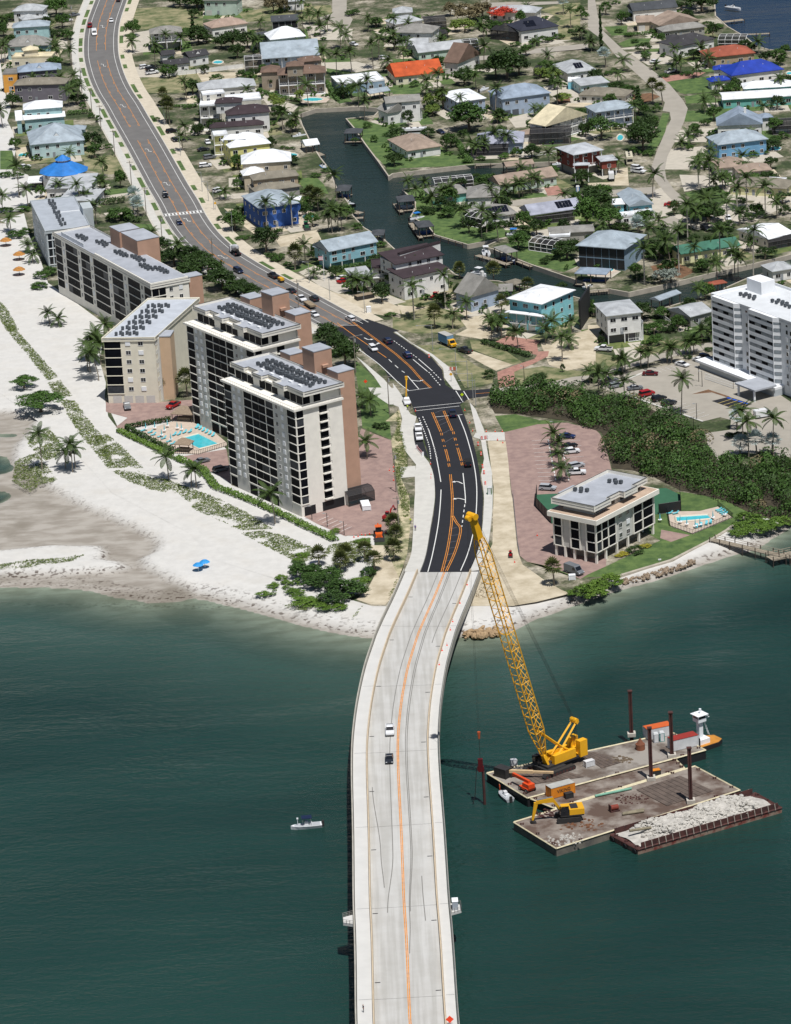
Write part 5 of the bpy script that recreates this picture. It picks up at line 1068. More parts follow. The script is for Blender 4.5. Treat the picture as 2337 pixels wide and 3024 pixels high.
LEAF={'dark':foliage('leaf_dark_green','14240f','33491e'),'mid':foliage('leaf_mid_green','203516','446128'),'light':foliage('leaf_light_green','3f5824','77893f'),'yellow':foliage('leaf_yellow_green','64701f','a39a38'),'brown':foliage('leaf_brownish','4a4a34','73694d'),'grey':foliage('leaf_grey_green','5a6456','8b948a'),'red':foliage('blossom_red','8a2018','cc4a34'),
        'palm':foliage('palm_frond_green','1b2b13','425527'),'sabal':foliage('sabal_frond_green','2c3a1b','5b6234'),'silver':foliage('silver_frond','7b8c8a','aab8b4'),'mang':foliage('mangrove_green','192c12','3f5a26'),'hedge':foliage('hedge_green','2f4a1a','5f7a2f')}
BARK=mat('bark_grey_brown','6e6254',.95,.2,1.2);PBARK=mat('palm_bark','8d8375',.95,.2,2);RBARK=mat('royal_palm_bark','a39d92',.9,.1,1);THATCH=mat('dead_frond_skirt','8a7350',.95,.2,2)
def leaf_cloud(rnd,n,rx,ry,rz,zc,size,clumps=26,flat=.3):
    """leaf-sized faces gathered in clumps through an uneven crown"""
    mb=MB();cs=[]
    for i in range(clumps):
        t=rnd.uniform(0,2*math.pi);c=rnd.uniform(-.45,1) ;s=math.sqrt(max(0,1-c*c));r=rnd.uniform(.55,.95)
        cs.append((Vector((rx*s*math.cos(t)*r,ry*s*math.sin(t)*r,zc+rz*c*r)),rnd.uniform(.22,.42)))
    for i in range(n):
        c,q=cs[rnd.randrange(clumps)];d=Vector((rnd.gauss(0,1),rnd.gauss(0,1),rnd.gauss(0,.8)));d.normalize();rr=q*rnd.uniform(.35,1.0)
        p=c+Vector((d.x*rx*rr,d.y*ry*rr,d.z*rz*rr));nn_=(d+Vector((0,0,flat))+Vector((rnd.gauss(0,.45),rnd.gauss(0,.45),rnd.gauss(0,.45)))).normalized()
        u_=nn_.orthogonal().normalized();u_=(u_*math.cos(rnd.random()*6.3)+nn_.cross(u_)*math.sin(rnd.random()*6.3)).normalized();v_=nn_.cross(u_);s=size*rnd.uniform(.6,1.35)
        mb.add([p-u_*s*.5-v_*s*.28,p+u_*s*.1-v_*s*.5,p+u_*s*.55+v_*s*.1,p-u_*s*.1+v_*s*.5])
    return mb
def tree_protos():
    rnd=random.Random(11);out={}
    for kind,n,rz,zc,cl in (('round',3000,.46,.56,38),('wide',4200,.30,.66,46),('open',1500,.42,.58,22),('bush',2000,.52,.42,26)):
        out[kind]=[leaf_cloud(rnd,n,.5,.5,rz*.95,zc,{'round':.054,'wide':.042,'open':.06,'bush':.056}[kind],cl) for _ in range(3)]
    return out
_pr=tree_protos();_cm={}
def crown_mesh(kind,i,leaf):
    k=(kind,i,leaf)
    if k not in _cm:_cm[k]=_pr[kind][i].mesh('crown',LEAF[leaf])
    return _cm[k]
def trunk_mesh():
    mb=MB();rnd=random.Random(4)
    mb.tube((0,0,-.02),(.02,0,.25),.045,.032,8);mb.tube((.02,0,.25),(0,.02,.5),.032,.02,8)
    for i in range(5):t=i*1.26;mb.tube((.01,0,.2+.04*i),(.27*math.cos(t),.27*math.sin(t),.52+.03*i),.017,.006,6)
    return mb.mesh('trunk',BARK)
TRK=trunk_mesh();PLANTS=[]                       # (object, phrase, position)
def tree(spec,kind='round',leaf='mid',phrase='leafy green tree',name='tree',cat='tree'):
    for i,it in enumerate(spec):
        t,x,y,wd,h=it[:5];lf=it[5] if len(it)>5 else leaf;kd=it[6] if len(it)>6 else kind
        p=P(t,x,y);r=random.uniform(0,6.28);root=ob(name,None,None,p,r,'x',cat,scale=(wd,wd*random.uniform(.85,1.1),h))
        ob('trunk',TRK,root);ob('crown',crown_mesh(kd,random.randrange(3),lf),root);PLANTS.append((root,(it[7] if len(it)>7 else phrase),p))
def shrub(spec,leaf='mid',phrase='rounded green shrub'):
    for it in spec:
        t,x,y,wd,h=it[:5];lf=it[5] if len(it)>5 else leaf;p=P(t,x,y)
        o=ob('shrub',crown_mesh('bush',random.randrange(3),lf),None,p,random.uniform(0,6.28),'x','shrub',scale=(wd,wd*random.uniform(.8,1.15),h));PLANTS.append((o,phrase,p))
# --- palms
def frond(rnd,ln,droop,el,width=.55,fan=False):
    mb=MB();n=9;pts=[];p=Vector((0,0,0));a=el
    for i in range(n+1):
        pts.append(p.copy());p=p+Vector((math.cos(a),0,math.sin(a)))*(ln/n);a-=droop/n*(.5+i/n)
    for i in range(n):
        q0,q1=pts[i],pts[i+1];w0=width*math.sin(math.pi*min(1,(i+.6)/(n+.3)))**.6;w1=width*math.sin(math.pi*min(1,(i+1.6)/(n+.3)))**.6 if i<n-1 else .05
        for s in (-1,1):
            d=Vector((.18,s*w0,-.32*w0));g=.28                     # leaflets: two narrow faces a side per step, leaving gaps
            for k in (0,.5):
                b0=q0.lerp(q1,k);b1=q0.lerp(q1,k+.36);mb.add([b0,b1,b1+Vector((.25*ln/n,s*w1*.95 if k else s*w0,-.38*w0)),b0+Vector((.25*ln/n,s*w0,-.38*w0))])
    mb.tube(pts[0],pts[4],.035,.02,4,0)
    return mb
def palm_crown(rnd,nf=15,ln=3.0,kind='coco'):
    mb=MB()
    for i in range(nf):
        t=i*2.399+rnd.uniform(-.2,.2);lev=i/nf
        if kind=='royal':el=1.25-1.5*lev;f=frond(rnd,ln*rnd.uniform(.9,1.1),1.7,el,.42)
        elif kind=='coco':el=1.2-1.75*lev+rnd.uniform(-.12,.12);f=frond(rnd,ln*rnd.uniform(.85,1.15),1.2,el,.52)
        else:f=None
        c,s=math.cos(t),math.sin(t);b=len(mb.v);mb.v+=[(x*c-y*s,x*s+y*c,z) for x,y,z in f.v];mb.f+=[tuple(k+b for k in q) for q in f.f];mb.m+=f.m
    return mb
def fan_crown(rnd,nf=30,r=1.7,stem=.8,seg=7):
    mb=MB()
    for i in range(nf):
        t=i*2.399;lev=i/nf;el=1.45-2.1*lev;d=Vector((math.cos(t)*math.cos(el),math.sin(t)*math.cos(el),math.sin(el)));sd=Vector((-math.sin(t),math.cos(t),0));up=sd.cross(d)*-1
        c=d*stem*rnd.uniform(.8,1.1);rr=r*.55
        for k in range(seg):
            a0=-1.7+3.4*k/seg;a1=a0+3.4/seg*.72;tip=(a0+a1)/2
            mb.add([c,c+(d*math.cos(a0)+sd*math.sin(a0))*rr*.7,c+(d*math.cos(tip)+sd*math.sin(tip))*rr*1.15-Vector((0,0,.12)),c+(d*math.cos(a1)+sd*math.sin(a1))*rr*.7])
    return mb
_rp=random.Random(21)
PC={'coco':[palm_crown(_rp,16,3.0,'coco').mesh('crown',LEAF['palm']) for _ in range(3)],'royal':[palm_crown(_rp,15,3.1,'royal').mesh('crown',LEAF['palm']) for _ in range(2)],
      'sabal':[fan_crown(_rp,34,1.9,1.0).mesh('crown',LEAF['sabal']) for _ in range(2)],'silver':[fan_crown(_rp,22,3.0,1.5,9).mesh('crown',LEAF['silver']) for _ in range(2)]}
FR=[frond(_rp,3.0,1.1+.15*i,0,.52).mesh('frond',LEAF['palm']) for i in range(3)]
def ptrunk(h,lean,r=.16,bulge=0):
    mb=MB();n=6
    def c(t):return Vector((lean*t*t*h,.1*math.sin(t*3)*h*.1,h*t))
    for i in range(n):mb.tube(c(i/n),c((i+1)/n),r*(1.25-.45*i/n),r*(1.25-.45*(i+1)/n),8)
    return mb,c(1)
_tc={}
def palm(spec,kind='coco',phrase='coconut palm',near=False,sc=1.0):
    for it in spec:
        t,x,y,h=it[:4];lean=it[4] if len(it)>4 else random.choice((-.12,-.06,0,.05,.1));kd=it[5] if len(it)>5 else kind
        p=P(t,x,y);root=ob('palm_tree',None,None,p,random.uniform(-.4,.4) if lean and abs(lean)>.15 else random.uniform(0,6.28),'x','palm tree')
        k=(kd,round(h),lean)
        if k not in _tc:mb,tip=ptrunk(h,lean,{'coco':.15,'royal':.2,'sabal':.2,'silver':.22}[kd]);_tc[k]=(mb.mesh('trunk',RBARK if kd=='royal' else PBARK),tip)
        me,tip=_tc[k];ob('trunk',me,root);s=sc*random.uniform(1.0,1.3)*(.95+min(1,h/9)*.36)
        if near:
            for i in range(14):
                f=ob('frond',FR[i%3],root,tip,None,rot=(0,-(1.15-1.7*i/14),i*2.399+random.uniform(-.2,.2)),scale=s);f.rotation_mode='XYZ'
        else:
            ob('crown',random.choice(PC[kd]),root,tip,rot=(random.uniform(-.22,.22),random.uniform(-.22,.22),random.uniform(0,6.28)),scale=(s,s*random.uniform(.85,1.15),s*random.uniform(.85,1.25)))
            if kd=='sabal':pass
        PLANTS.append((root,phrase,p))
def sp(t,s,*ex):return [(t,)+tuple(float(q) for q in a.split(','))+ex for a in s.split()]
palm(sp('20','350,1200,11,-.06 605,1222,9,.05 545,1192,5,-.06 628,1185,6,.1 1402,1288,7,-.06 1592,1342,5,-.1 1632,1350,6,.05 750,392,7,-.12 822,462,9,-.25')+sp('31','655,302,9,-.1'),'coco','coconut palm on the white beach sand',True,1.05)
palm(sp('20','800,300,8 770,290,7 715,300,6 730,380,6 800,220,6 865,112,5 840,330,7')+sp('10','240,745,3 272,830,3 412,1340,4 490,1352,2.5 235,372,7 20,400,6 92,570,5'),'coco','small coconut palm by the beach')
palm(sp('10','160,290,12,.0 500,302,6 850,302,7 860,122,6 800,512,7 1482,852,8 1250,692,5 722,352,4'),'coco','coconut palm beside the beachfront blocks')
palm(sp('00','45,502,7 480,502,6 590,545,7 400,792,7 500,782,7 575,882,7 622,722,5 1292,562,10 1502,422,6 1105,432,5 20,1052,7 1520,1252,6 1545,1165,6'),'coco','feathery palm')
palm(sp('00','1385,1022,8 1412,1032,7 1352,882,5')+sp('11','822,892,6 950,392,6 1015,402,6'),'sabal','date palm with dense round head')
palm(sp('01','540,432,6 500,432,5 866,462,5 1202,402,9 1076,622,10 1166,622,9 1292,602,9 1472,572,11 1522,502,9 932,882,9 1402,1002,8 1352,872,8 1422,862,10 1592,602,5 942,202,5 1012,202,5 1092,262,5 1032,292,4 532,252,4 1242,482,10 720,1080,7 830,1090,6 1040,... '.replace(' 1040,...','')),'coco','tall feathery palm')
palm(sp('02','772,432,11 762,562,9 692,742,6 376,762,8 282,792,6 856,952,10 1482,232,8 1572,332,5 1652,412,4 852,1252,7 956,1272,7 772,1282,5 662,1292,5 1302,1402,6 1412,1412,6 872,1022,3 1182,962,3 1242,972,3 1292,532,4 92,532,6 20,420,7 400,420,5 1300,640,4 430,900,7'),'coco','green feathery palm')
palm(sp('03','30,422,4 302,592,5 246,692,4 772,612,6 740,600,5 562,572,2 906,642,4 972,932,5 1062,882,5 1092,762,3 1422,442,5 942,492,5 1282,1382,4 782,1242,3 842,1202,4 1000,560,4 930,1400,4'),'coco','slender palm')
palm(sp('03','542,862,8 622,872,7'),'sabal','cabbage palm')
palm(sp('11','590,562,10,0 800,542,10,0')+sp('12','180,1302,11,.0 440,1212,11,.0')+sp('13','830,652,13,0 1160,592,11,0 1102,852,12,0 1322,382,11,0 1476,452,11,0 1242,392,8,0 1012,262,12,0 922,212,9,0 760,932,15,0 470,1012,12,0 1375,982,17,.04'),'royal','tall royal palm with pale trunk',sc=1.15)
palm(sp('11','1170,352,11 1130,582,9 1212,572,8 906,842,7 1302,1082,5 1342,1092,5 1422,1062,4 972,962,2.5 240,302,3 1180,560,7 1100,575,6'),'coco','canal-side coconut palm')
palm(sp('12','500,1382,5 582,542,7 742,622,10,-.15 880,662,9 195,302,4 266,202,2 332,392,5 1052,292,5 1152,252,6 482,332,5 1080,280,5 1210,240,5 130,240,4 420,340,5'),'coco','leaning coconut palm')
palm(sp('12','350,1375,5 906,1245,3.5 840,965,4 1122,1085,4 560,960,3.5')+sp('31','1020,642,3 1240,652,3.5 1192,702,3.5 1402,612,3.5 1482,692,4.5 1640,382,3.5 1642,602,4.5 1662,472,4')+sp('32','1345,815,5')+sp('20','1365,612,6 1556,592,6'),'sabal','cabbage palm with shaggy round head',sc=1.1)
palm(sp('13','1082,1052,9 540,292,9 592,562,4 1572,462,6 1262,512,4 1122,222,5 1042,212,3 682,832,8,-.2 502,752,9 900,560,7 1010,480,8 860,560,9 1060,560,8 930,460,8 1220,930,8 1250,950,7'),'coco','coconut palm')
palm(sp('21','1452,752,5 1382,692,4 1422,1102,5'),'coco','bushy palm in a white-edged island')
palm(sp('22','1412,302,8,0 1045,202,6 820,152,7 905,102,6 1272,152,5 1332,112,6 1465,192,3')+sp('12','800,1385,4 870,1395,4'),'coco','young palm by the sandy drive')
palm(sp('22','1345,1002,3.5 1372,1082,3.5 1382,1165,3.5 1402,1290,4'),'coco','low palm in the parking-lot island')
palm(sp('23','780,745,11,-.05 305,622,6 290,402,5 312,392,4.5 440,352,5 500,352,5 660,312,5 695,312,5 815,242,4 880,242,4 150,502,4.5 90,602,8 20,482,4 950,142,4 1545,1112,12,.04 1336,1102,11,.03 1287,952,9 1020,132,3'),'coco','coconut palm by the parking lot')
palm(sp('23','1265,1082,4 1402,1092,5 1530,1092,5 1240,862,4')+sp('10','1110,422,7 1150,450,5')+sp('13','420,582,3.5')+sp('03','150,560,6')+sp('02','1420,120,6'),'silver','silvery blue fan palm',sc=.72)
# --- broadleaf trees
tree(sp('00','1110,300,7,8 470,130,9,9 560,330,6,5 600,760,5,5 130,1240,5,5 30,300,5,6 520,230,6,7')+sp('10','1000,210,5,7 340,290,4,5 1000,480,9,5')+sp('11','320,560,8,7 1250,470,6,5'),'round','mid','leafy green tree')
tree(sp('00','770,1245,9,7 1640,70,14,7 1500,50,10,6 1680,60,9,7')+sp('01','310,405,11,9 210,400,7,6 430,395,8,7 20,365,9,8 340,482,7,6 680,1000,7,6')+sp('02','950,655,15,12 860,640,9,9 600,702,8,7 1050,620,9,8')+sp('03','950,92,14,9 860,60,9,8 460,1255,12,11 500,1115,8,8 420,1180,8,8')+sp('11','580,745,9,9')+sp('12','1450,795,9,7'),'round','dark','dense dark green tree')
tree(sp('02','640,1085,15,11'),'round','mid','huge rounded glossy tree')
tree(sp('02','935,170,14,6.5'),'wide','red','flame tree covered in red blossom')
tree(sp('13','70,425,12,9 20,380,8,8'),'round','dark','dark tree flecked with red blossom')
tree(sp('02','130,352,10,5'),'wide','yellow','yellow-green spreading tree')
tree(sp('02','640,185,13,9 480,132,6,6 750,150,8,8')+sp('01','640,105,8,8 720,105,6,7'),'round','brown','brownish green tree')
tree(sp('02','600,262,9,6 520,262,6,5 420,902,7,8 300,902,6,6 330,960,6,5 1320,682,8,6 1410,852,7,4 1230,650,5,5')+sp('01','860,842,4,5 640,882,4,5 800,1092,5,5 690,900,5,5'),'round','light','light green tree')
tree(sp('02','1110,462,6,5 450,1262,5,7,brown,open 480,1230,5,6,brown,open'.replace(',brown,open',''))+sp('03','400,142,4,5 280,202,5,6 150,122,5,6 480,502,5,4 110,1155,11,9 880,1132,5,5 1050,1002,7,6 1590,542,6,7 1640,482,5,6 190,900,6,6 30,1000,6,6'),'open','mid','loose-crowned tree')
tree(sp('12','770,192,8,4 470,332,7,6 1090,542,6,6 1050,722,8,6 1620,532,10,10 900,292,5,3')+sp('13','180,542,10,7 470,522,8,6 590,802,8,6 950,902,6,4 980,1132,6,6 750,1392,5,5 1400,442,5,5 1000,492,12,7 880,490,8,6'),'round','mid','green garden tree')
tree(sp('13','690,1002,7,5 600,1012,5,5 1620,932,10,4'),'open','grey','grey-green tree')
tree(sp('20','205,525,8.5,4 340,722,13,6'),'wide','mid','flat-topped sea grape tree on the sand')
tree(sp('21','1090,172,10,7 1240,345,9,9 1180,250,8,7')+sp('11','100,952,10,7 220,1052,11,7 40,902,9,7 400,1102,8,5 330,1080,9,5 470,1130,7,5 -40,860,9,7')+sp('10','1450,852,9,7 1600,902,9,6 1330,762,8,6 1550,982,9,6'),'round','dark','dark tree behind the beachfront blocks')
# conifer-like spires
def spire(t,x,y,h,wd,phrase):
    p=P(t,x,y);root=ob('spire_tree',None,None,p,0,'x','tree');rnd=random.Random(int(x));mb=MB()
    for i in range(1500):
        z=rnd.random()**.8;r=wd/2*(1-z*.75)*rnd.uniform(.3,1)*(.8+.3*math.sin(z*40));t_=rnd.uniform(0,6.28);q=Vector((r*math.cos(t_),r*math.sin(t_),.6+z*(h-.6)));u_=Vector((rnd.gauss(0,1),rnd.gauss(0,1),rnd.gauss(0,.5))).normalized()*.32;v_=u_.orthogonal().normalized()*.26
        mb.add([q-u_,q+v_,q+u_,q-v_])
    mb.build('crown',LEAF['dark'],root);MB().tube((0,0,0),(0,0,h*.97),.22,.05,8).build('trunk',BARK,root);PLANTS.append((root,phrase,p))
spire('03',112,432,18,2.2,'tall vine-wrapped pole-like tree');spire('00',1610,330,11,3.2,'narrow dark conifer');spire('03',420,880,8,3.6,'dark conical tree');spire('02',1630,830,5,2,'small dark spire tree')
# --- shrubs
shrub(sp('31','900,762,8,4 1060,832,8,4 990,742,8,3.5 1250,905,9,5 1150,962,8,4 1340,905,6,4 1430,732,5,2.6 850,702,6,3.5 1100,760,8,3.5 1180,860,7,3.5 960,820,7,3.5'),'mang','dense coastal shrub at the bridge end')
shrub(sp('31','710,762,4,1.4 750,800,3.5,1.2 640,825,4,1.2 745,835,2.5,.8 820,810,2.5,1.5 550,895,4,1 635,888,2,.6 650,857,1.5,.6 820,885,6,1.4 910,960,8,1.5 1060,1005,5,1.5 1180,1005,5,1.5 1360,790,5,1.6 1150,380,4,1.4 880,570,4,1 840,615,3,1 1390,455,5,1'),'hedge','low green beach bush')
shrub(sp('32','1580,905,8,3.4 1670,880,7,3.4')+sp('33','50,905,7,3 170,810,8,3.2 240,815,4,2.5 90,850,7,3 1300,352,7,2.6 1400,382,8,2.6 1540,335,8,2.8 1250,402,5,2 1460,350,7,2.6 1350,300,8,3.4 1600,310,6,2.6'),'hedge','thick bright green shore bush')
shrub(sp('33','390,545,5,2.4')+sp('21','1550,860,4,2 1500,850,3,1.8')+sp('22','800,440,4,3 1415,390,1.5,3 1230,470,5,3.5'),'dark','dark green shrub')
shrub(sp('33','300,560,3,1 260,575,2.5,.9 460,500,3,1 500,490,2.2,.9'),'yellow','clipped yellow-green bush below the small condominium')
shrub(sp('00','380,160,4,3 560,170,4,3 450,440,4,2.5 640,700,4,3 690,900,3,3 470,940,4,2 760,980,3,2.5 820,1010,3,3 640,1240,5,3 900,1230,4,2 1090,320,4,3 1290,430,5,3 1340,870,3,2 1300,1000,3,1.5 1550,900,4,1.2 1600,890,4,1.2 40,180,3,3 700,840,4,3.5')+sp('10','40,120,5,2.5 150,130,5,2.5 230,60,3,2 60,410,6,2 200,400,6,2 130,620,7,2.5 220,590,6,2.5 350,960,6,3 420,930,6,3 330,1040,6,2.2 290,1045,3,1.5 720,260,3,2 760,140,4,2.5 1060,470,5,3 920,480,4,3 1160,620,4,2 900,1370,3,1.5 1260,760,6,4 1400,800,6,4'),'mid','leafy green shrub')
shrub(sp('01','170,672,6,3.4 430,662,6,3.4 380,640,5,3.6 700,110,3,3 1060,330,3,1.5 1000,300,3,2 940,250,3,2 1210,490,3,1.6 1320,120,5,3 1270,130,4,3 1590,590,4,3 900,1180,3,2 1320,1180,3,2 1480,1180,3,3.2 1420,1060,4,2.5 1640,1080,4,2.5 1600,1130,4,2 720,1230,2.5,1.2 760,1240,2.5,1.2 800,1240,2.5,1.2')+sp('02','300,480,3,2 370,470,3,2 170,460,4,3 420,540,3,2 180,720,5,3 1030,1300,5,4 930,1310,6,1.8 740,1330,4,2 860,500,4,3 1000,560,5,4 1420,720,3,2 1330,930,3,2.5 1090,340,4,2.5 1020,380,5,2 1180,370,5,2.5 1260,350,6,3 1380,320,5,2.5 580,1310,4,3 520,1220,4,4 620,1350,4,2 230,1100,4,2 1160,1250,4,3 340,270,3,2 720,240,4,3 600,560,3,2 1480,270,3,2 1600,160,4,4 1560,130,4,5'),'mid','green garden shrub')
shrub(sp('03','230,30,4,1.6 390,355,4,2 340,300,5,2 260,270,4,2 560,270,4,2 480,490,4,2.4 630,640,5,1.6 820,620,5,1.6 1150,750,4,2.4 890,1080,4,3 920,1130,4,3 860,1170,3,2.6 980,1040,4,3 850,1250,3,3 940,1330,4,3 890,1390,4,3 1000,1400,5,3 1370,1300,5,2 1480,1280,3,1.6 1560,1170,5,2 1620,1150,5,3 1080,230,6,2 1000,210,5,2 1530,470,5,3 1600,540,4,4 170,620,4,2 220,600,4,2 130,820,4,3 330,830,4,2.4 570,930,4,4 480,960,5,5 560,1020,4,3 380,1280,7,3 500,1290,5,2.4 250,1070,4,3 1200,960,4,2')+sp('11','370,640,4,1.6 440,630,3,1.4 200,480,3,2 620,790,5,2 700,800,5,2 660,820,4,1.6 760,850,3,1.4 1340,560,4,3 880,260,3,2 990,120,4,2 1080,80,4,2 1060,930,2.5,1.5 1130,950,2,1 1530,700,4,2.6 1600,830,4,1.4 950,780,3,1.6 690,590,3,2.4 1620,1270,4,1.2'),'mid','small green yard shrub')
shrub(sp('12','750,575,4,2.4 810,560,4,2.6 910,540,4,2.6 860,530,3,2 1000,540,4,3 1090,580,5,3 940,520,3,2 400,460,3,2 310,430,5,3 250,420,5,3 500,400,5,4 300,330,4,3 770,220,6,3 700,150,6,3 820,150,5,3 910,290,6,3 1000,260,3,2 1300,810,4,2 1260,840,4,2 1370,780,4,3 1590,560,5,4 1000,590,3,2 230,1210,3,2 450,1290,2,1 770,1210,2.5,1.6 1290,1400,2,1.4 1580,200,1.5,2.5 1350,1100,4,3 1400,1060,4,3')+sp('13','240,560,5,3 300,560,5,3 620,560,4,2.4 640,640,6,4 560,700,7,4 520,800,6,3.6 660,780,5,3 430,970,5,2.4 540,1000,4,2.6 900,910,3,1.8 960,890,4,3 1130,290,3,2 1000,290,4,2 840,440,5,3 960,460,6,4 1060,470,5,4 1180,540,4,3 1280,420,5,3 1340,480,5,3 1430,430,4,3 1640,430,5,4 1540,740,3,2 780,1340,4,3 700,1380,3,2 480,1290,3,1 560,1290,4,1 620,1340,5,1.2 480,1360,3,.9 660,1390,5,1 820,1360,3,2.4 1060,720,3,2 1440,460,4,3 880,660,4,3 800,610,5,3.6 1270,330,5,2')+sp('23','230,290,3,2 120,100,2,3 110,150,2,3 920,110,5,2.4 860,130,5,2 700,60,4,2.6 830,280,3,1.4 1010,210,4,1 1190,930,2.4,1.6 1240,925,3,1.6 1290,925,3,1.6 1160,935,2,1.6 1440,1080,3,1.2 1500,1085,4,1.2 100,420,4,2.6 60,470,4,2.4 1130,1130,3,2.4 250,410,3,1.2'),'dark','dark green garden shrub')
# --- hedges
def hedge(spec,w_,h,phrase,leaf='hedge',dens=26):
    pts=PL(spec);rnd=random.Random(5);mb=MB();o0=pts[0]
    for a,b in zip(pts,pts[1:]):
        L=(b-a).length;d=(b-a).normalized();nn_=Vector((-d.y,d.x,0))
        for i in range(int(L*dens)):
            q=a+d*rnd.uniform(0,L)+nn_*rnd.uniform(-w_/2,w_/2)-o0;hh=h*rnd.uniform(.75,1.12);z=hh*math.sqrt(rnd.random());u_=Vector((rnd.gauss(0,1),rnd.gauss(0,1),rnd.gauss(0,.6))).normalized();v_=u_.orthogonal().normalized();s=rnd.uniform(.14,.3)
            mb.add([Vector((q.x,q.y,z))+k for k in (-u_*s,v_*s,u_*s,-v_*s)])
    mb.build('hedge',LEAF[leaf],loc=o0,label=phrase,cat='hedge')
hedge('20 985,885 1060,925 1200,990 1330,1050 1425,1095',2.0,1.2,'bright green hedge outside the pool fence of the tall towers',dens=50)
hedge('20 1465,1115 1688,1215 31 160,10 430,110 700,230 900,330 1160,450',2.4,1.3,'long bright green hedge along the beach below the towers',dens=50)
hedge('20 1050,875 1150,930 1300,1005 1440,1065',1.4,2.0,'dark hedge along the pool deck of the tall towers','dark',50)
hedge('22 745,150 900,195 1060,240 1148,268',2.2,1.5,'dark clipped hedge beside the red paved drive','dark',50)
hedge('01 520,760 620,800 760,830 870,850',1.6,1.6,'clipped hedge below the brown-roofed mansion','mid',40);hedge('01 1080,690 1120,760 1180,845',1.6,1.6,'straight hedge between mansion and white flat-roofed house','mid',40)
hedge('11 1120,905 1290,880 1450,850 1580,825',2.0,1.6,'hedge in front of the aqua stilt house','mid',40);hedge('00 560,955 760,940',2,1.8,'hedge behind the planted island by the main road','mid',40)
hedge('10 800,350 900,350 1040,330',2.2,2.4,'tall dark hedge beyond the beachfront blocks','dark',50);hedge('12 560,1240 700,1330'.replace('12 560,1240 700,1330','00 1440,890 1630,880'),1.8,1.0,'low hedge in the sandy roadside garden','mid',40)
hedge('02 540,1200 600,1290 650,1360',2.2,1.8,'leafy hedge between two canal lawns','mid',40);hedge('03 320,300 460,290 600,265',2.0,1.4,'flowering hedge below the tan gabled house','mid',40);hedge('20 1040,868 1200,838 1420,800',1.2,1.6,'hedge at the back of the pool deck','dark',50)
hedge('10 880,490 1010,480 1170,500',2.4,2.2,'dark hedge beside the roadside garden of the grey block','dark',50)
# --- mangrove thicket and dune grass: uncountable
def poly_points(spec,n,rnd):
    q=PL(spec);tri=geometry.tessellate_polygon([[Vector((p.x,p.y,0)) for p in q]]);ar=[]
    for a,b,c in tri:A,B,C=q[a],q[b],q[c];ar.append(abs((B.x-A.x)*(C.y-A.y)-(B.y-A.y)*(C.x-A.x))/2)
    tot=sum(ar);out=[];m=int(n*tot) if n<20 else int(n)
    for (a,b,c) in rnd.choices(tri,ar,k=m):
        A,B,C=q[a],q[b],q[c];r1,r2=math.sqrt(rnd.random()),rnd.random();out.append(A*(1-r1)+B*(r1*(1-r2))+C*(r1*r2))
    return out
def thicket():
    rnd=random.Random(9);pts=poly_points('22 800,640 870,590 1230,520 1330,560 1560,620 23 0,660 100,630 260,650 420,690 680,800 800,880 940,930 980,1060 1080,1150 1300,1190 1688,1150 2300,1150 33 2300,0 1688,280 1400,210 1150,90 820,20 23 800,1360 560,1250 400,1190 240,1150 200,1090 180,960 130,890 22 1640,850 1450,780 1050,725 880,720',.095,rnd)
    mb=MB();o0=pts[0].copy();o0.z=GZ
    for p in pts:
        r=rnd.uniform(1.4,3.8);h=rnd.uniform(2.2,6.4);n=int(150*r/2.4);mi=rnd.choices((0,1,2,3),(6,5,2,1))[0]
        for i in range(n):
            d=Vector((rnd.gauss(0,1),rnd.gauss(0,1),abs(rnd.gauss(0,1)))).normalized();q=p-o0+Vector((d.x*r,d.y*r,h*.25+d.z*h*.75-(.0)))*1.0;nn_=(d+Vector((rnd.gauss(0,.5),rnd.gauss(0,.5),rnd.gauss(0,.5)+.2))).normalized();u_=nn_.orthogonal().normalized();v_=nn_.cross(u_);s=rnd.uniform(.16,.38)
            mb.add([q-u_*s,q+v_*s*.8,q+u_*s,q-v_*s*.8],mi)
    mb.build('mangrove_thicket',[LEAF['mang'],LEAF['dark'],LEAF['mid'],LEAF['brown']],loc=o0,label='dense mangrove thicket between the small condominium and the parking lot',kind='stuff')
    sheet('thicket_floor','22 795,640 870,570 1230,500 1330,540 1560,600 23 0,620 100,590 260,610 420,650 680,770 820,850 960,920 1000,1060 1080,1130 1300,1160 1688,1130 2300,1100 33 2300,0 1688,300 1380,230 1150,110 800,30 23 780,1380 540,1260 380,1210 200,1190 185,1090 150,960 110,890 22 1640,860 1450,795 1030,740 850,735',GZ+.09,mat('leaf_litter','3a3426',.95,.3,.5,coord='World'))
thicket()
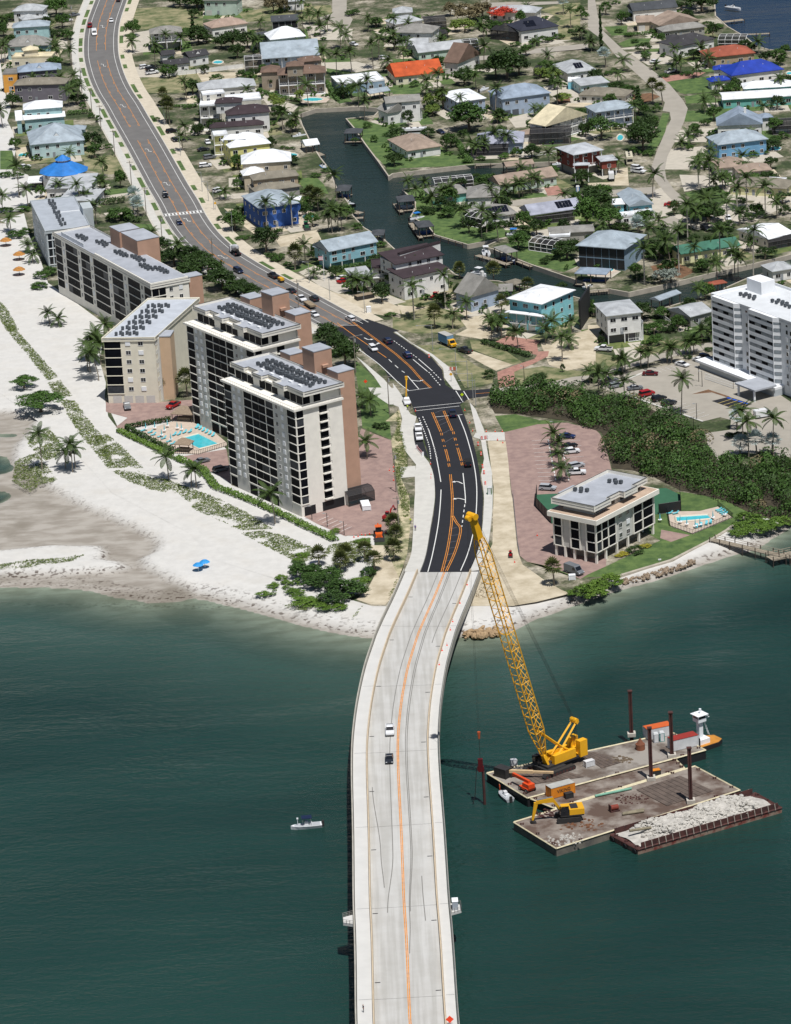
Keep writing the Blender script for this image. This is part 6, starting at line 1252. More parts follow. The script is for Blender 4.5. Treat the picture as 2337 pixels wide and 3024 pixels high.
def dune():
    rnd=random.Random(13);mb=MB()
    def tufts(spec,dens,s0,s1,h0,h1,gap=0.0):
        for p in poly_points(spec,dens,rnd):
            v=math.sin(p.x*.55+2*math.sin(p.y*.31))+math.sin(p.y*.42+1.7*math.sin(p.x*.27))+rnd.uniform(-.6,.6)
            if v<gap:continue
            s=rnd.uniform(s0,s1);h=rnd.uniform(h0,h1)
            for k in range(3):
                t=rnd.uniform(0,6.28);c,q=math.cos(t),math.sin(t);b=p+Vector((rnd.uniform(-.3,.3),rnd.uniform(-.3,.3),.0));b.z=GZ+.02
                mb.add([b+Vector((-c*s,-q*s,0)),b+Vector((c*s*.3,q*s*.3,h*.3)),b+Vector((c*s,q*s,h*.7)),b+Vector((-q*s*.4,c*s*.4,h))])
    for spec,g in (('10 -40,1120 60,1220 160,1407 60,1407 0,1300',-.6),('20 40,0 110,10 240,160 330,260 480,430 400,460 330,380 220,230 100,100',-.5),('20 400,480 500,460 560,540 600,590 480,600 430,540',-.3),('20 500,620 620,630 760,820 830,900 900,1000 940,1190 900,1190 760,1020 660,900 560,740',-.5),('20 780,920 900,910 1050,1050 1190,1190 940,1190 860,1080',.1),('20 930,1210 1150,1210 1400,1290 1660,1385 31 200,100 420,210 640,345 520,350 370,360 0,190 20 1500,1407 1250,1370 1050,1290',0.0),('31 370,380 560,360 760,410 980,510 960,600 850,630 740,570 560,480',0.1),('31 1100,480 1440,420 1460,560 1300,640 1150,600 1060,560',.3),('30 0,640 250,600 450,590 700,560 600,610 300,660 0,680',.5),('20 200,900 400,860 500,960 500,1080 380,1130 250,1010',-.2),('20 130,1130 300,1060 420,1210 480,1290 330,1330 250,1390 100,1300',-.2),('31 730,985 950,910 1000,940 930,1020 800,1015',.0),('31 1290,1090 1390,970 1330,1060',-2),('31 1600,900 1670,760 1640,900',-.5),('22 40,700 130,1150 60,1300 130,1400 60,1400 10,1200',.2),('32 60,20 150,60 130,250 80,240',.2)):
        tufts(spec,9.0,.10,.26,.08,.3,g-1.2)
    o=mb.build('dune_grass',foliage('dune_green','3c5226','78844a'),label='green dune grass and creepers growing in strips on the sand',kind='stuff')
dune()
# --- labels from the nearest building in the picture
ORD=('nearest','second nearest','third nearest','fourth nearest','fifth nearest','sixth nearest','seventh nearest','eighth nearest','ninth nearest','tenth nearest','eleventh nearest','twelfth nearest')+tuple(w_+' nearest' for w_ in 'thirteenth fourteenth fifteenth sixteenth seventeenth eighteenth nineteenth twentieth'.split())
def short(n):
    return ' '.join(n.split()[:6])
def describe():
    groups={}
    for o,ph,p in PLANTS:
        u_,v_=proj(p);best=min(HOUSES,key=lambda h:math.hypot(h[1][0]-u_,1.3*(h[1][1]-v_)));dx,dy=u_-best[1][0],v_-best[1][1]
        side=('left of' if dx<0 else 'right of') if abs(dx)>abs(dy)*1.3 else ('behind' if dy<0 else 'in front of')
        groups.setdefault((ph,side,best[0]),[]).append((math.hypot(dx,dy),o))
    for (ph,side,nm),lst in groups.items():
        lst.sort(key=lambda a:a[0]);w_=nm.split()
        for i,(d,o) in enumerate(lst):
            pre=ph if len(lst)==1 else ph+' ' +ORD[min(i,19)]
            lab='%s %s the %s' %(pre,side,nm)
            ws=lab.split()
            if len(ws)>16:
                keep=16-len(pre.split())-len(side.split())-1;lab='%s %s the %s' %(pre,side,' '.join(w_[:max(3,keep)]))
            o['label']=lab
            if len(lst)>1:o['group']=(ph+'s')
# ================= vehicles =================
TYRE_M=mat('tyre_rubber','17171a',.85,.1,2);RIM=mat('wheel_rim','8e9296',.4,.1,2,metal=.5);CGLASS=mat('car_glass',(.010,.012,.016),.12,0,spec=.5);HEAD=mat('headlight_lens','d8dadd',.2,0);TAIL=mat('tail_light_red','8a1a18',.3,0);CHAS=mat('chassis_dark','1e1f21',.8,0)
PAINT={'white':'d9dadb','black':'15161a','navy':'1b2440','darkblue':'1d2c54','grey':'6b6f74','silver':'a6a9ad','dark':'2a2c31','red':'9c1b1f','maroon':'5c1820','blue':'2a78c4','yellow':'d9a21f','orange':'d8642a','green':'2f6a48','cover':'8b9094','cream':'cfc7b0','teal':'3a8a8a'}
def paint(k):return mat('car_paint_' +k,PAINT[k],.28,.03,1,spec=.5)
def yext(mb,prof,y0,y1,m=0,taper=0):
    n=len(prof);cx=sum(p[0] for p in prof)/n
    return mb.loft([[(x,y0,z) for x,z in prof],[(x,y1,z) for x,z in prof]],m)
def frustum(mb,x0,x1,y,z0,X0,X1,Y,z1,m=0):
    return mb.loft([[(x0,-y,z0),(x1,-y,z0),(x1,y,z0),(x0,y,z0)],[(X0,-Y,z1),(X1,-Y,z1),(X1,Y,z1),(X0,Y,z1)]],m)
def wheels(root,xs,y,r=.36,w_=.24):
    k=('wheel',r,w_)
    if k not in _pc:_pc[k]=(MB().tube((0,-w_/2,0),(0,w_/2,0),r,None,14).mesh('wheel',TYRE_M),MB().tube((0,-w_/2-.01,0),(0,w_/2+.01,0),r*.58,None,10).mesh('rim',RIM))
    for x in xs:
        for s in (-1,1):o=ob('wheel',_pc[k][0],root,(x,s*y,r));ob('rim',_pc[k][1],o)
def lights(root,x0,x1,y,z):
    k='lamps'
    if k not in _pc:_pc[k]=(MB().box(-.06,-.18,-.08,.06,.18,.08).mesh('headlight',HEAD),MB().box(-.05,-.14,-.12,.05,.14,.12).mesh('tail_light',TAIL))
    for s in (-1,1):ob('headlight',_pc[k][0],root,(x1,s*y,z));ob('tail_light',_pc[k][1],root,(x0,s*y,z+.08))
def make_car(kind,col):
    root=thing(kind,'x','car');pm=paint(col)
    if kind=='sedan':
        yext(MB(),[(-2.35,.32),(2.3,.32),(2.38,.55),(2.3,.74),(1.2,.9),(-1.6,.96),(-2.3,.9),(-2.4,.6)],-.9,.9).build('body',pm,root);frustum(MB(),-1.65,1.15,.86,.9,-1.05,.25,.66,1.38).build('windows',CGLASS,root);frustum(MB(),-1.08,.28,.68,1.37,-1.0,.2,.6,1.45).build('roof',pm,root)
        wheels(root,(-1.4,1.45),.8,.33);lights(root,-2.36,2.3,.65,.65)
    elif kind in ('suv','jeep','minivan'):
        h={'suv':1.72,'jeep':1.85,'minivan':1.78}[kind];bx=kind=='jeep'
        yext(MB(),[(-2.35,.38),(2.3,.38),(2.4,.65),(2.3,.92 if not bx else 1.02),(1.2,1.05 if not bx else 1.08),(-2.3,1.1),(-2.4,.7)],-.95,.95).build('body',pm,root)
        frustum(MB(),-2.32,1.2 if kind != 'minivan' else 1.6,.9,1.04,-2.1,.45 if not bx else .75,.74 if not bx else .85,h-.08).build('windows',CGLASS,root);frustum(MB(),-2.14,.5 if not bx else .8,.76 if not bx else .87,h-.1,-2.05,.4 if not bx else .75,.68 if not bx else .82,h).build('roof',pm if not bx or col=='red' else mat('soft_top_black','141416',.9,0),root)
        wheels(root,(-1.4,1.45),.85,.38);lights(root,-2.38,2.34,.7,.8)
    elif kind=='pickup':
        yext(MB(),[(-2.8,.45),(2.7,.45),(2.85,.7),(2.75,1.02),(1.4,1.15),(-.75,1.18),(-.75,.75),(-2.7,.75),(-2.7,1.15),(-2.85,1.15)][:5]+[(-2.85,1.12)],-.98,.98).build('body',pm,root)
        MB().box(-2.7,-.82,1.06,-.85,.82,1.135).build('bed',CHAS,root);frustum(MB(),-.85,1.35,.92,1.1,-.6,.65,.76,1.78).build('windows',CGLASS,root);frustum(MB(),-.64,.7,.78,1.76,-.58,.6,.7,1.86).build('roof',pm,root)
        wheels(root,(-1.75,1.75),.88,.42);lights(root,-2.86,2.78,.75,.85)
    elif kind=='van':
        yext(MB(),[(-2.9,.4),(2.8,.4),(2.9,.8),(2.55,1.15),(1.9,1.35),(1.3,2.2),(1.0,2.4),(-2.8,2.45),(-2.95,2.2)],-1.0,1.0).build('body',pm,root)
        MB().loft([[(2.0,-.9,1.36),(2.0,.9,1.36),(1.35,.8,2.2),(1.35,-.8,2.2)],[(1.9,-.9,1.3),(1.9,.9,1.3),(1.25,.8,2.14),(1.25,-.8,2.14)]]).build('windscreen',CGLASS,root)
        for s in (-1,1):MB().box(.4,s*1.01-.02,1.35,1.35,s*1.01+.02,2.0).build('side_window',CGLASS,root)
        wheels(root,(-1.8,1.75),.88,.36);lights(root,-2.96,2.84,.8,.85)
    elif kind=='box_truck':
        MB().box(-3.9,-1.2,.9,1.4,1.2,3.5).build('cargo_box',mat('truck_box_blue','4f7fa8',.6,.25,.3,c2='6f95b5'),root);MB().box(-3.92,-1.22,3.5,1.42,1.22,3.6).build('box_roof',mat('truck_box_grey','a8a6a0',.7,.06),root)
        yext(MB(),[(1.42,.5),(3.7,.5),(3.8,1.2),(2.9,1.4),(2.3,2.3),(1.42,2.4)],-1.05,1.05).build('cab',pm,root);MB().loft([[(2.95,-.9,1.42),(2.95,.9,1.42),(2.4,.85,2.2),(2.4,-.85,2.2)],[(2.85,-.9,1.38),(2.85,.9,1.38),(2.3,.85,2.16),(2.3,-.85,2.16)]]).build('windscreen',CGLASS,root)
        wheels(root,(-2.4,2.6),1.0,.46,.3);lights(root,-3.92,3.76,.85,.95);MB().box(-3.8,-.8,.5,3.2,.8,.9).build('chassis',CHAS,root)
    elif kind=='mixer_truck':
        MB().box(-3.6,-.9,.7,3.0,.9,1.0).build('chassis',CHAS,root);yext(MB(),[(2.0,.6),(3.6,.6),(3.7,1.3),(3.2,2.6),(2.0,2.7)],-1.15,1.15).build('cab',pm,root);MB().box(3.3,-.95,1.6,3.46,.95,2.4).build('windscreen',CGLASS,root)
        MB().loft([[(x,r*math.cos(t),2.2+dz+r*math.sin(t)) for t in [k*math.pi/5 for k in range(10)]] for x,r,dz in ((1.8,.5,-.1),(1.0,1.15,0),(-1.0,1.25,.25),(-2.6,.8,.8),(-3.3,.5,1.05))]).build('mixer_drum',mat('drum_grey','b4b6b8',.5,.15,1),root);MB().box(-3.9,-.35,1.1,-3.2,.35,2.4).build('chute',CHAS,root);wheels(root,(-2.6,-1.4,2.6),1.0,.5,.32);lights(root,-3.6,3.66,.9,1.0)
    return root
_cars={}
def car(kind,col,t,x,y,dx,dy,label,z=None,cat='car',group=None,zf=None):
    p=P(t,x,y,GZ+.1 if z is None else z);q=P(t,x+dx,y+dy,GZ+.1 if z is None else z);a=math.atan2(q.y-p.y,q.x-p.x);k=(kind,col)
    if k not in _cars:r=_cars[k]=make_car(kind,col);r.location=p;r.rotation_euler=(0,0,a);r['label']=label
    else:r=dup(_cars[k],p,a,label)
    r['category']=cat
    if group:r['group']=group
    elif 'group' in r:del r['group']
    return r
c=car
RG=None
c('pickup','red','00',748,222,2,-12,'red and white pickup truck high on the main road',cat='pickup');c('van','white','00',785,288,2,12,'white van following the red truck on the main road',cat='van');c('sedan','white','00',925,178,2,12,'white sedan in the far lane near the top');c('sedan','dark','00',985,8,3,-12,'dark car at the very top of the main road')
c('pickup','white','00',1265,612,20,-3,'white pickup parked beside the black-roofed white house',cat='pickup');c('suv','black','00',1255,582,20,-3,'black SUV parked between two white vehicles',cat='SUV');c('suv','white','00',1205,566,20,-3,'white SUV parked at the back of the black-roofed house',cat='SUV');c('sedan','white','10',205,42,18,-3,'white car parked left of the blue octagonal roof')
c('suv','white','01',75,1385,20,-2,'white SUV parked below the pale yellow house',cat='SUV');c('suv','grey','01',112,1316,20,-3,'dark grey SUV parked beside the pale yellow house',cat='SUV');c('sedan','dark','01',60,1250,20,-3,'dark car under the balcony of the yellow house');c('sedan','white','01',95,1190,8,12,'white car nose-out beside the yellow house')
c('suv','black','10',1375,282,7,14,'black SUV on the main road above the crossing',cat='SUV');c('sedan','navy','10',1490,508,7,14,'navy sedan just below the road crossing');c('suv','white','11',182,242,18,-6,'white SUV parked in front of the unfinished house',cat='SUV')
c('mixer_truck','white','11',325,760,-13,-11,'white concrete mixer truck on the main road',cat='truck');c('minivan','navy','11',350,912,14,7,'navy minivan behind the beachfront blocks',cat='minivan');c('pickup','black','11',640,955,-15,-8,'black pickup towing a small yellow trailer',cat='pickup');c('sedan','dark','11',790,1075,-15,-8,'dark car partly hidden by the stair tower')
c('pickup','white','11',872,1145,14,9,'white pickup in the near lane beside the towers',cat='pickup');c('suv','dark','11',980,1145,-14,-9,'dark SUV in the far lane beside the towers',cat='SUV');c('sedan','white','11',980,1272,14,8,'white sedan just before the black asphalt');c('suv','white','11',1282,1312,-14,-8,'white SUV in the far lane at the start of black asphalt',cat='SUV')
c('sedan','white','11',1215,968,15,-5,'white car parked behind a red one beside palms');c('sedan','red','11',1222,992,15,-5,'red car parked beside palms left of the modern house')
c('suv','white','21',1470,208,13,12,'white SUV on black asphalt near the turn arrows',cat='SUV');c('suv','navy','21',1590,146,-13,-11,'navy SUV in the far lane of the black asphalt',cat='SUV');c('suv','darkblue','22',122,264,-12,-12,'dark blue SUV beside the orange double line',cat='SUV');c('pickup','navy','22',500,752,-4,-16,'dark pickup waiting at the intersection crosswalk',cat='pickup');c('jeep','black','22',625,1165,-3,-16,'black jeep heading towards the intersection',cat='jeep')
c('box_truck','yellow','22',462,168,16,7,'blue and yellow box truck parked on the sandy lane',cat='truck');c('pickup','dark','22',600,225,-16,-5,'dark pickup with silver ladder rack behind the box truck',cat='pickup')
c('sedan','darkblue','22',1452,935,18,1,'dark blue sedan first in the paved parking row');c('sedan','black','22',1470,1015,18,-4,'black sedan second in the paved parking row');c('suv','white','22',1487,1062,18,-2,'white SUV third in the paved parking row',cat='SUV');c('suv','silver','22',1527,1182,18,-4,'silver SUV beside the white pickup in the paved lot',cat='SUV');c('pickup','white','22',1525,1240,18,-1,'white pickup last in the paved parking row',cat='pickup');c('suv','silver','22',1290,1368,18,1,'silver SUV beside the corner of the small condominium',cat='SUV')
c('van','grey','32',1510,712,18,6,'grey van parked in front of the small condominium',cat='van')
c('sedan','white','23',785,338,16,4,'white sedan alone in the back row of the concrete lot');c('sedan','white','23',926,304,16,5,'white sedan beside the navy SUV in the concrete lot');c('suv','navy','23',982,284,16,4,'navy SUV nearest the white tower',cat='SUV');c('sedan','maroon','23',520,414,16,0,'maroon car in the back row of the concrete lot');c('pickup','grey','23',176,478,18,-4,'grey pickup at the left end of the concrete lot',cat='pickup');c('suv','cover','23',236,515,18,-4,'vehicle under a grey cover in the concrete lot',cat='covered car');c('sedan','grey','23',392,534,18,-2,'grey sedan behind a palm in the concrete lot')
c('jeep','red','23',490,585,18,-4,'red jeep in the front row of the concrete lot',cat='jeep');c('suv','black','23',590,625,18,-5,'black SUV next to the red jeep',cat='SUV');c('suv','dark','23',674,662,18,-5,'dark SUV last in the front row by the palm',cat='SUV');c('van','white','23',1462,762,17,-3,'white van with orange ladders under the entrance canopy',cat='van');c('pickup','white','23',130,212,-18,-1,'white pickup beside the white cube house',cat='pickup')
c('sedan','red','13',690,358,18,0,'red sedan beside the sky blue cottage');c('pickup','white','13',420,84,16,2,'white pickup beside the red brick house',cat='pickup');c('suv','white','13',410,56,16,2,'white SUV behind the pickup at the brick house',cat='SUV');c('sedan','white','03',556,518,16,-4,'white car on the drive above the paved crescent');c('pickup','white','03',690,602,16,-4,'white pickup on the paved crescent drive',cat='pickup')
c('pickup','blue','12',905,1308,-16,3,'bright blue pickup beside the bright aqua house',cat='pickup');c('sedan','grey','21',48,1140,16,-4,'grey car in the lot behind the front tower');c('suv','grey','21',205,1212,16,-4,'grey SUV parked against the front tower',cat='SUV');c('pickup','grey','20',1058,690,4,14,'grey pickup facing out from the cream wing garages',cat='pickup');c('pickup','red','20',1440,682,-14,7,'dark red pickup beside the thatched hut',cat='pickup')
c('suv','black','00',1430,1100,16,-3,'black SUV under roadside palms',cat='SUV');c('sedan','black','00',1450,1170,10,8,'black sedan beside roadside palms');c('sedan','white','01',1310,375,14,4,'white car behind the tall palms of the back street');c('suv','white','01',1560,490,16,-2,'white SUV parked under palms on the back street',cat='SUV');c('sedan','navy','02',400,1105,14,6,'navy car beside the huge rounded tree');c('sedan','white','00',560,175,14,-2,'white car beneath the dense trees at top left');c('sedan','grey','00',620,130,14,-2,'grey car in a shaded drive at top left');c('suv','white','03',1000,540,14,3,'white SUV beside the royal blue roof',cat='SUV')
c('suv','dark','13',980,560,14,6,'dark SUV in the shaded palm drive',cat='SUV');c('sedan','white','13',1165,470,4,12,'white car among royal palms by the white-roofed house')
def bz(v):return zb(v)+.02
_u,_v=uv('E3',582,905);c('pickup','white','E3',582,890,0,20,'white pickup driving towards the camera on the bridge',zb(_v),'pickup');_u,_v=uv('E3',576,1190);c('sedan','dark','E3',576,1172,0,20,'dark sedan following on the bridge',zb(_v))
# motor homes and trailers
def motorhome(t,x,y,dx,dy,label,L=8.5,h=3.2,col='cream'):
    p=P(t,x,y);q=P(t,x+dx,y+dy);root=thing('motor_home',label,'motor home',p,math.atan2(q.y-p.y,q.x-p.x))
    MB().box(-L/2,-1.2,.5,L/2,1.2,h).build('body',paint(col),root);MB().box(-L/2+.1,-1.22,1.5,L/2-.4,1.22,2.2).build('window_band',CGLASS,root);MB().box(L/2-.02,-1.0,1.4,L/2+.03,1.0,2.4).build('windscreen',CGLASS,root)
    for i in range(3):MB().box(-L/2+1+i*2.4,-.35,h,-L/2+1.8+i*2.4,.35,h+.25).build('roof_vent',mat('vent_dark','35373a',.6,0),root)
    wheels(root,(-L*.28,L*.32),1.05,.45,.3)
motorhome('02',180,1125,20,-1,'white motor home parked above the brown-grey roofed house',9.5,3.0,'white');motorhome('03',345,1350,3,14,'cream motor home beside the red brick house')
def trailer(t,x,y,dx,dy,label,L,wd,h,m,load=None):
    p=P(t,x,y,GZ+.1);q=P(t,x+dx,y+dy,GZ+.1);root=thing('trailer',label,'trailer',p,math.atan2(q.y-p.y,q.x-p.x));MB().box(-L/2,-wd/2,.55,L/2,wd/2,.75).build('deck',CHAS,root);MB().bar((L/2,0,.5),(L/2+1.3,0,.5),.12).build('drawbar',CHAS,root);MB().box(-L/2+.1,-wd/2+.1,.75,L/2-.1,wd/2-.1,.75+h).build('load',m,root);wheels(root,(-.5,),wd/2,.33)
trailer('11',705,992,-15,-8,'small yellow and blue jet-ski trailer behind the black pickup',2.6,1.5,.8,paint('yellow'));trailer('11',945,1200,14,9,'flatbed trailer carrying brown lumber on the main road',6,2.2,.6,mat('lumber_load','8a7a63',.9,.3,2));trailer('13',195,140,3,14,'white box trailer at the red brick house carport',4.2,2.1,2.0,paint('white'))
# ================= barges, crane and boats =================
STEEL=mat('barge_deck_steel','908a82',.85,.2,.16,lo=.42,hi=.6,c2='5c5148',coord='World',detail=8);STEEL2=mat('barge_deck_rust','56453b',.85,.25,.16,lo=.4,hi=.6,c2='8a8178',coord='World',detail=8);HULLB=mat('barge_hull_black','1c1c1f',.7,.2,.5);HULLG=mat('barge_hull_grey','55534e',.8,.3,.3,c2='7b7468');RUST=mat('rusty_steel','54302a',.85,.3,.8,c2='3a2422');MATS=mat('timber_mats','5c5048',.9,.25,.6,stripes=('X',1.2,.3));KERBW=mat('barge_edge_pale','c3b99b',.8,.15,1);CRY=mat('crane_yellow','e3a81c',.45,.06,.8);CRD=mat('crane_dark_steel','2b2a2a',.7,.2,1);RUBM=mat('broken_concrete','b0aca4',.95,.2,.8,coord='World',bump=.4,bscale=2)
def barge(name,label,corners,z,hull,deck,edge=KERBW,z0=-.9):
    q=[P(*place(c_),z) for c_ in corners];o=sum((Vector(p) for p in q),Vector())/4;o.z=0;root=thing(name,label,'barge',o);pl=[(p.x-o.x,p.y-o.y) for p in q]
    if sum(pl[i-1][0]*pl[i][1]-pl[i][0]*pl[i-1][1] for i in range(4))<0:pl=pl[::-1]
    MB().prism(pl,z0,z-.06).build('hull',hull,root);MB().prism([(x*.992,y*.992) for x,y in pl],z-.06,z).build('deck',deck,root)
    e=MB()
    for i in range(4):e.bar((*pl[i],z+.03),(*pl[(i+1)%4],z+.03),.3)
    e.build('edge_rail',edge,root)
    for i in range(4):
        a,b=Vector((*pl[i],0)),Vector((*pl[(i+1)%4],0))
        for t in (.12,.5,.88):p_=a.lerp(b,t)*.97;mb=MB();mb.tube((p_.x-.25,p_.y,z),(p_.x-.25,p_.y,z+.5),.12,None,8);mb.tube((p_.x+.25,p_.y,z),(p_.x+.25,p_.y,z+.5),.12,None,8);mb.bar((p_.x-.5,p_.y,z+.4),(p_.x+.5,p_.y,z+.4),.14);mb.build('bollard',RUST,root)
    return root,o,pl
DZ=2.2
BA,oA,plA=barge('crane_barge','grey deck barge carrying the yellow crawler crane',('E1 205,998','E1 628,1258','E2 866,640','E2 545,470'),DZ,HULLB,STEEL)
BB,oB,plB=barge('work_barge','rust-stained barge carrying the orange container',('E1 655,1262','E1 908,1364','E2 662,812','E2 573,724'),1.9,HULLB,STEEL2)
BC,oC,plC=barge('front_barge','wide rusty barge carrying the yellow excavator',('E1 485,1508','E1 928,1782','E2 1196,1025','E2 762,794'),1.9,HULLG,STEEL2)
BD,oD,plD=barge('rubble_barge','long rusty scow heaped with broken concrete',('E1 1490,1640','E2 212,1600','E2 1600,1195','E2 1345,1052'),1.2,mat('scow_rust','6e332b',.85,.3,.5,c2='8f8272'),RUST,RUST)
def mats(parent,o,z,corners,n,name='timber_mat'):
    q=[P(*place(c_),z) for c_ in corners]
    for i in range(n):
        a0,a1=q[0].lerp(q[3],(i+.04)/n),q[0].lerp(q[3],(i+.96)/n);b0,b1=q[1].lerp(q[2],(i+.04)/n),q[1].lerp(q[2],(i+.96)/n);pl=[(p.x-o.x,p.y-o.y) for p in (a0,b0,b1,a1)]
        if sum(pl[k-1][0]*pl[k][1]-pl[k][0]*pl[k-1][1] for k in range(4))<0:pl=pl[::-1]
        MB().prism(pl,z-.02,z+.16).build(name,MATS,parent)
mats(BA,oA,DZ,('E1 470,985','E1 660,1120','E1 1215,1040','E1 960,960'),10);mats(BA,oA,DZ,('E1 1150,790','E1 1400,950','E1 1600,890','E1 1330,780'),5)
mats(BC,oC,1.9,('E2 195,1025','E2 490,1180','E2 940,1035','E2 620,888'),9,'steel_plate')
# scow sides with ribs
_n=len(plD)
sd=MB()
for i in range(_n):
    a,b=Vector((*plD[i],0)),Vector((*plD[(i+1)%_n],0));L_=(b-a).length
    if L_<12:continue
    d=(b-a).normalized();nn_=Vector((d.y,-d.x,0))
    MB().loft([[a*.95+Vector((0,0,1.2)),a*.95+nn_*.15+Vector((0,0,1.2)),a*.95+nn_*.15+Vector((0,0,2.6)),a*.95+Vector((0,0,2.6))],[b*.95+Vector((0,0,1.2)),b*.95+nn_*.15+Vector((0,0,1.2)),b*.95+nn_*.15+Vector((0,0,2.6)),b*.95+Vector((0,0,2.6))]]).build('side_board',RUST,BD)
    for k in range(20):p_=a*.95+(b-a)*.95*(k+.5)/20;MB().bar((p_+nn_*.5).to_tuple()[:2]+(1.2,),(p_+nn_*.18).to_tuple()[:2]+(2.6,),.16).build('side_rib',mat('scow_rib_pale','9a8f84',.85,.2),BD)
for f in (.1,.55,.9):
    a,b=Vector((*plD[0],0)),Vector((*plD[1],0))
    fr_=max(range(4),key=lambda i:-(plD[i][1]+plD[(i+1)%4][1]));a,b=Vector((*plD[fr_],0)),Vector((*plD[(fr_+1)%4],0));p_=a.lerp(b,f);t_=MB();d=(b-a).normalized();nn_=Vector((d.y,-d.x,0))
    t_.loft([[p_+nn_*(.1+.3*s)+(d*math.cos(k*.628)+Vector((0,0,1))*math.sin(k*.628))*.62+Vector((0,0,.5)) for k in range(10)] for s in (0,1)]).build('tyre_fender',TYRE_M,BD)
def rubble():
    rnd=random.Random(3);mb=MB();c_=Vector((0,0,0))
    ico=bmesh.new();bmesh.ops.create_icosphere(ico,subdivisions=1,radius=1);V=[v.co.copy() for v in ico.verts];F=[[v.index for v in f.verts] for f in ico.faces];ico.free()
    A,B,C,D=[Vector((*p,0)) for p in plD]
    for i in range(1500):
        u_,v_=rnd.uniform(.04,.96),rnd.uniform(.08,.92);p=(A*(1-u_)+B*u_)*(1-v_)+(D*(1-u_)+C*u_)*v_;p*=.93;e=min(1,min(u_,1-u_,v_,1-v_)*5);z=1.3+2.0*e+.45*math.sin(p.x*.7)*math.sin(p.y*.6);s=rnd.choice((.2,.28,.35,.5,.8 if rnd.random()<.3 else .3));b=len(mb.v);q=(rnd.uniform(.6,1.3),rnd.uniform(.6,1.3),rnd.uniform(.4,.9))
        for w_ in V:j=rnd.uniform(.75,1.2);mb.v.append((p.x+w_.x*s*q[0]*j,p.y+w_.y*s*q[1]*j,z+w_.z*s*q[2]*j))
        mb.f+=[tuple(k+b for k in f) for f in F];mb.m+=[0]*len(F)
    n=22
    for i in range(n):
        for j in range(8):
            def pt(u_,v_):p=((A*(1-u_)+B*u_)*(1-v_)+(D*(1-u_)+C*u_)*v_)*.94;e=min(1,min(u_,1-u_,v_,1-v_)*5);return (p.x,p.y,1.22+2.0*e+.45*math.sin(p.x*.7)*math.sin(p.y*.6))
            mb.add([pt(i/n,j/8),pt((i+1)/n,j/8),pt((i+1)/n,(j+1)/8),pt(i/n,(j+1)/8)])
    mb.build('rubble_heap',RUBM,loc=oD,label='pale broken concrete rubble heaped on the rusty scow',kind='stuff')
rubble()
# --- spuds
def spud(t,x,y,tx,ty,z,label):
    p=P(t,x,y,z);v=uv(t,tx,ty)[1];lo,hi=0,40
    for _ in range(40):
        m_=(lo+hi)/2
        if proj(Vector((p.x,p.y,m_)))[1]>v:lo=m_
        else:hi=m_
    root=thing('spud_pile',label,'spud pile',(p.x,p.y,0));mb=MB();mb.box(-.42,-.42,-3,-.12,.42,lo);mb.box(.12,-.42,-3,.42,.42,lo);mb.box(-.12,-.14,-3,.12,.14,lo);mb.build('pile_shaft',RUST,root);MB().box(-.55,-.55,lo,.55,.55,lo+.25).build('pile_cap',RUST,root)
    w_=MB()
    for a,b,c_,d in ((-.95,-.95,-.5,.95),(.5,-.95,.95,.95),(-.5,.5,.5,.95),(-.5,-.95,.5,-.5)):w_.box(a,b,z+.02,c_,d,z+.9)
    w_.build('spud_well',mat('spud_well_white','b9b3a8',.8,.2),root)
spud('E2',150,500,140,72,DZ,'tall brown spud pile at the back of the crane barge');spud('E2',340,925,280,428,1.9,'brown spud pile leaning in front of the orange-roofed office');spud('E2',540,705,517,278,DZ,'brown spud pile beside the red-roofed container');spud('E2',722,1145,662,622,1.9,'brown spud pile on the front barge nearest the scow')
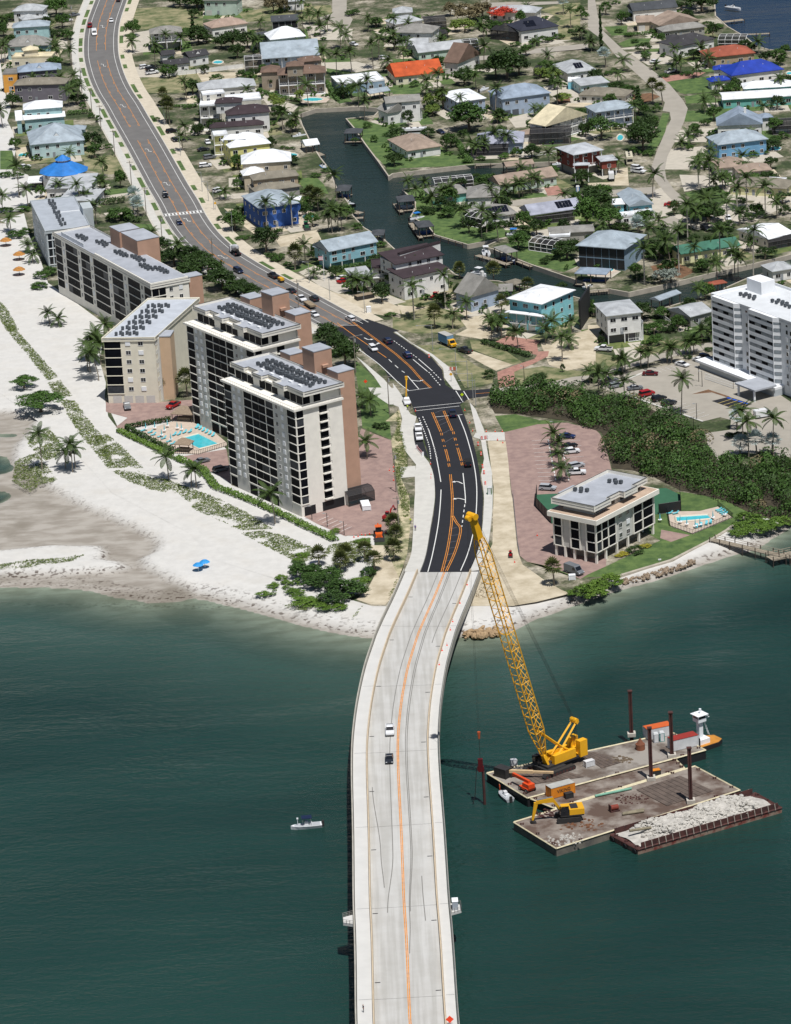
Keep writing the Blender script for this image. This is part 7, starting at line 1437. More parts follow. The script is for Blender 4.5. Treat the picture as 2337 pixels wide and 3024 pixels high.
# --- crawler crane
def crane():
    foot=P('E1',822,900,DZ+1.8);h=Vector((-.79,-.61,0));side=Vector((-h.y,h.x,0));tu,tv=1396,1527;Rr,Hh=18.,66.
    for _ in range(30):
        def e(a,b):q=proj(foot+h*a+Vector((0,0,b)));return Vector((q[0]-tu,q[1]-tv))
        e0=e(Rr,Hh);da=(e(Rr+.1,Hh)-e0)/.1;db=(e(Rr,Hh+.1)-e0)/.1;det=da.x*db.y-da.y*db.x;Rr-=(e0.x*db.y-e0.y*db.x)/det;Hh-=(da.x*e0.y-da.y*e0.x)/det
    root=thing('crawler_crane','yellow lattice-boom crawler crane standing on the barge','crane',(foot.x,foot.y,DZ));O=Vector((foot.x,foot.y,DZ));f=foot-O;tip=f+h*Rr+Vector((0,0,Hh));ax=(tip-f).normalized();LB=(tip-f).length;up=side.cross(ax).normalized()*-1
    def sec(s):w_=1.28*min(1,max(.35,s/9),max(.45,(LB-s)/9));c_=f+ax*s;return [c_+side*w_+up*w_,c_-side*w_+up*w_,c_-side*w_-up*w_,c_+side*w_-up*w_]
    n=int((LB-8)/2.2);ss=[2.5+(LB-8)*i/n for i in range(n+1)]
    for k in range(0,n,4):
        mb=MB()
        for i in range(k,min(n,k+4)):
            a,b=sec(ss[i]),sec(ss[i+1])
            for j in range(4):
                mb.tube(a[j],b[j],.15,None,5);mb.tube(a[j],b[(j+1)%4],.075,None,4)
                if i%2==0:mb.tube(b[j],b[(j+1)%4],.075,None,4)
        mb.build('boom_section',CRY,root)
    b0=sec(2.5);MB().loft([[f+side*.9+up*.25,f-side*.9+up*.25,f-side*.9-up*.25,f+side*.9-up*.25],b0]).build('boom_foot',CRY,root)
    h0=sec(LB-5.5);MB().loft([h0,[tip+side*.75+up*.6,tip-side*.75+up*.6,tip-side*.75-up*.6,tip+side*.75-up*.6]]).build('boom_head',CRY,root)
    sh=MB();sh.tube(tip-side*1.3+ax*.3,tip+side*1.3+ax*.3,.75,None,12);sh.tube(tip+h*1.2-side*.6,tip+h*1.2+side*.6,.6,None,12);sh.build('sheave_block',CRY,root)
    # gantry, house, tracks
    back=-h;gt=f+back*9.0+Vector((0,0,7.9));g=MB()
    for s in (-1,1):g.bar(f+side*s*1.1+back*1.2,gt+side*s*.7,.42);g.bar(f+side*s*1.3+back*8.6+Vector((0,0,.2)),f+back*4.2+side*s*1.0+Vector((0,0,3.2)),.36);g.bar(f+back*4.2+side*s*1.0+Vector((0,0,3.2)),f+ax*9.5+side*s*.9,.3)
    g.bar(gt+side*1.1,gt-side*1.1,.8);g.build('gantry_mast',CRY,root);MB().tube(gt-side*1.0+Vector((0,0,.3)),gt+side*1.0+Vector((0,0,.3)),.55,None,10).build('mast_sheave',CRY,root)
    pe=MB()
    for s in (-.8,-.3,.3,.8):pe.tube(gt+side*s*.7,tip+side*s+up*.3,.03,None,4)
    pe.build('pendant_line',mat('wire_rope','2a2826',.6,0),root);rp=MB()
    for s in (-.5,-.2,.2,.5):rp.tube(gt+side*s,f+back*9.2+side*s+Vector((0,0,3.4)),.05,None,4)
    rp.build('gantry_rope',MAT['wire_rope'],root)
    a_=math.atan2(h.y,h.x)
    def part(name,m,*boxes):
        mb=MB()
        for b in boxes:mb.box(*b)
        return mb.build(name,m,root,loc=(0,0,0),rz=a_)
    part('revolving_deck',CRD,(-10,-1.9,1.3,1.2,1.9,1.8));part('machinery_house',CRY,(-7.5,-1.9,1.8,-1.0,-.9,3.9),(-7.5,.9,1.8,-1.0,1.9,3.9),(-6.5,-.8,1.8,-2.0,.8,3.2));part('counterweight',CRY,(-10.6,-2.4,1.5,-8.4,-.9,5.4),(-10.6,.9,1.5,-8.4,2.4,5.4),(-10.4,-.9,1.5,-8.6,.9,3.2));part('operator_cab',CRD,(-.6,-3.0,1.6,1.6,-1.95,3.6));part('cab_window',CGLASS,(-.3,-3.04,2.3,1.64,-1.9,3.4))
    for s in (-1,1):
        tr=MB();y0,y1=(s*3.4-.6,s*3.4+.6);prof=[(-5.6,.5),(-5.2,1.15),(3.4,1.15),(3.9,.5),(3.4,.05),(-5.2,.05)];yext(tr,prof,y0,y1);o=tr.build('crawler_track',CRD,root,rz=a_)
        wm=MB()
        for i in range(9):wm.tube((-4.8+i*1.0,y0-.03,.5),(-4.8+i*1.0,y1+.03,.5),.38,None,8)
        wm.build('track_rollers',RUST,o)
    part('undercarriage',CRD,(-3.6,-2.9,.35,1.8,2.9,1.3))
    hl=MB();tp=tip+h*1.5
    wz=lambda v:next((z for z in [70-.1*k for k in range(720)] if proj(Vector((O.x+tp.x,O.y+tp.y,z)))[1]>=v),0)
    zb1,zh1,zh0,zp=wz(2171),wz(2240),wz(2278),wz(2352)
    for s in (-.25,.25):hl.tube(tp+side*s,Vector((tp.x,tp.y,zb1-DZ+1))+side*s,.02,None,4)
    hl.tube((tp.x,tp.y,zb1-DZ),(tp.x,tp.y,zh1-DZ),.05,None,4);hl.build('hoist_line',MAT['wire_rope'],root)
    MB().tube((tp.x,tp.y,zb1-DZ-.8),(tp.x,tp.y,zb1-DZ+.9),.22,.38,10).build('hook_block',mat('hook_orange','b0522a',.6,.1),root)
    vh=thing('pile_hammer','dark red vibratory hammer and pile hanging from the crane','pile hammer',(O.x+tp.x,O.y+tp.y,0));MB().box(-.55,-.4,zh0,.55,.4,zh1).build('hammer_body',mat('hammer_red','521014',.5,.2,2),vh);MB().box(-.75,-.3,zh0+.3,.75,.3,zh0+1.2).build('hammer_clamp',mat('hammer_red','6e1418'),vh);MB().tube((.5,0,-4),(.5,0,zh0),.32,None,10).build('pile',RUST,vh);MB().path([Vector((-.9,0,zh0+1)),Vector((-1.3,.1,zh0-3)),Vector((-1.6,.2,zh0-6)),Vector((-2.2,.2,.2))],.09).build('hydraulic_hose',CRD,vh)
crane()
def excavator(t,x,y,dx,dy,z,col,label,sc=1.0,pose=((2.6,3.6),(5.6,3.9),(6.2,.4)),tool='bucket'):
    p=P(t,x,y,z);q=P(t,x+dx,y+dy,z);root=thing('excavator',label,'excavator',p,math.atan2(q.y-p.y,q.x-p.x));root.scale=(sc,)*3;cm=paint(col) if col in PAINT else CRY
    for s in (-1,1):yext(MB(),[(-2.1,.45),(-1.8,.9),(1.8,.9),(2.1,.45),(1.8,.02),(-1.8,.02)],s*1.25-.32,s*1.25+.32).build('track',CRD,root)
    MB().box(-.9,-1.0,.5,.9,1.0,1.1).build('undercarriage',CRD,root);MB().box(-2.5,-1.4,1.1,1.4,1.4,1.35).build('turntable',CRD,root);bd=MB();bd.box(-2.6,-1.4,1.35,-.1,1.4,2.3);bd.box(-.1,-1.4,1.35,1.3,-.3,1.9);bd.build('engine_house',cm,root);MB().box(-1.6,-.9,2.3,-.4,.9,2.42).build('engine_grille',CRD,root);cb=MB();frustum(cb,-.1,1.45,.55,1.35,.0,1.2,.5,2.95);cb.v=[(a,b+.85,c_) for a,b,c_ in cb.v];cb.build('cab',CGLASS,root);MB().box(-.05,.3,2.95,1.3,1.4,3.05).build('cab_roof',cm,root)
    P0=(1.0,1.7);pts=[P0]+list(pose);bm_=MB()
    def arm(a,b,w0,w1):a=Vector((a[0],-.05,a[1]));b=Vector((b[0],-.05,b[1]));bm_.loft([[a+Vector((0,s,u_)) for s,u_ in ((-.22,-w0),(.22,-w0),(.22,w0),(-.22,w0))],[b+Vector((0,s,u_)) for s,u_ in ((-.2,-w1),(.2,-w1),(.2,w1),(-.2,w1))]])
    arm(pts[0],pts[1],.28,.42);arm(pts[1],pts[2],.42,.24);bm_.build('boom',cm,root);bm_=MB();a,b=Vector((pts[2][0],-.05,pts[2][1])),Vector((pts[3][0],-.05,pts[3][1]));bm_.loft([[a+Vector((u_,s,0)) for s,u_ in ((-.18,-.35),(.18,-.35),(.18,.35),(-.18,.35))],[b+Vector((u_,s,0)) for s,u_ in ((-.18,-.18),(.18,-.18),(.18,.18),(-.18,.18))]]);bm_.build('stick',cm,root);cy=MB();cy.tube((1.2,-.05,1.2),(pts[1][0]-.2,-.05,pts[1][1]-.5),.1);cy.tube((pts[1][0],-.05,pts[1][1]+.5),(pts[2][0]-.2,-.05,pts[2][1]+.4),.1);cy.build('hydraulic_ram',RIM,root)
    bx,bzz=pts[3];yext(MB(),[(bx-.6,bzz-.4),(bx+.35,bzz+.15),(bx+.3,bzz-.25),(bx-.3,bzz-.55)] if tool=='bucket' else [(bx-.5,bzz+.2),(bx+.3,bzz+.2),(bx+.3,bzz-.3),(bx-.5,bzz-.3)],-.55,.45).build('bucket',CRD,root)
    return root
excavator('E1',1050,1478,-20,2,1.9,'yellow','yellow excavator with folded arm on the front barge',1.35,((2.4,3.8),(5.2,3.6),(5.9,.5)))
excavator('31',1600,270,8,-6,GZ,'red','small red excavator beside the paved tower lot',.75,((2.0,3.4),(4.0,4.4),(5.4,2.6)))
def box_container(t,x,y,dx,dy,z,L,wd,h,m,roof,label,name='container',text=None):
    p=P(t,x,y,z);q=P(t,x+dx,y+dy,z);root=thing(name,label,name.replace('_',' '),p,math.atan2(q.y-p.y,q.x-p.x));MB().box(0,0,.1,L,wd,h).build('body',m,root);MB().box(-.06,-.06,h,L+.06,wd+.06,h+.1).build('roof',roof,root)
    for a in ((0,0),(L,0),(L,wd),(0,wd)):MB().box(a[0]-.09,a[1]-.09,0,a[0]+.09,a[1]+.09,h+.02).build('corner_post',m,root)
    rb=MB()
    for i in range(1,int(L/.4)):rb.box(i*.4-.06,-.03,.2,i*.4+.06,0,h-.1)
    rb.build('side_ribs',m,root);d=MB();d.box(-.05,.15,.2,-.01,wd/2-.04,h-.1);d.box(-.05,wd/2+.04,.2,-.01,wd-.15,h-.1);d.build('end_doors',m,root)
    if text:
        cu=bpy.data.curves.new('lettering','FONT');cu.body=text;cu.size=h*.42;cu.align_x='CENTER';cu.align_y='CENTER';cu.extrude=.015;o=bpy.data.objects.new('lettering',cu);COL.objects.link(o);dg=bpy.context.evaluated_depsgraph_get();me=bpy.data.meshes.new_from_object(o.evaluated_get(dg));bpy.data.objects.remove(o);me.materials.clear();me.materials.append(CRD);ob('lettering',me,root,(L*.53,-.06,h*.58),rot=(math.pi/2,0,0))
    return root
CORG=mat('container_orange','d07f1e',.6,.12,.6);WSID=mat('container_white','c9cacb',.7,.08,.6)
box_container('E1',880,1270,242,-66,1.9,6.06,2.44,2.59,CORG,mat('container_top_grey','a7a7a2',.7,.1),'orange container lettered VIKING on the work barge',text='VIKING')
box_container('E2',310,545,200,-42,DZ,6.2,2.6,2.6,WSID,mat('office_roof_orange','c35a26',.7,.08),'white site office with orange roof on the crane barge','site_office');box_container('E2',552,655,210,-50,DZ,6.6,2.6,2.7,WSID,mat('office_roof_red','8e2b22',.7,.1),'white container with dark red roof on the crane barge end')
box_container('E1',402,1065,56,-28,DZ,2.2,3.4,2.2,CRD,CRD,'black steel tool container at the crane barge corner');box_container('E1',1240,945,80,-22,DZ,2.2,1.2,1.4,WSID,WSID,'white generator box beside the timber mats','generator');box_container('E1',465,935,55,-10,DZ,1.3,1.0,1.6,WSID,WSID,'white tank box at the barge corner','tank_box');box_container('E2',350,895,75,-12,1.9,2.0,1.2,1.3,CRD,CORG,'orange-topped compressor beside a spud pile','compressor');box_container('E1',1030,1270,85,-20,1.9,1.8,1.1,1.2,CRD,CRD,'dark welding machine in front of the orange container','welding_machine')
def toilet(t,x,y,z,col,label):
    p=P(t,x,y,z);root=thing('portable_toilet',label,'portable toilet',p,random.uniform(-.2,.2));m=paint(col) if col in PAINT else mat('toilet_' +col,col,.6,.05);MB().box(-.58,-.58,0,.58,.58,2.1).build('cabin',m,root);MB().prism([(-.62,-.62),(.62,-.62),(.62,.62),(-.62,.62)],2.1,2.4,inset=.25).build('roof',mat('toilet_roof','c6c8c8',.6,.05),root);MB().box(-.4,-.61,.15,.4,-.58,1.95).build('door',mat('toilet_door','d0d2d2',.6,.05),root)
toilet('E2',385,560,DZ,'silver','grey portable toilet in front of the site office');toilet('E2',442,548,DZ,'teal','teal portable toilet beside the grey one');toilet('32',808,58,GZ+.1,'green','green portable toilet on the footway');toilet('12',1540,245,GZ,'blue','blue portable toilet on the peninsula street')
p=P('E2',235,630,DZ);r_=thing('mooring_buoy','rusty brown buoy standing on the crane barge','buoy',p);MB().tube((0,0,0),(0,0,1.4),1.1,1.1,14).build('drum',mat('buoy_rust','7a4a33',.8,.2),r_);MB().tube((0,0,1.4),(0,0,2.8),.9,.12,10).build('cone',mat('buoy_rust','7a4a33'),r_)
# boom lift
p=P('E1',625,1175,DZ);q=P('E1',425,1075,DZ);r_=thing('boom_lift','orange boom lift with long pale boom on the crane barge','boom lift',p,math.atan2(q.y-p.y,q.x-p.x));LO=mat('lift_orange','cf4a1c',.5,.08);LT=mat('lift_tan','c5ab85',.6,.08)
MB().box(-1.6,-1.1,.5,1.6,1.1,1.0).build('chassis',LO,r_);MB().box(-1.8,-.9,1.0,.6,.9,2.0).build('turret',LO,r_);wheels(r_,(-1.2,1.2),1.1,.5,.4);MB().box(-1.0,-.3,2.0,5.2,.3,2.7).build('main_boom',LO,r_)
r2=P('E1',430,1040,DZ);q2=P('E1',900,1055,DZ);l_=thing('lift_boom','long tan telescopic boom lying on the crane barge','boom',r2,math.atan2(q2.y-r2.y,q2.x-r2.x));LL=(q2-r2).length;MB().box(0,-.35,1.2,LL*.55,.35,1.9).build('outer_tube',LT,l_);MB().box(LL*.55,-.25,1.3,LL,.25,1.8).build('inner_tube',LT,l_);MB().box(.5,-.3,0,.9,.3,1.2).build('rest',CRD,l_);MB().box(LL-1.2,-.3,0,LL-.8,.3,1.3).build('rest',CRD,l_)
for i,(t,x,y,z,L_,a_) in enumerate((('E1',1330,1250,1.9,9,.35),('E2',60,1270,1.9,5,.2),('E2',130,1430,2.9,5,.2),('E1',1620,1430,1.9,5,.3))):
    p=P(t,x,y,z);MB().tube((0,0,.35),(L_*math.cos(a_),L_*math.sin(a_),.35),.3,None,10).build('steel_pipe' if i==0 else 'timber_pile',mat('pipe_green','6fa08a',.6,.15) if i==0 else mat('old_pile','7d7561',.9,.2),loc=p,label=('pale green pipe lying on the work barge','mossy pile under a grey tarp on the front barge','old concrete pile lying on the rubble','mossy log at the middle of the front barge')[i],cat='pipe' if i==0 else 'pile')
p=P('E1',1530,1390,1.9);r_=thing('winch','rusty red winch on the front barge','winch',p,.3);MB().box(-1.1,-.7,0,1.1,.7,.3).build('base',RUST,r_);MB().tube((-.9,0,.9),(.9,0,.9),.6,None,12).build('drum',mat('winch_red','7a3324',.8,.2),r_);MB().box(-1.1,-.7,.3,-.9,.7,1.6).build('flange',RUST,r_)
def debris(name,label,t,x,y,z,rx,ry,n,m,s=.3):
    rnd=random.Random(int(x));mb=MB();p=P(t,x,y,z)
    for i in range(n):a=rnd.uniform(0,6.28);r=math.sqrt(rnd.random());q=(rx*r*math.cos(a),ry*r*math.sin(a));k=s*rnd.uniform(.4,1.3);mb.prism([(q[0]+k*math.cos(b+a),q[1]+k*.6*math.sin(b+a)) for b in (0,1.5,3.2,4.6)],0,k*rnd.uniform(.3,.9),inset=.3)
    mb.build(name,m,loc=p,label=label,kind='stuff')
debris('debris_pile','scattered concrete debris on the barge corner','E1',1020,1690,1.9,4.5,3,90,RUBM,.35);debris('dirt_pile','brown dirt spread in front of the excavator','E1',1180,1540,1.9,5,4,60,mat('spilled_dirt','6e4a33',.95,.2),.4);debris('scrap_pile','dark scrap iron beside the yellow excavator','E1',830,1420,1.9,3,2.5,50,RUST,.4);debris('cable_heap','heap of timber and cable on the crane barge','E2',40,740,DZ,3,2.5,50,mat('old_timber','6b5d4c',.9,.2),.4);debris('scrap_pile','brown scrap on the middle of the front barge','E2',160,1110,1.9,4,3,60,RUST,.3)
# tug
def tug():
    a=P('E2',755,590,1.0);b=P('E2',985,515,1.0);d=(b-a);L=d.length;root=thing('push_tug','black-hulled push tug with tall white wheelhouse tower','tugboat',(a.x,a.y,0),math.atan2(d.y,d.x));hb=2.6;pl=[(0,-hb),(L*.75,-hb),(L,-hb*.6),(L,hb*.6),(L*.75,hb),(0,hb)]
    MB().prism(pl,-.6,1.1).build('hull',HULLB,root);MB().prism([(x*.985+.05,y*.95) for x,y in pl],1.1,1.2).build('deck',mat('tug_deck_ochre','b57a2c',.8,.15),root);MB().box(.6,-1.5,1.2,L*.5,1.5,2.4).build('deckhouse',CWHT,root);MB().box(1.2,-.55,2.4,2.3,.55,6.6).build('tower',CWHT,root)
    MB().box(.6,-1.1,6.6,2.9,1.1,7.5).build('wheelhouse',CWHT,root);MB().box(.65,-1.05,7.5,2.85,1.05,8.3).build('wheelhouse_windows',CGLASS,root)
    for x in (.6,2.7):
        for y in (-1.1,.9):MB().box(x,y,7.5,x+.2,y+.2,8.3).build('window_post',CWHT,root)
    MB().box(.2,-1.5,8.3,3.3,1.5,8.45).build('wheelhouse_roof',CWHT,root);MB().tube((2,0,8.4),(2,0,9.3),.08).build('mast',CWHT,root);MB().tube((2,0,9.2),(2,0,9.6),.3).build('radar_dome',CWHT,root);MB().tube((.6,.8,8.4),(.6,.8,11),.03).build('antenna',CRD,root)
    ld=MB()
    for s in (-.25,.25):ld.bar((2.9,s,6.6),(4.4,s,2.4),.07)
    for i in range(10):t_=i/10;ld.bar((2.9+1.5*t_,-.25,6.6-4.2*t_),(2.9+1.5*t_,.25,6.6-4.2*t_),.05)
    ld.build('ladder',CWHT,root);rl=MB();rl.bar((2.9,-1.1,7.5),(3.8,-1.1,7.5),.06);rl.bar((3.8,-1.1,7.5),(3.8,1.1,7.5),.06);rl.bar((3.8,1.1,7.5),(2.9,1.1,7.5),.06);rl.build('balcony_rail',CWHT,root)
    for y in (-1.6,1.6):MB().box(-.5,y-.4,-.2,.3,y+.4,3.2).build('push_knee',HULLB,root)
tug()
def boat(t,x,y,dx,dy,L,wd,label,z=0,top=None,col='white',motor=True,inner='boat_deck_grey',cat='boat'):
    p=P(t,x,y,z+.4);q=P(t,x+dx,y+dy,z+.4);root=thing('boat',label,cat,(p.x,p.y,z),math.atan2(q.y-p.y,q.x-p.x));h=wd/2;st=[(-L/2,.95),(-L*.1,1.0),(L*.25,.85),(L*.42,.45),(L/2,.06)]
    MB().loft([[(x_,-h*k*.7,-.2),(x_,h*k*.7,-.2),(x_,h*k,.75+.12*max(0,x_/L)),(x_,-h*k,.75+.12*max(0,x_/L))] for x_,k in st]).build('hull',paint(col),root);MB().loft([[(x_*.9,-h*k*.82,.74),(x_*.9,h*k*.82,.74),(x_*.9,h*k*.82,.85),(x_*.9,-h*k*.82,.85)] for x_,k in st[:4]]).build('cockpit',mat(inner,'a9adb0',.6,.1),root)
    MB().box(-.5,-.4,.85,.4,.4,1.7).build('console',paint('white'),root);MB().box(.35,-.4,1.5,.42,.4,2.0).build('windscreen',CGLASS,root);MB().box(-1.3,-.45,.85,-.8,.45,1.3).build('seat',CWHT,root)
    if motor:MB().box(-L/2-.55,-.28,.1,-L/2-.05,.28,1.45).build('outboard_motor',CRD,root)
    if top:
        mb=MB();mb.box(-1.3,-.95,2.55,1.0,.95,2.65);mb.build('canopy',paint(top),root);ps=MB()
        for a in (-1.1,.8):
            for b in (-.8,.8):ps.bar((a,b,.8),(a,b,2.55),.06)
        ps.build('canopy_frame',RIM,root)
    return root
_b=boat('F',905,2440,-20,2,7.0,2.3,'white open fishing boat with dark canopy drifting left of the bridge',top='navy');MB().tube((1.9,0,.8),(1.9,0,2.4),.06).build('trolling_mast',CWHT,_b);MB().box(1.7,-.15,2.3,2.1,.15,2.6).build('spotlight',CWHT,_b)
boat('E1',395,1235,-12,-10,5.8,2.2,'grey work skiff tied to the crane barge corner',col='silver')
for a in (('12',775,745,-4,-14,8,2.8,'large white cabin cruiser on the long canal dock',0,'white'),('12',960,810,-14,-3,7,2.4,'dark blue boat under the grey boathouse',.6,None,'navy'),('12',720,925,16,3,6,2.3,'white boat moored behind the blue-grey cottage',.3,'white'),('12',1010,600,14,0,5,2.0,'white boat with blue cover on the peninsula lawn',GZ,'blue'),('11',1270,345,14,2,6,2.2,'black jet boat beside the west canal bank',.2,None,'black'),('11',1060,40,8,8,6,2.2,'blue and white boat on a lift by the yellow house',.8,None,'blue'),('01',860,1130,12,-2,6,2.2,'white boat on a lift near the canal head',.8,None,'white'),('01',790,960,14,-2,6,2.2,'white skiff at the docks below the mansion',.3,None,'white'),('02',760,745,14,-5,6,2.2,'white boat stored beneath the dark tree',GZ,None,'white'),('03',1210,65,14,2,8,2.6,'white boat on a lift in the blue lagoon',1.0,None,'white'),('12',205,465,14,-3,6,2.3,'blue-decked boat beside the slate boathouse',.8,'blue','white'),('12',1390,15,14,-2,6,2.2,'white boat at the end of the branch canal',.4,None,'white'),('12',1650,1045,14,3,6,2.4,'white boat below the pale grey boathouse',.4,None,'white')):
    boat(*a[:8],z=a[8],top=a[9] if len(a)>9 else None,col=a[10] if len(a)>10 else 'white')
# ================= pools, street furniture and small things =================
def coping(root,pl,z):
    mb=MB()
    for a,b in zip(pl,pl[1:]+pl[:1]):mb.bar((*a,z),(*b,z),.4)
    mb.build('coping',mat('pool_coping','c9bfae',.8,.05),root)
def pool(spec,label,n=0,cat='swimming pool'):
    pts=PL(spec) if ' ' in spec and n==0 else None
    if n:
        t,x,y,rx,ry=spec.split();c_=P(t,float(x),float(y));e=P(t,float(x)+float(rx),float(y))-c_;g=P(t,float(x),float(y)-float(ry))-c_;pts=[c_+e*math.cos(k*.52)*(1+.12*math.sin(k*1.05))+g*math.sin(k*.52) for k in range(12)]
    o=sum(pts,Vector())/len(pts);root=thing('swimming_pool',label,cat,o);pl=[(p.x-o.x,p.y-o.y) for p in pts]
    if sum(pl[i-1][0]*pl[i][1]-pl[i][0]*pl[i-1][1] for i in range(len(pl)))<0:pl=pl[::-1]
    MB().prism(pl,.0,.13).build('water',POOLW,root);coping(root,pl,.13)
zones('pool_deck',mat('pool_deck_tan','b9aa9b',.9,.08,.6,coord='World'),0,['20 1180,880 1420,805 1640,770 21 250,975 255,1005 20,1075 20 1440,1065','33 655,200 930,195 1080,158 1205,250 870,388 690,325','11 860,420 960,390 1010,440 960,490 880,480','01 850,830 1010,790 1110,820 1080,850 880,860','13 -40,880 100,860 260,900 150,945 0,940','11 1470,780 1600,770 1600,820 1490,830'])
pool('20 1485,948 1652,904 21 195,990 25,1033','turquoise pool at the foot of the beige towers');pool('33 735,290 725,246 1000,228 1034,263','turquoise pool beside the small condominium')
for s_,l_ in (('11 930 452 55 24','turquoise pool behind the vivid blue house'),('01 968 828 90 18','pool with pink deck below the mansion'),('13 150 897 68 18','turquoise pool below the screened canal house'),('11 1535 800 50 22','pool beside the aqua stilt house'),('03 268 1145 30 28','small pool behind the dark trees'),('03 1550 1236 60 22','pool right of the blue lap-sided house'),('00 192 1290 45 18','small pool left of the wide pale aqua house'),('01 180 518 45 16','pool behind the black-roofed white house'),('01 795 1292 50 20','pool behind the white-roofed beige house'),('03 1675 610 30 14','pool right of the royal blue roof')):pool(s_,l_,1)
def fence(spec,h,label,m,gap=.5,rails=(.15,.95),solid=None,post=.05,cat='fence'):
    pts=PL(spec);o=pts[0].copy();root=thing('fence',label,cat,o);rl=MB();ps=MB()
    for a,b in zip(pts,pts[1:]):
        a,b=a-o,b-o;L=(b-a).length
        for r in rails:rl.bar(a+Vector((0,0,h*r)),b+Vector((0,0,h*r)),.07)
        n=max(1,int(L/gap))
        if solid:rl.add([a+Vector((0,0,.05)),b+Vector((0,0,.05)),b+Vector((0,0,h)),a+Vector((0,0,h))])
        for i in range(n+1):
            p=a.lerp(b,i/n)
            if gap>=1:MB().box(p.x-post,p.y-post,0,p.x+post,p.y+post,h).build('post',m,root)
            else:ps.box(p.x-post,p.y-post,0,p.x+post,p.y+post,h)
    rl.build('rails' if not solid else 'screen',m,root)
    if ps.v:ps.build('pickets',m,root)['kind']='stuff'
BLK=mat('black_metal','17181a',.5,.05);GRN=mat('court_green','2f5c43',.9,.08,.5)
fence('20 1440,1068 21 20,1075 255,1005',1.4,'black metal fence in front of the tower pool',BLK,.6);fence('33 660,205 680,320 870,388 1205,250 1080,150',1.4,'black fence round the small condominium pool',BLK,.6)
sheet('tennis_court','32 1185,150 1200,60 33 650,5 765,60 775,195 590,222 32 1320,300',GZ+.095,GRN);fence('32 1320,300 1190,160 1200,60',3,'dark windscreen fence at the left of the tennis court',BLK,2.5,(.02,.98),1);fence('33 590,222 775,195 765,60',3,'dark windscreen fence at the right of the tennis court',BLK,2.5,(.02,.98),1)
fence('00 1395,632 01 0,608 390,562',1.7,'long white garden wall behind the black-roofed house',WHITE,3,(.02,.98),1,.12,'wall');fence('13 555,1250 640,1310 740,1385',1.5,'white picket fence beside the low grey house',TRIM,.5);fence('12 480,1235 660,1215 900,1150 980,1130',1.2,'white rail fence round the blue-grey cottage',TRIM,1.2);fence('23 975,450 1210,530 1260,520',2,'white fence below the white tower podium',TRIM,.5,(.1,.5,.95));fence('02 1180,1295 1440,1265',1.2,'white dock railing below the cream-roofed house',TRIM,.6);fence('32 1000,60 1040,480 1055,560',1.0,'low grey railing beside the gravel verge',RAILM,2)
o=MB().box(-.3,0,0,.3,16,9.5).build('scaffold_screen',SCREEN,loc=P('12',1560,1390),rz=0,label='tall black construction screen at the end of the bright aqua house',cat='screen');_q=P('12',1625,1290)-P('12',1560,1390);o.rotation_euler.z=math.atan2(_q.y,_q.x)-math.pi/2
# docks and pier
def dock(spec,w_,label,z=1.25,rail=False,m=None,cat='dock'):
    pts=PL(spec,z);o=pts[0].copy();o.z=0;root=thing('dock',label,cat,o);m=m or TIMB
    for a,b in zip(pts,pts[1:]):
        a,b=a-o,b-o;a.z=b.z=0;d=b-a;L=d.length;d.normalize();nn_=Vector((-d.y,d.x,0))*w_/2;n=min(60,max(2,int(L/.8)))
        for i in range(n):p,q=a+d*(L*i/n+.03),a+d*(L*(i+1)/n-.03);MB().prism([((p-nn_).x,(p-nn_).y),((q-nn_).x,(q-nn_).y),((q+nn_).x,(q+nn_).y),((p+nn_).x,(p+nn_).y)],z-.1,z).build('plank',m,root)
        for i in range(max(2,int(L/4))+1):
            p=a+d*L*i/max(2,int(L/4))
            for s in (-1,1):MB().tube(p+nn_*s+Vector((0,0,-2)),p+nn_*s+Vector((0,0,z+(1.1 if rail else .5))),.13,None,6).build('pile',DTIMB,root)
        if rail:
            rl=MB()
            for s in (-1,1):
                for hh in (.5,1.05):rl.bar(a+nn_*s+Vector((0,0,z+hh)),b+nn_*s+Vector((0,0,z+hh)),.1)
            rl.build('railing',m,root)
dock('33 1035,432 1200,470 1520,545 1700,580',2.4,'grey wooden pier leaving the shore at the right edge',1.9,True,cat='pier');dock('33 1510,590 1720,545',4,'grey wooden pier head platform at the right edge',1.85,True,cat='pier')
for s_,w_,l_ in (('12 700,768 830,805 960,848',2,'long wooden dock with blue piles on the canal'),('12 1040,815 1160,862',2,'wooden dock stub beside the grey boathouse'),('12 350,600 480,640 600,675',1.8,'pale dock along the peninsula lawn'),('12 20,340 75,410',1.6,'dock beside the peninsula boathouse'),('12 150,500 235,625',1.6,'dock beside the slate boathouse'),('01 800,905 980,905',2,'pale dock at the canal head'),('01 990,885 1190,875',2,'wooden dock below the mansion lawn'),('01 740,950 850,960',4,'boat-lift dock on the west bank'),('01 900,1220 1040,1290',3,'dock beside the white A-frame boathouse'),('11 1180,470 1390,455',2,'white dock across from the peninsula'),('11 1270,400 1370,420',3,'brick-coloured dock on the west bank'),('03 1120,180 1290,160',3,'red-brown dock in the lagoon'),('03 1290,285 1510,275',2,'brown dock with boat lift in the lagoon'),('02 690,1370 940,1355',2,'white dock below the lilac-roofed house'),('13 0,1075 170,1060',2,'white dock below the pale grey boathouse')):dock(s_,w_,l_)
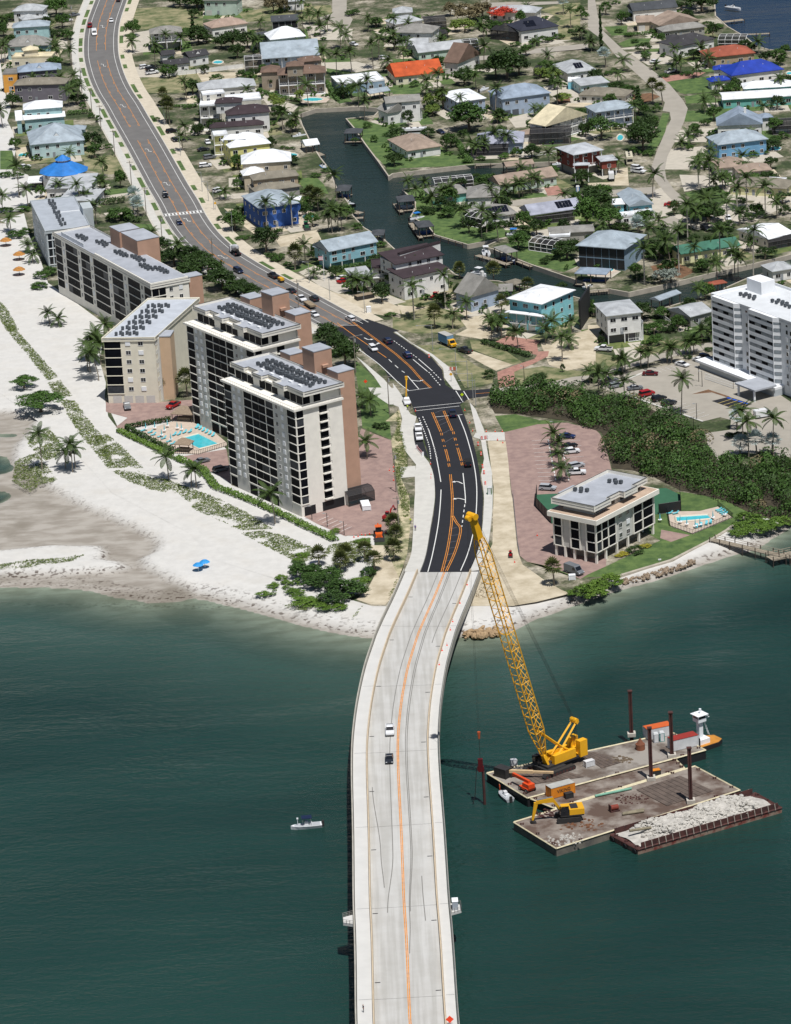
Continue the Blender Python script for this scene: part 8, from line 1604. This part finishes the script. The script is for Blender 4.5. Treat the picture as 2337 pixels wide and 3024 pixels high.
# beach furniture
THA=mat('thatch_straw','a8753a',.95,.2,2);THG=mat('thatch_grey','8a7a68',.95,.2,2)
def parasol(t,x,y,r,h,m,label,pole=True,ridge=9,cat='beach umbrella'):
    p=P(t,x,y);root=thing('beach_umbrella',label,cat,p);MB().tube((0,0,0),(0,0,h),.09,None,6).build('pole',DTIMB if m in (THA,THG) else CWHT,root);mb=MB()
    for a,b,ra,rb in ((h-.55*r/2,h+.1,r,r*.55),(h+.1,h+.5*r/2,r*.55,.05)):
        mb.loft([[(ra*(1+.05*(k%2))*math.cos(k*math.pi/ridge),ra*math.sin(k*math.pi/ridge),a-.1*(k%2)) for k in range(2*ridge)],[(rb*math.cos(k*math.pi/ridge),rb*math.sin(k*math.pi/ridge),b) for k in range(2*ridge)]])
    mb.build('canopy',m,root)
for t,x,y,l_ in (('10',52,692,'straw tiki umbrella farthest up the beach'),('10',162,808,'straw tiki umbrella second up the beach'),('10',162,935,'straw tiki umbrella nearest the sea oats'),):parasol(t,x,y,2.1,2.6,THA,l_)
BUM=mat('umbrella_blue','2a8fd0',.7,.05);parasol('30',1650,690,1.4,2.0,BUM,'left one of two blue beach umbrellas on the open sand');parasol('31',72,665,1.4,2.0,BUM,'right one of two blue beach umbrellas on the open sand')
def hut(t,x,y,L,wd,label):
    p=P(t,x,y);root=thing('thatched_hut',label,'hut',p,-.35);rm,zt=roof_mesh(L,wd,2.4,'hip',.75,0);rm.build('roof',THG,root)
    for a in (.4,L-.4):
        for b in (.4,wd-.4):MB().tube((a,b,0),(a,b,2.5),.12).build('post',DTIMB,root)
    MB().box(L*.2,wd*.3,0,L*.8,wd*.7,1.0).build('counter',TIMB,root)
hut('20',1420,805,7,5,'grey thatched hut behind the tower pool');hut('20',1445,1060,5,4,'grey thatched hut at the pool corner');TEAL=mat('sling_teal','5fb8c4',.7,.05)
lg=MB();lg.box(-.9,-.32,.28,.35,.32,.36);lg.loft([[(.35,-.32,.3),(.35,.32,.3),(.35,.32,.38),(.35,-.32,.38)],[(.95,-.32,.75),(.95,.32,.75),(.95,.32,.83),(.95,-.32,.83)]])
for a in (-.8,.3):
    for b in (-.28,.28):lg.box(a-.03,b-.03,0,a+.03,b+.03,.3)
LGM=lg.mesh('lounger',TEAL)
def loungers(t,pts,rz,where,grp):
    for i,(x,y) in enumerate(pts):ob('sun_lounger',LGM,None,P(t,x,y,GZ+.11),rz,'teal sun lounger %s%s' %(where,'' if len(pts)==1 else ', %s from the left' %'first second third fourth fifth sixth seventh eighth'.split()[i]),'sun lounger',grp)
loungers('21',[(5+27*i,850+14*i) for i in range(6)],1.2,'in the row below the rear tower','pool loungers');loungers('20',[(1190,880),(1250,895),(1275,915),(1330,930),(1360,945),(1405,970),(1435,990)],.6,'along the dark pool hedge','pool loungers');loungers('20',[(1450,915),(1490,910),(1535,895),(1580,890),(1640,855)],1.0,'behind the tower pool','pool loungers')
loungers('33',[(680,218),(730,218)],.4,'at the corner of the small condominium pool','small pool loungers');loungers('33',[(1085,190),(1100,200),(1120,212),(1135,225)],.3,'right of the small condominium pool','small pool loungers');loungers('33',[(905,330),(940,320),(985,305),(1020,295)],1.4,'in front of the small condominium pool','small pool loungers')
def closed_umb(pts,where):
    cu=MB();cu.tube((0,0,1.0),(0,0,2.5),.2,.05,8);me=cu.mesh('closed_canopy',TEAL);pm=MB().tube((0,0,0),(0,0,1.2),.04,None,6).mesh('pole',CWHT);tm=MB().tube((0,0,.68),(0,0,.74),.55,None,12).mesh('table_top',CWHT)
    for i,(t,x,y) in enumerate(pts):
        r=thing('umbrella_table','white table with closed teal umbrella %s, %s from the left' %(where,'first second third fourth fifth sixth seventh eighth'.split()[i]),'umbrella table',P(t,x,y,GZ+.1),0,'tables with closed umbrellas');ob('closed_canopy',me,r);ob('pole',pm,r);ob('table_top',tm,r)
closed_umb([('20',1213,875),('20',1288,868),('20',1345,930),('20',1368,890),('20',1393,850),('20',1420,965),('20',1475,870),('20',1510,880)],'on the tower pool deck');closed_umb([('33',600,285),('33',768,300),('33',823,320),('33',893,335),('33',932,325),('33',1040,265),('33',1138,240)],'round the small condominium pool')
# --- poles, lamps, signs
GALV=mat('galvanised_steel','9a9c9c',.5,.08);WOODP=mat('utility_pole_wood','7d766c',.9,.15)
def lamp(t,x,y,h,label,arm=2.2,m=None,side=-1,cross=False):
    p=P(t,x,y);root=thing('utility_pole' if cross else 'street_lamp',label,'utility pole' if cross else 'street lamp',p);m=m or GALV;MB().tube((0,0,0),(0,0,h),.17 if cross else .11,.1 if cross else .07,8).build('pole',m,root)
    if cross:MB().bar((-1.2,0,h-.6),(1.2,0,h-.6),.14).build('crossarm',m,root);MB().tube((.35,0,h-2.2),(.35,0,h-1.2),.25).build('transformer',GALV,root)
    if arm:MB().tube((0,0,h-.3),(side*arm,-.4,h+.1),.05,None,6).build('arm',GALV,root);MB().box(side*arm-.35,-.55,h+.02,side*arm+.35,-.25,h+.16).build('lamp_head',GALV,root)
ORDN='first second third fourth fifth sixth seventh eighth ninth tenth eleventh twelfth'.split()
for i,(t,x,y) in enumerate((('00',600,230),('00',600,542),('00',682,772),('00',766,952),('00',842,1092),('00',956,1302),('10',1096,217),('10',1217,442),('10',1351,682),('11',142,872),('11',852,1230))):lamp(t,x,y,10.5,'wooden utility pole left of the main road, %s from the top' %ORDN[i],2.0 if i%3==1 else 0,WOODP,1,True)
for i,(t,x,y) in enumerate((('21',1325,395),('21',1605,735),('22',30,1390),('31',1688,420))):lamp(t,x,y,12,'tall utility pole left of the black road, %s from the top' %ORDN[i],2.4 if i==0 else 0,WOODP,1,True)
for i,(t,x,y) in enumerate((('00',1370,1042),('00',1502,1292),('11',50,242),('11',102,322),('11',147,392),('11',302,582),('11',940,1002),('11',1112,1142),('11',1400,1255))):lamp(t,x,y,7.5,'slim street lamp right of the main road, %s from the top' %ORDN[i],1.6)
for i,(t,x,y) in enumerate((('22',335,215),('22',530,412),('22',627,517),('22',670,622),('22',693,678))):lamp(t,x,y,8.5,'grey signal mast by the intersection, %s from the top' %ORDN[i],4.5)
for i,(t,x,y) in enumerate((('23',905,785),('23',385,607),('23',922,470),('23',950,512),('23',697,296),('22',1095,468),('22',1345,935),('31',1090,325),('31',1230,395),('31',962,265),('23',880,900))):lamp(t,x,y,5 if t != '31' else 4,'dark lamp post ' +('by the mangrove edge','beside the red jeep','by the white fence','at the white fence corner','on the side street verge','by the red paved drive','in the paved lot island','in the middle of the tower lot','at the tower lot corner','nearest the front tower','at the concrete lot entrance')[i],.8,BLK)
p=P('11',1065,985);r_=thing('flagpole','flagpole with a flag in front of the aqua stilt house','flagpole',p);MB().tube((0,0,0),(0,0,9),.08).build('pole',CWHT,r_)
for i in range(7):MB().box(-1.5,-.02,7.2+i*.2,-.08,.02,7.4+i*.2).build('flag_stripe',mat('flag_red','a02030',.8,0) if i%2==0 else CWHT,r_)
def sign(t,x,y,label,m,shape='diamond',s=.55,z=None,h=2.4):
    p=P(t,x,y,GZ if z is None else z);root=thing('road_sign',label,'road sign',p);MB().bar((0,0,0),(0,0,h),.08).build('post',GALV,root);pl=[(0,-s),(s,0),(0,s),(-s,0)] if shape=='diamond' else [(-s,-s*.5),(s,-s*.5),(s,s*.5),(-s,s*.5)];MB().loft([[(a,-.06,h+b) for a,b in pl],[(a,-.03,h+b) for a,b in pl]]).build('sign_plate',m,root)
YEL=mat('sign_yellow','e0a81e',.6,0);LIME=mat('sign_lime','c4e020',.6,0);ORS=mat('sign_orange','f0461c',.6,0)
sign('22',488,470,'yellow diamond sign right of the black road',YEL);sign('22',580,640,'lime pedestrian sign at the crosswalk',LIME);sign('11',160,390,'yellow sign on the far pavement',YEL);sign('21',1410,530,'orange sign on the lawn beside the tower',ORS,s=.6);sign('E4',1180,1837,'orange diamond sign at the bottom of the bridge',ORS,z=zb(3024)+.15,s=.8,h=1.0);sign('33',597,620,'small white sign on the condominium lawn',CWHT,'rect',h=.8,s=.4)
CONE=mat('cone_orange','e2401c',.6,0);cm_=MB();cm_.box(-.2,-.2,0,.2,.2,.06);cm_.tube((0,0,.06),(0,0,.75),.15,.04,8);CONEM=cm_.mesh('cone_body',CONE);STRP=MB().tube((0,0,.35),(0,0,.52),.112,.088,8).mesh('reflective_band',CWHT);BRM=MB().tube((0,0,0),(0,0,1.0),.3,.24,10).mesh('barrel_body',CONE);BST=[MB().tube((0,0,z),(0,0,z+.14),.305-z*.05,None,10).mesh('reflective_band',CWHT) for z in (.25,.6)]
def cones(pts,where,barrel=False,zf=None,o='top'):
    for i,(t,x,y) in enumerate(pts):
        u_,v_=uv(t,x,y);p=P(t,x,y,zf(v_) if zf else GZ+.12);r=thing('traffic_barrel' if barrel else 'traffic_cone','orange %s %s, %s from the %s' %('barrel' if barrel else 'cone',where,ORDN[i],o),'traffic barrel' if barrel else 'traffic cone',p,0,'orange barrels' if barrel else 'orange cones')
        ob('barrel_body' if barrel else 'cone_body',BRM if barrel else CONEM,r)
        for m in (BST if barrel else [STRP]):ob('reflective_band',m,r)
cones([('32',620,810),('32',560,962),('32',500,1116),('32',480,1185),('32',452,1312),('32',412,1356),('E3',1072,215)],'on the right path of the bridge',zf=lambda v:zb(v)+.14);cones([('22',600,710),('22',640,812),('22',665,880),('22',778,885),('22',852,885),('22',912,885),('22',872,955),('22',916,978)],'between the footway and the paved lot');cones([('22',190,715),('22',315,1155),('22',320,1245),('22',318,1275),('22',8,1180),('22',8,1290)],'along the left path of the black road')
cones([('31',1310,412),('31',1345,406),('31',1375,392),('31',1405,396),('31',1440,386),('31',1572,378)],'at the edge of the tower lot',o='left');cones([('21',1605,1208),('21',1640,1216),('21',1640,1288)],'beside the tower driveway');cones([('32',1202,398),('32',1014,620)],'right of the gravel verge',o='top');cones([('22',303,268),('22',710,998),('22',735,1080),('22',748,1185),('22',760,1235),('22',771,1328)],'right of the black road',True)
def barricade(t,x,y,dx,dy,L,label):
    p=P(t,x,y);q=P(t,x+dx,y+dy);r=thing('barricade',label,'barricade',p,math.atan2(q.y-p.y,q.x-p.x))
    for z in (.3,.65,1.0):
        for i in range(int(L/.4)):MB().box(i*.4,-.03,z,i*.4+.4,.03,z+.22).build('stripe',CWHT if i%3==2 else mat('barricade_red','b8241c',.6,0),r)
    for a in (.1,L-.1):MB().box(a-.05,-.3,0,a+.05,.3,1.3).build('leg',CWHT,r)
barricade('22',728,958,50,-6,2.4,'red and white barricade across the footway');barricade('22',470,382,50,-2,2.4,'red and white barricade on the tan footway');barricade('22',200,1030,75,85,7,'long red barrier beside the dark asphalt bay')
# --- machines on land
def loader(t,x,y,dx,dy,col,label,sc=1.0):
    p=P(t,x,y);q=P(t,x+dx,y+dy);r=thing('loader',label,'loader',p,math.atan2(q.y-p.y,q.x-p.x));r.scale=(sc,)*3;m=paint(col);MB().box(-1.8,-.6,.7,1.9,.6,1.5).build('body',m,r);frustum(MB(),-1.2,.4,.75,1.5,-1.1,.2,.65,2.7).build('cab',CGLASS,r);MB().box(-1.3,-.8,2.7,.4,.8,2.8).build('cab_roof',m,r);wheels(r,(-1.1,1.3),.95,.7,.45);ar=MB()
    for s in (-.7,.7):ar.bar((.6,s,1.6),(2.6,s,.5),.22)
    ar.build('loader_arm',m,r);yext(MB(),[(2.4,.1),(3.2,.05),(2.9,.9),(2.5,.9)],-1.2,1.2).build('bucket',CRD,r);MB().bar((-1.8,0,1.2),(-2.8,0,2.6),.25).build('backhoe_arm',m,r)
loader('31',1518,415,2,14,'orange','orange and black backhoe loader on the sandy track',1.15);loader('12',350,1128,-12,5,'red','red skid-steer loader beside the modern house',.75);loader('11',915,548,6,8,'green','green tractor beside the vivid blue house',.9);loader('32',980,570,0,14,'red','small red machine on the gravel verge',.5)
box_container('11',1340,1150,160,-30,GZ,6,2.3,1.4,CRD,mat('rubbish_top','8a7b66',.95,.3,2),'dark rubbish skip in front of the modern house','skip');box_container('31',1385,195,30,-3,GZ+.1,2.2,5,1.3,CWHT,CWHT,'white cart cover inside the screened tower enclosure','cart');cage('black screened enclosure at the corner of the front tower','31 1265,75','31 1480,20',3.0,5);box_container('11',1420,1250,35,-4,GZ,1.3,1.2,1.9,CWHT,CWHT,'white utility cabinet beside the sandy lot','cabinet');box_container('32',1468,772,55,-3,GZ,1.6,1.2,1.3,CWHT,CWHT,'white equipment box on the condominium lawn','equipment_box')
b_=car('pickup','white','22',118,650,6,14,'white bucket truck with yellow boom at the kerb',cat='truck');mb=MB();mb.bar((-1.6,0,1.2),(-2.2,.3,3.6),.3);mb.bar((-2.2,.3,3.6),(-4.6,.8,6.2),.26);mb.build('lift_arm',paint('yellow'),b_);MB().box(-5.2,.4,5.9,-4.4,1.2,6.9).build('bucket',paint('yellow'),b_);car('pickup','white','22',212,868,3,16,'white work truck behind in the asphalt bay',cat='pickup');car('pickup','white','22',222,945,3,16,'white work truck in front in the asphalt bay',cat='pickup')
# --- riprap
def riprap(label,spec,n,s0,s1,zf,m):
    rnd=random.Random(n);ico=bmesh.new();bmesh.ops.create_icosphere(ico,subdivisions=1,radius=1);mes=[]
    for k in range(4):
        V=[tuple(c*rnd.uniform(.75,1.2) for c in v.co) for v in ico.verts];me=bpy.data.meshes.new('boulder');me.from_pydata(V,[],[[v.index for v in f.verts] for f in ico.faces]);me.materials.append(m);mes.append(me)
    ico.free();pts=poly_points(spec,n,rnd);root=thing('riprap',label,'riprap',(pts[0].x,pts[0].y,0))
    for p in pts:s=rnd.uniform(s0,s1);ob('boulder',rnd.choice(mes),root,(p.x-pts[0].x,p.y-pts[0].y,zf+s*.3),scale=(s*rnd.uniform(.8,1.3),s*rnd.uniform(.8,1.2),s*rnd.uniform(.6,.9)),rot=(rnd.random(),rnd.random(),rnd.random()*6))
riprap('tan boulders lining the water under the crane boom','32 585,1190 700,1150 880,1150 880,1200 720,1220 590,1225',70,.5,1.1,.5,mat('boulder_tan','9c8465',.95,.25,1.2));riprap('mixed rocks below the grey condominium seawall','33 260,755 480,700 700,640 900,580 900,610 700,680 500,740 300,775',110,.3,.7,.75,mat('boulder_mixed','8c7b68',.95,.35,1.5));riprap('pale stones beside the right bridge abutment','32 710,850 800,730 850,760 830,910 700,915',90,.3,.6,GZ+.1,mat('stone_pale','b5aa94',.95,.2,1.5));riprap('pale stones beside the left bridge abutment','31 1600,930 1688,790 1688,830 1610,960',40,.3,.6,GZ,mat('stone_pale','b5aa94'))
# --- people
def person_mesh(shirt,trousers):
    J=[(0,0,.95),(0,0,1.15),(0,0,1.38),(0,0,1.5),(0,.02,1.62),(0,.02,1.74),(-.1,0,.92),(-.11,.03,.5),(-.12,0,.09),(-.12,.13,.05),(.1,0,.92),(.13,-.06,.5),(.14,-.14,.1),(.14,-.02,.05),(-.2,0,1.4),(-.27,.02,1.13),(-.24,.16,.92),(-.23,.22,.85),(.2,0,1.4),(.27,-.03,1.13),(.27,.05,.88),(.27,.08,.8)]
    E_=[(0,1),(1,2),(2,3),(3,4),(4,5),(0,6),(6,7),(7,8),(8,9),(0,10),(10,11),(11,12),(12,13),(2,14),(14,15),(15,16),(16,17),(2,18),(18,19),(19,20),(20,21)]
    Rd=[.15,.14,.16,.06,.09,.08,.1,.07,.05,.05,.1,.07,.05,.05,.07,.05,.038,.035,.07,.05,.038,.035]
    me=bpy.data.meshes.new('p');me.from_pydata(J,E_,[]);o=bpy.data.objects.new('p',me);COL.objects.link(o);o.modifiers.new('s','SKIN');o.modifiers.new('u','SUBSURF').levels=1
    for v,r in zip(me.skin_vertices[0].data,Rd):v.radius=(r,r)
    me.skin_vertices[0].data[0].use_root=True;out=bpy.data.meshes.new_from_object(o.evaluated_get(bpy.context.evaluated_depsgraph_get()));bpy.data.objects.remove(o);out.materials.clear()
    for m in (mat('skin','b98a6e',.6,0),shirt,trousers,mat('hair_dark','2a211c',.8,0),CRD):out.materials.append(m)
    for f in out.polygons:z,ax=f.center.z,abs(f.center.x);f.material_index=3 if z>1.72 or (z>1.6 and f.center.y<0) else (0 if z>1.47 else (4 if z<.12 else (1 if z>.95 and not (ax>.21 and z<1.2) else (0 if ax>.21 else 2))))
    return out
def person(t,x,y,z,shirt,trousers,label,rz=0):ob('person',person_mesh(shirt,trousers),None,P(t,x,y,z),rz,label,'person')
VEST=mat('vest_orange','e0501a',.8,0);LV=mat('vest_lime','a8c820',.8,0);JN=mat('cloth_navy','20283c',.9,0)
person('32',190,358,zv(1560)+.12,mat('cloth_purple','4a3f8a',.9,0),JN,'person in a purple top walking on the left path',3);person('32',150,300,GZ,LV,JN,'worker in a lime vest below the left path');person('22',125,705,GZ+.1,LV,JN,'worker in a lime vest behind the bucket truck');person('22',152,690,GZ+.1,CRD,JN,'worker in dark clothes beside the bucket truck',1);person('E1',340,1178,.75,VEST,VEST,'worker in orange standing in the grey skiff',2);person('E4',318,1720,zb(2990)+.14,JN,CRD,'person in dark clothes on the left bridge path',2)
# --- foundation planting and yards round the houses
def yards():
    rnd=random.Random(77);cp,lp=[(p.x,p.y) for p in CANAL],[(p.x,p.y) for p in LAGOON];rc=np.array([(p.x,p.y) for p in RCL]);rects=[(h[2],h[3],h[4]) for h in HOUSES];fb=leaf_cloud(rnd,260,.5,.5,.5,.42,.16,16);fm=MB()
    def free(p,marg=0):
        q=np.array([[p.x,p.y]])
        if inside(q,cp)[0] or inside(q,lp)[0] or segdist(q,cp,True)[0]<1.5 or np.hypot(*(rc-q[0]).T).min()<15:return False
        for r,L,D in rects:
            d=Vector((p.x-r.location.x,p.y-r.location.y,0));a=-r.rotation_euler.z;x=d.x*math.cos(a)-d.y*math.sin(a);y=d.x*math.sin(a)+d.y*math.cos(a)
            if -marg<x<L+marg and -marg<y<D+marg:return False
        return True
    ym=[mat('yard_grass','42582a',.95,.3,.3,c2='6b7240',coord='World'),CONC,GRASS,mat('yard_sand','b9ad96',.95,.15,.3,coord='World'),DRY];k=0
    for r,L,D in rects:
        if r['category'] != 'house':continue
        a=r.rotation_euler.z;M=Matrix.Translation(r.location) @ Matrix.Rotation(a,4,'Z')
        for j,(x0,y0,x1,y1) in enumerate(((-3.5,-6,L+3.5,D+4),(L*.55,-9,L*.9,0),(-5,-1,0,D))):
            q=[M @ Vector(c_+(0,)) for c_ in ((x0,y0),(x1,y0),(x1,y1),(x0,y1))]
            if all(free(p,-9) for p in q) and all(segdist(np.array([[p.x,p.y]]),cp,True)[0]>2 for p in q):k+=1;sheet('yard' if j==0 else 'driveway',q,GZ+.002+.00002*k+.002*j,ym[rnd.choice((0,2,3,2,4,1))] if j==0 else ym[rnd.choice((1,1,3))])
        for i in range(6):
            x,y=(rnd.uniform(-2.5,L+2.5),rnd.choice((-1.4,-3,D+1.5))) if i<4 else (rnd.choice((-1.6,L+1.6)),rnd.uniform(0,D));p=M @ Vector((x,y,0))
            if free(p,.6):
                s=rnd.uniform(1.6,3.6);z=rnd.uniform(1,2.6);n=len(fm.v);fm.v+=[(p.x+x*s,p.y+y*s,p.z+q*z) for x,y,q in fb.v];fm.f+=[tuple(e+n for e in q) for q in fb.f];fm.m+=fb.m
        for i in range(4):
            p=M @ Vector((rnd.uniform(-8,L+7),rnd.choice((-7,D+2.5,D+4,D+6,D*.4)) if i else -5,0))
            if free(p,1.5):
                if rnd.random()<.27:tr=ob('palm_tree',None,None,p,rnd.random()*6,'x','palm tree');me,tip=_tc[rnd.choice([q for q in _tc if q[0]=='coco' and q[1]<10])];ob('trunk',me,tr);ob('crown',rnd.choice(PC['coco']),tr,tip,scale=1.15);PLANTS.append((tr,'yard palm',p))
                else:w_=rnd.uniform(4,7.5);tr=ob('tree',None,None,p,rnd.random()*6,'x','tree',scale=(w_,w_,rnd.uniform(3.5,6.5)));ob('trunk',TRK,tr);ob('crown',crown_mesh(rnd.choice(('round','open','round')),rnd.randrange(3),rnd.choice(('dark','mid','dark'))),tr);PLANTS.append((tr,'yard tree',p))
    fm.build('foundation_planting',LEAF['mid'],label='low green planting along the house walls',kind='stuff')
yards();describe()
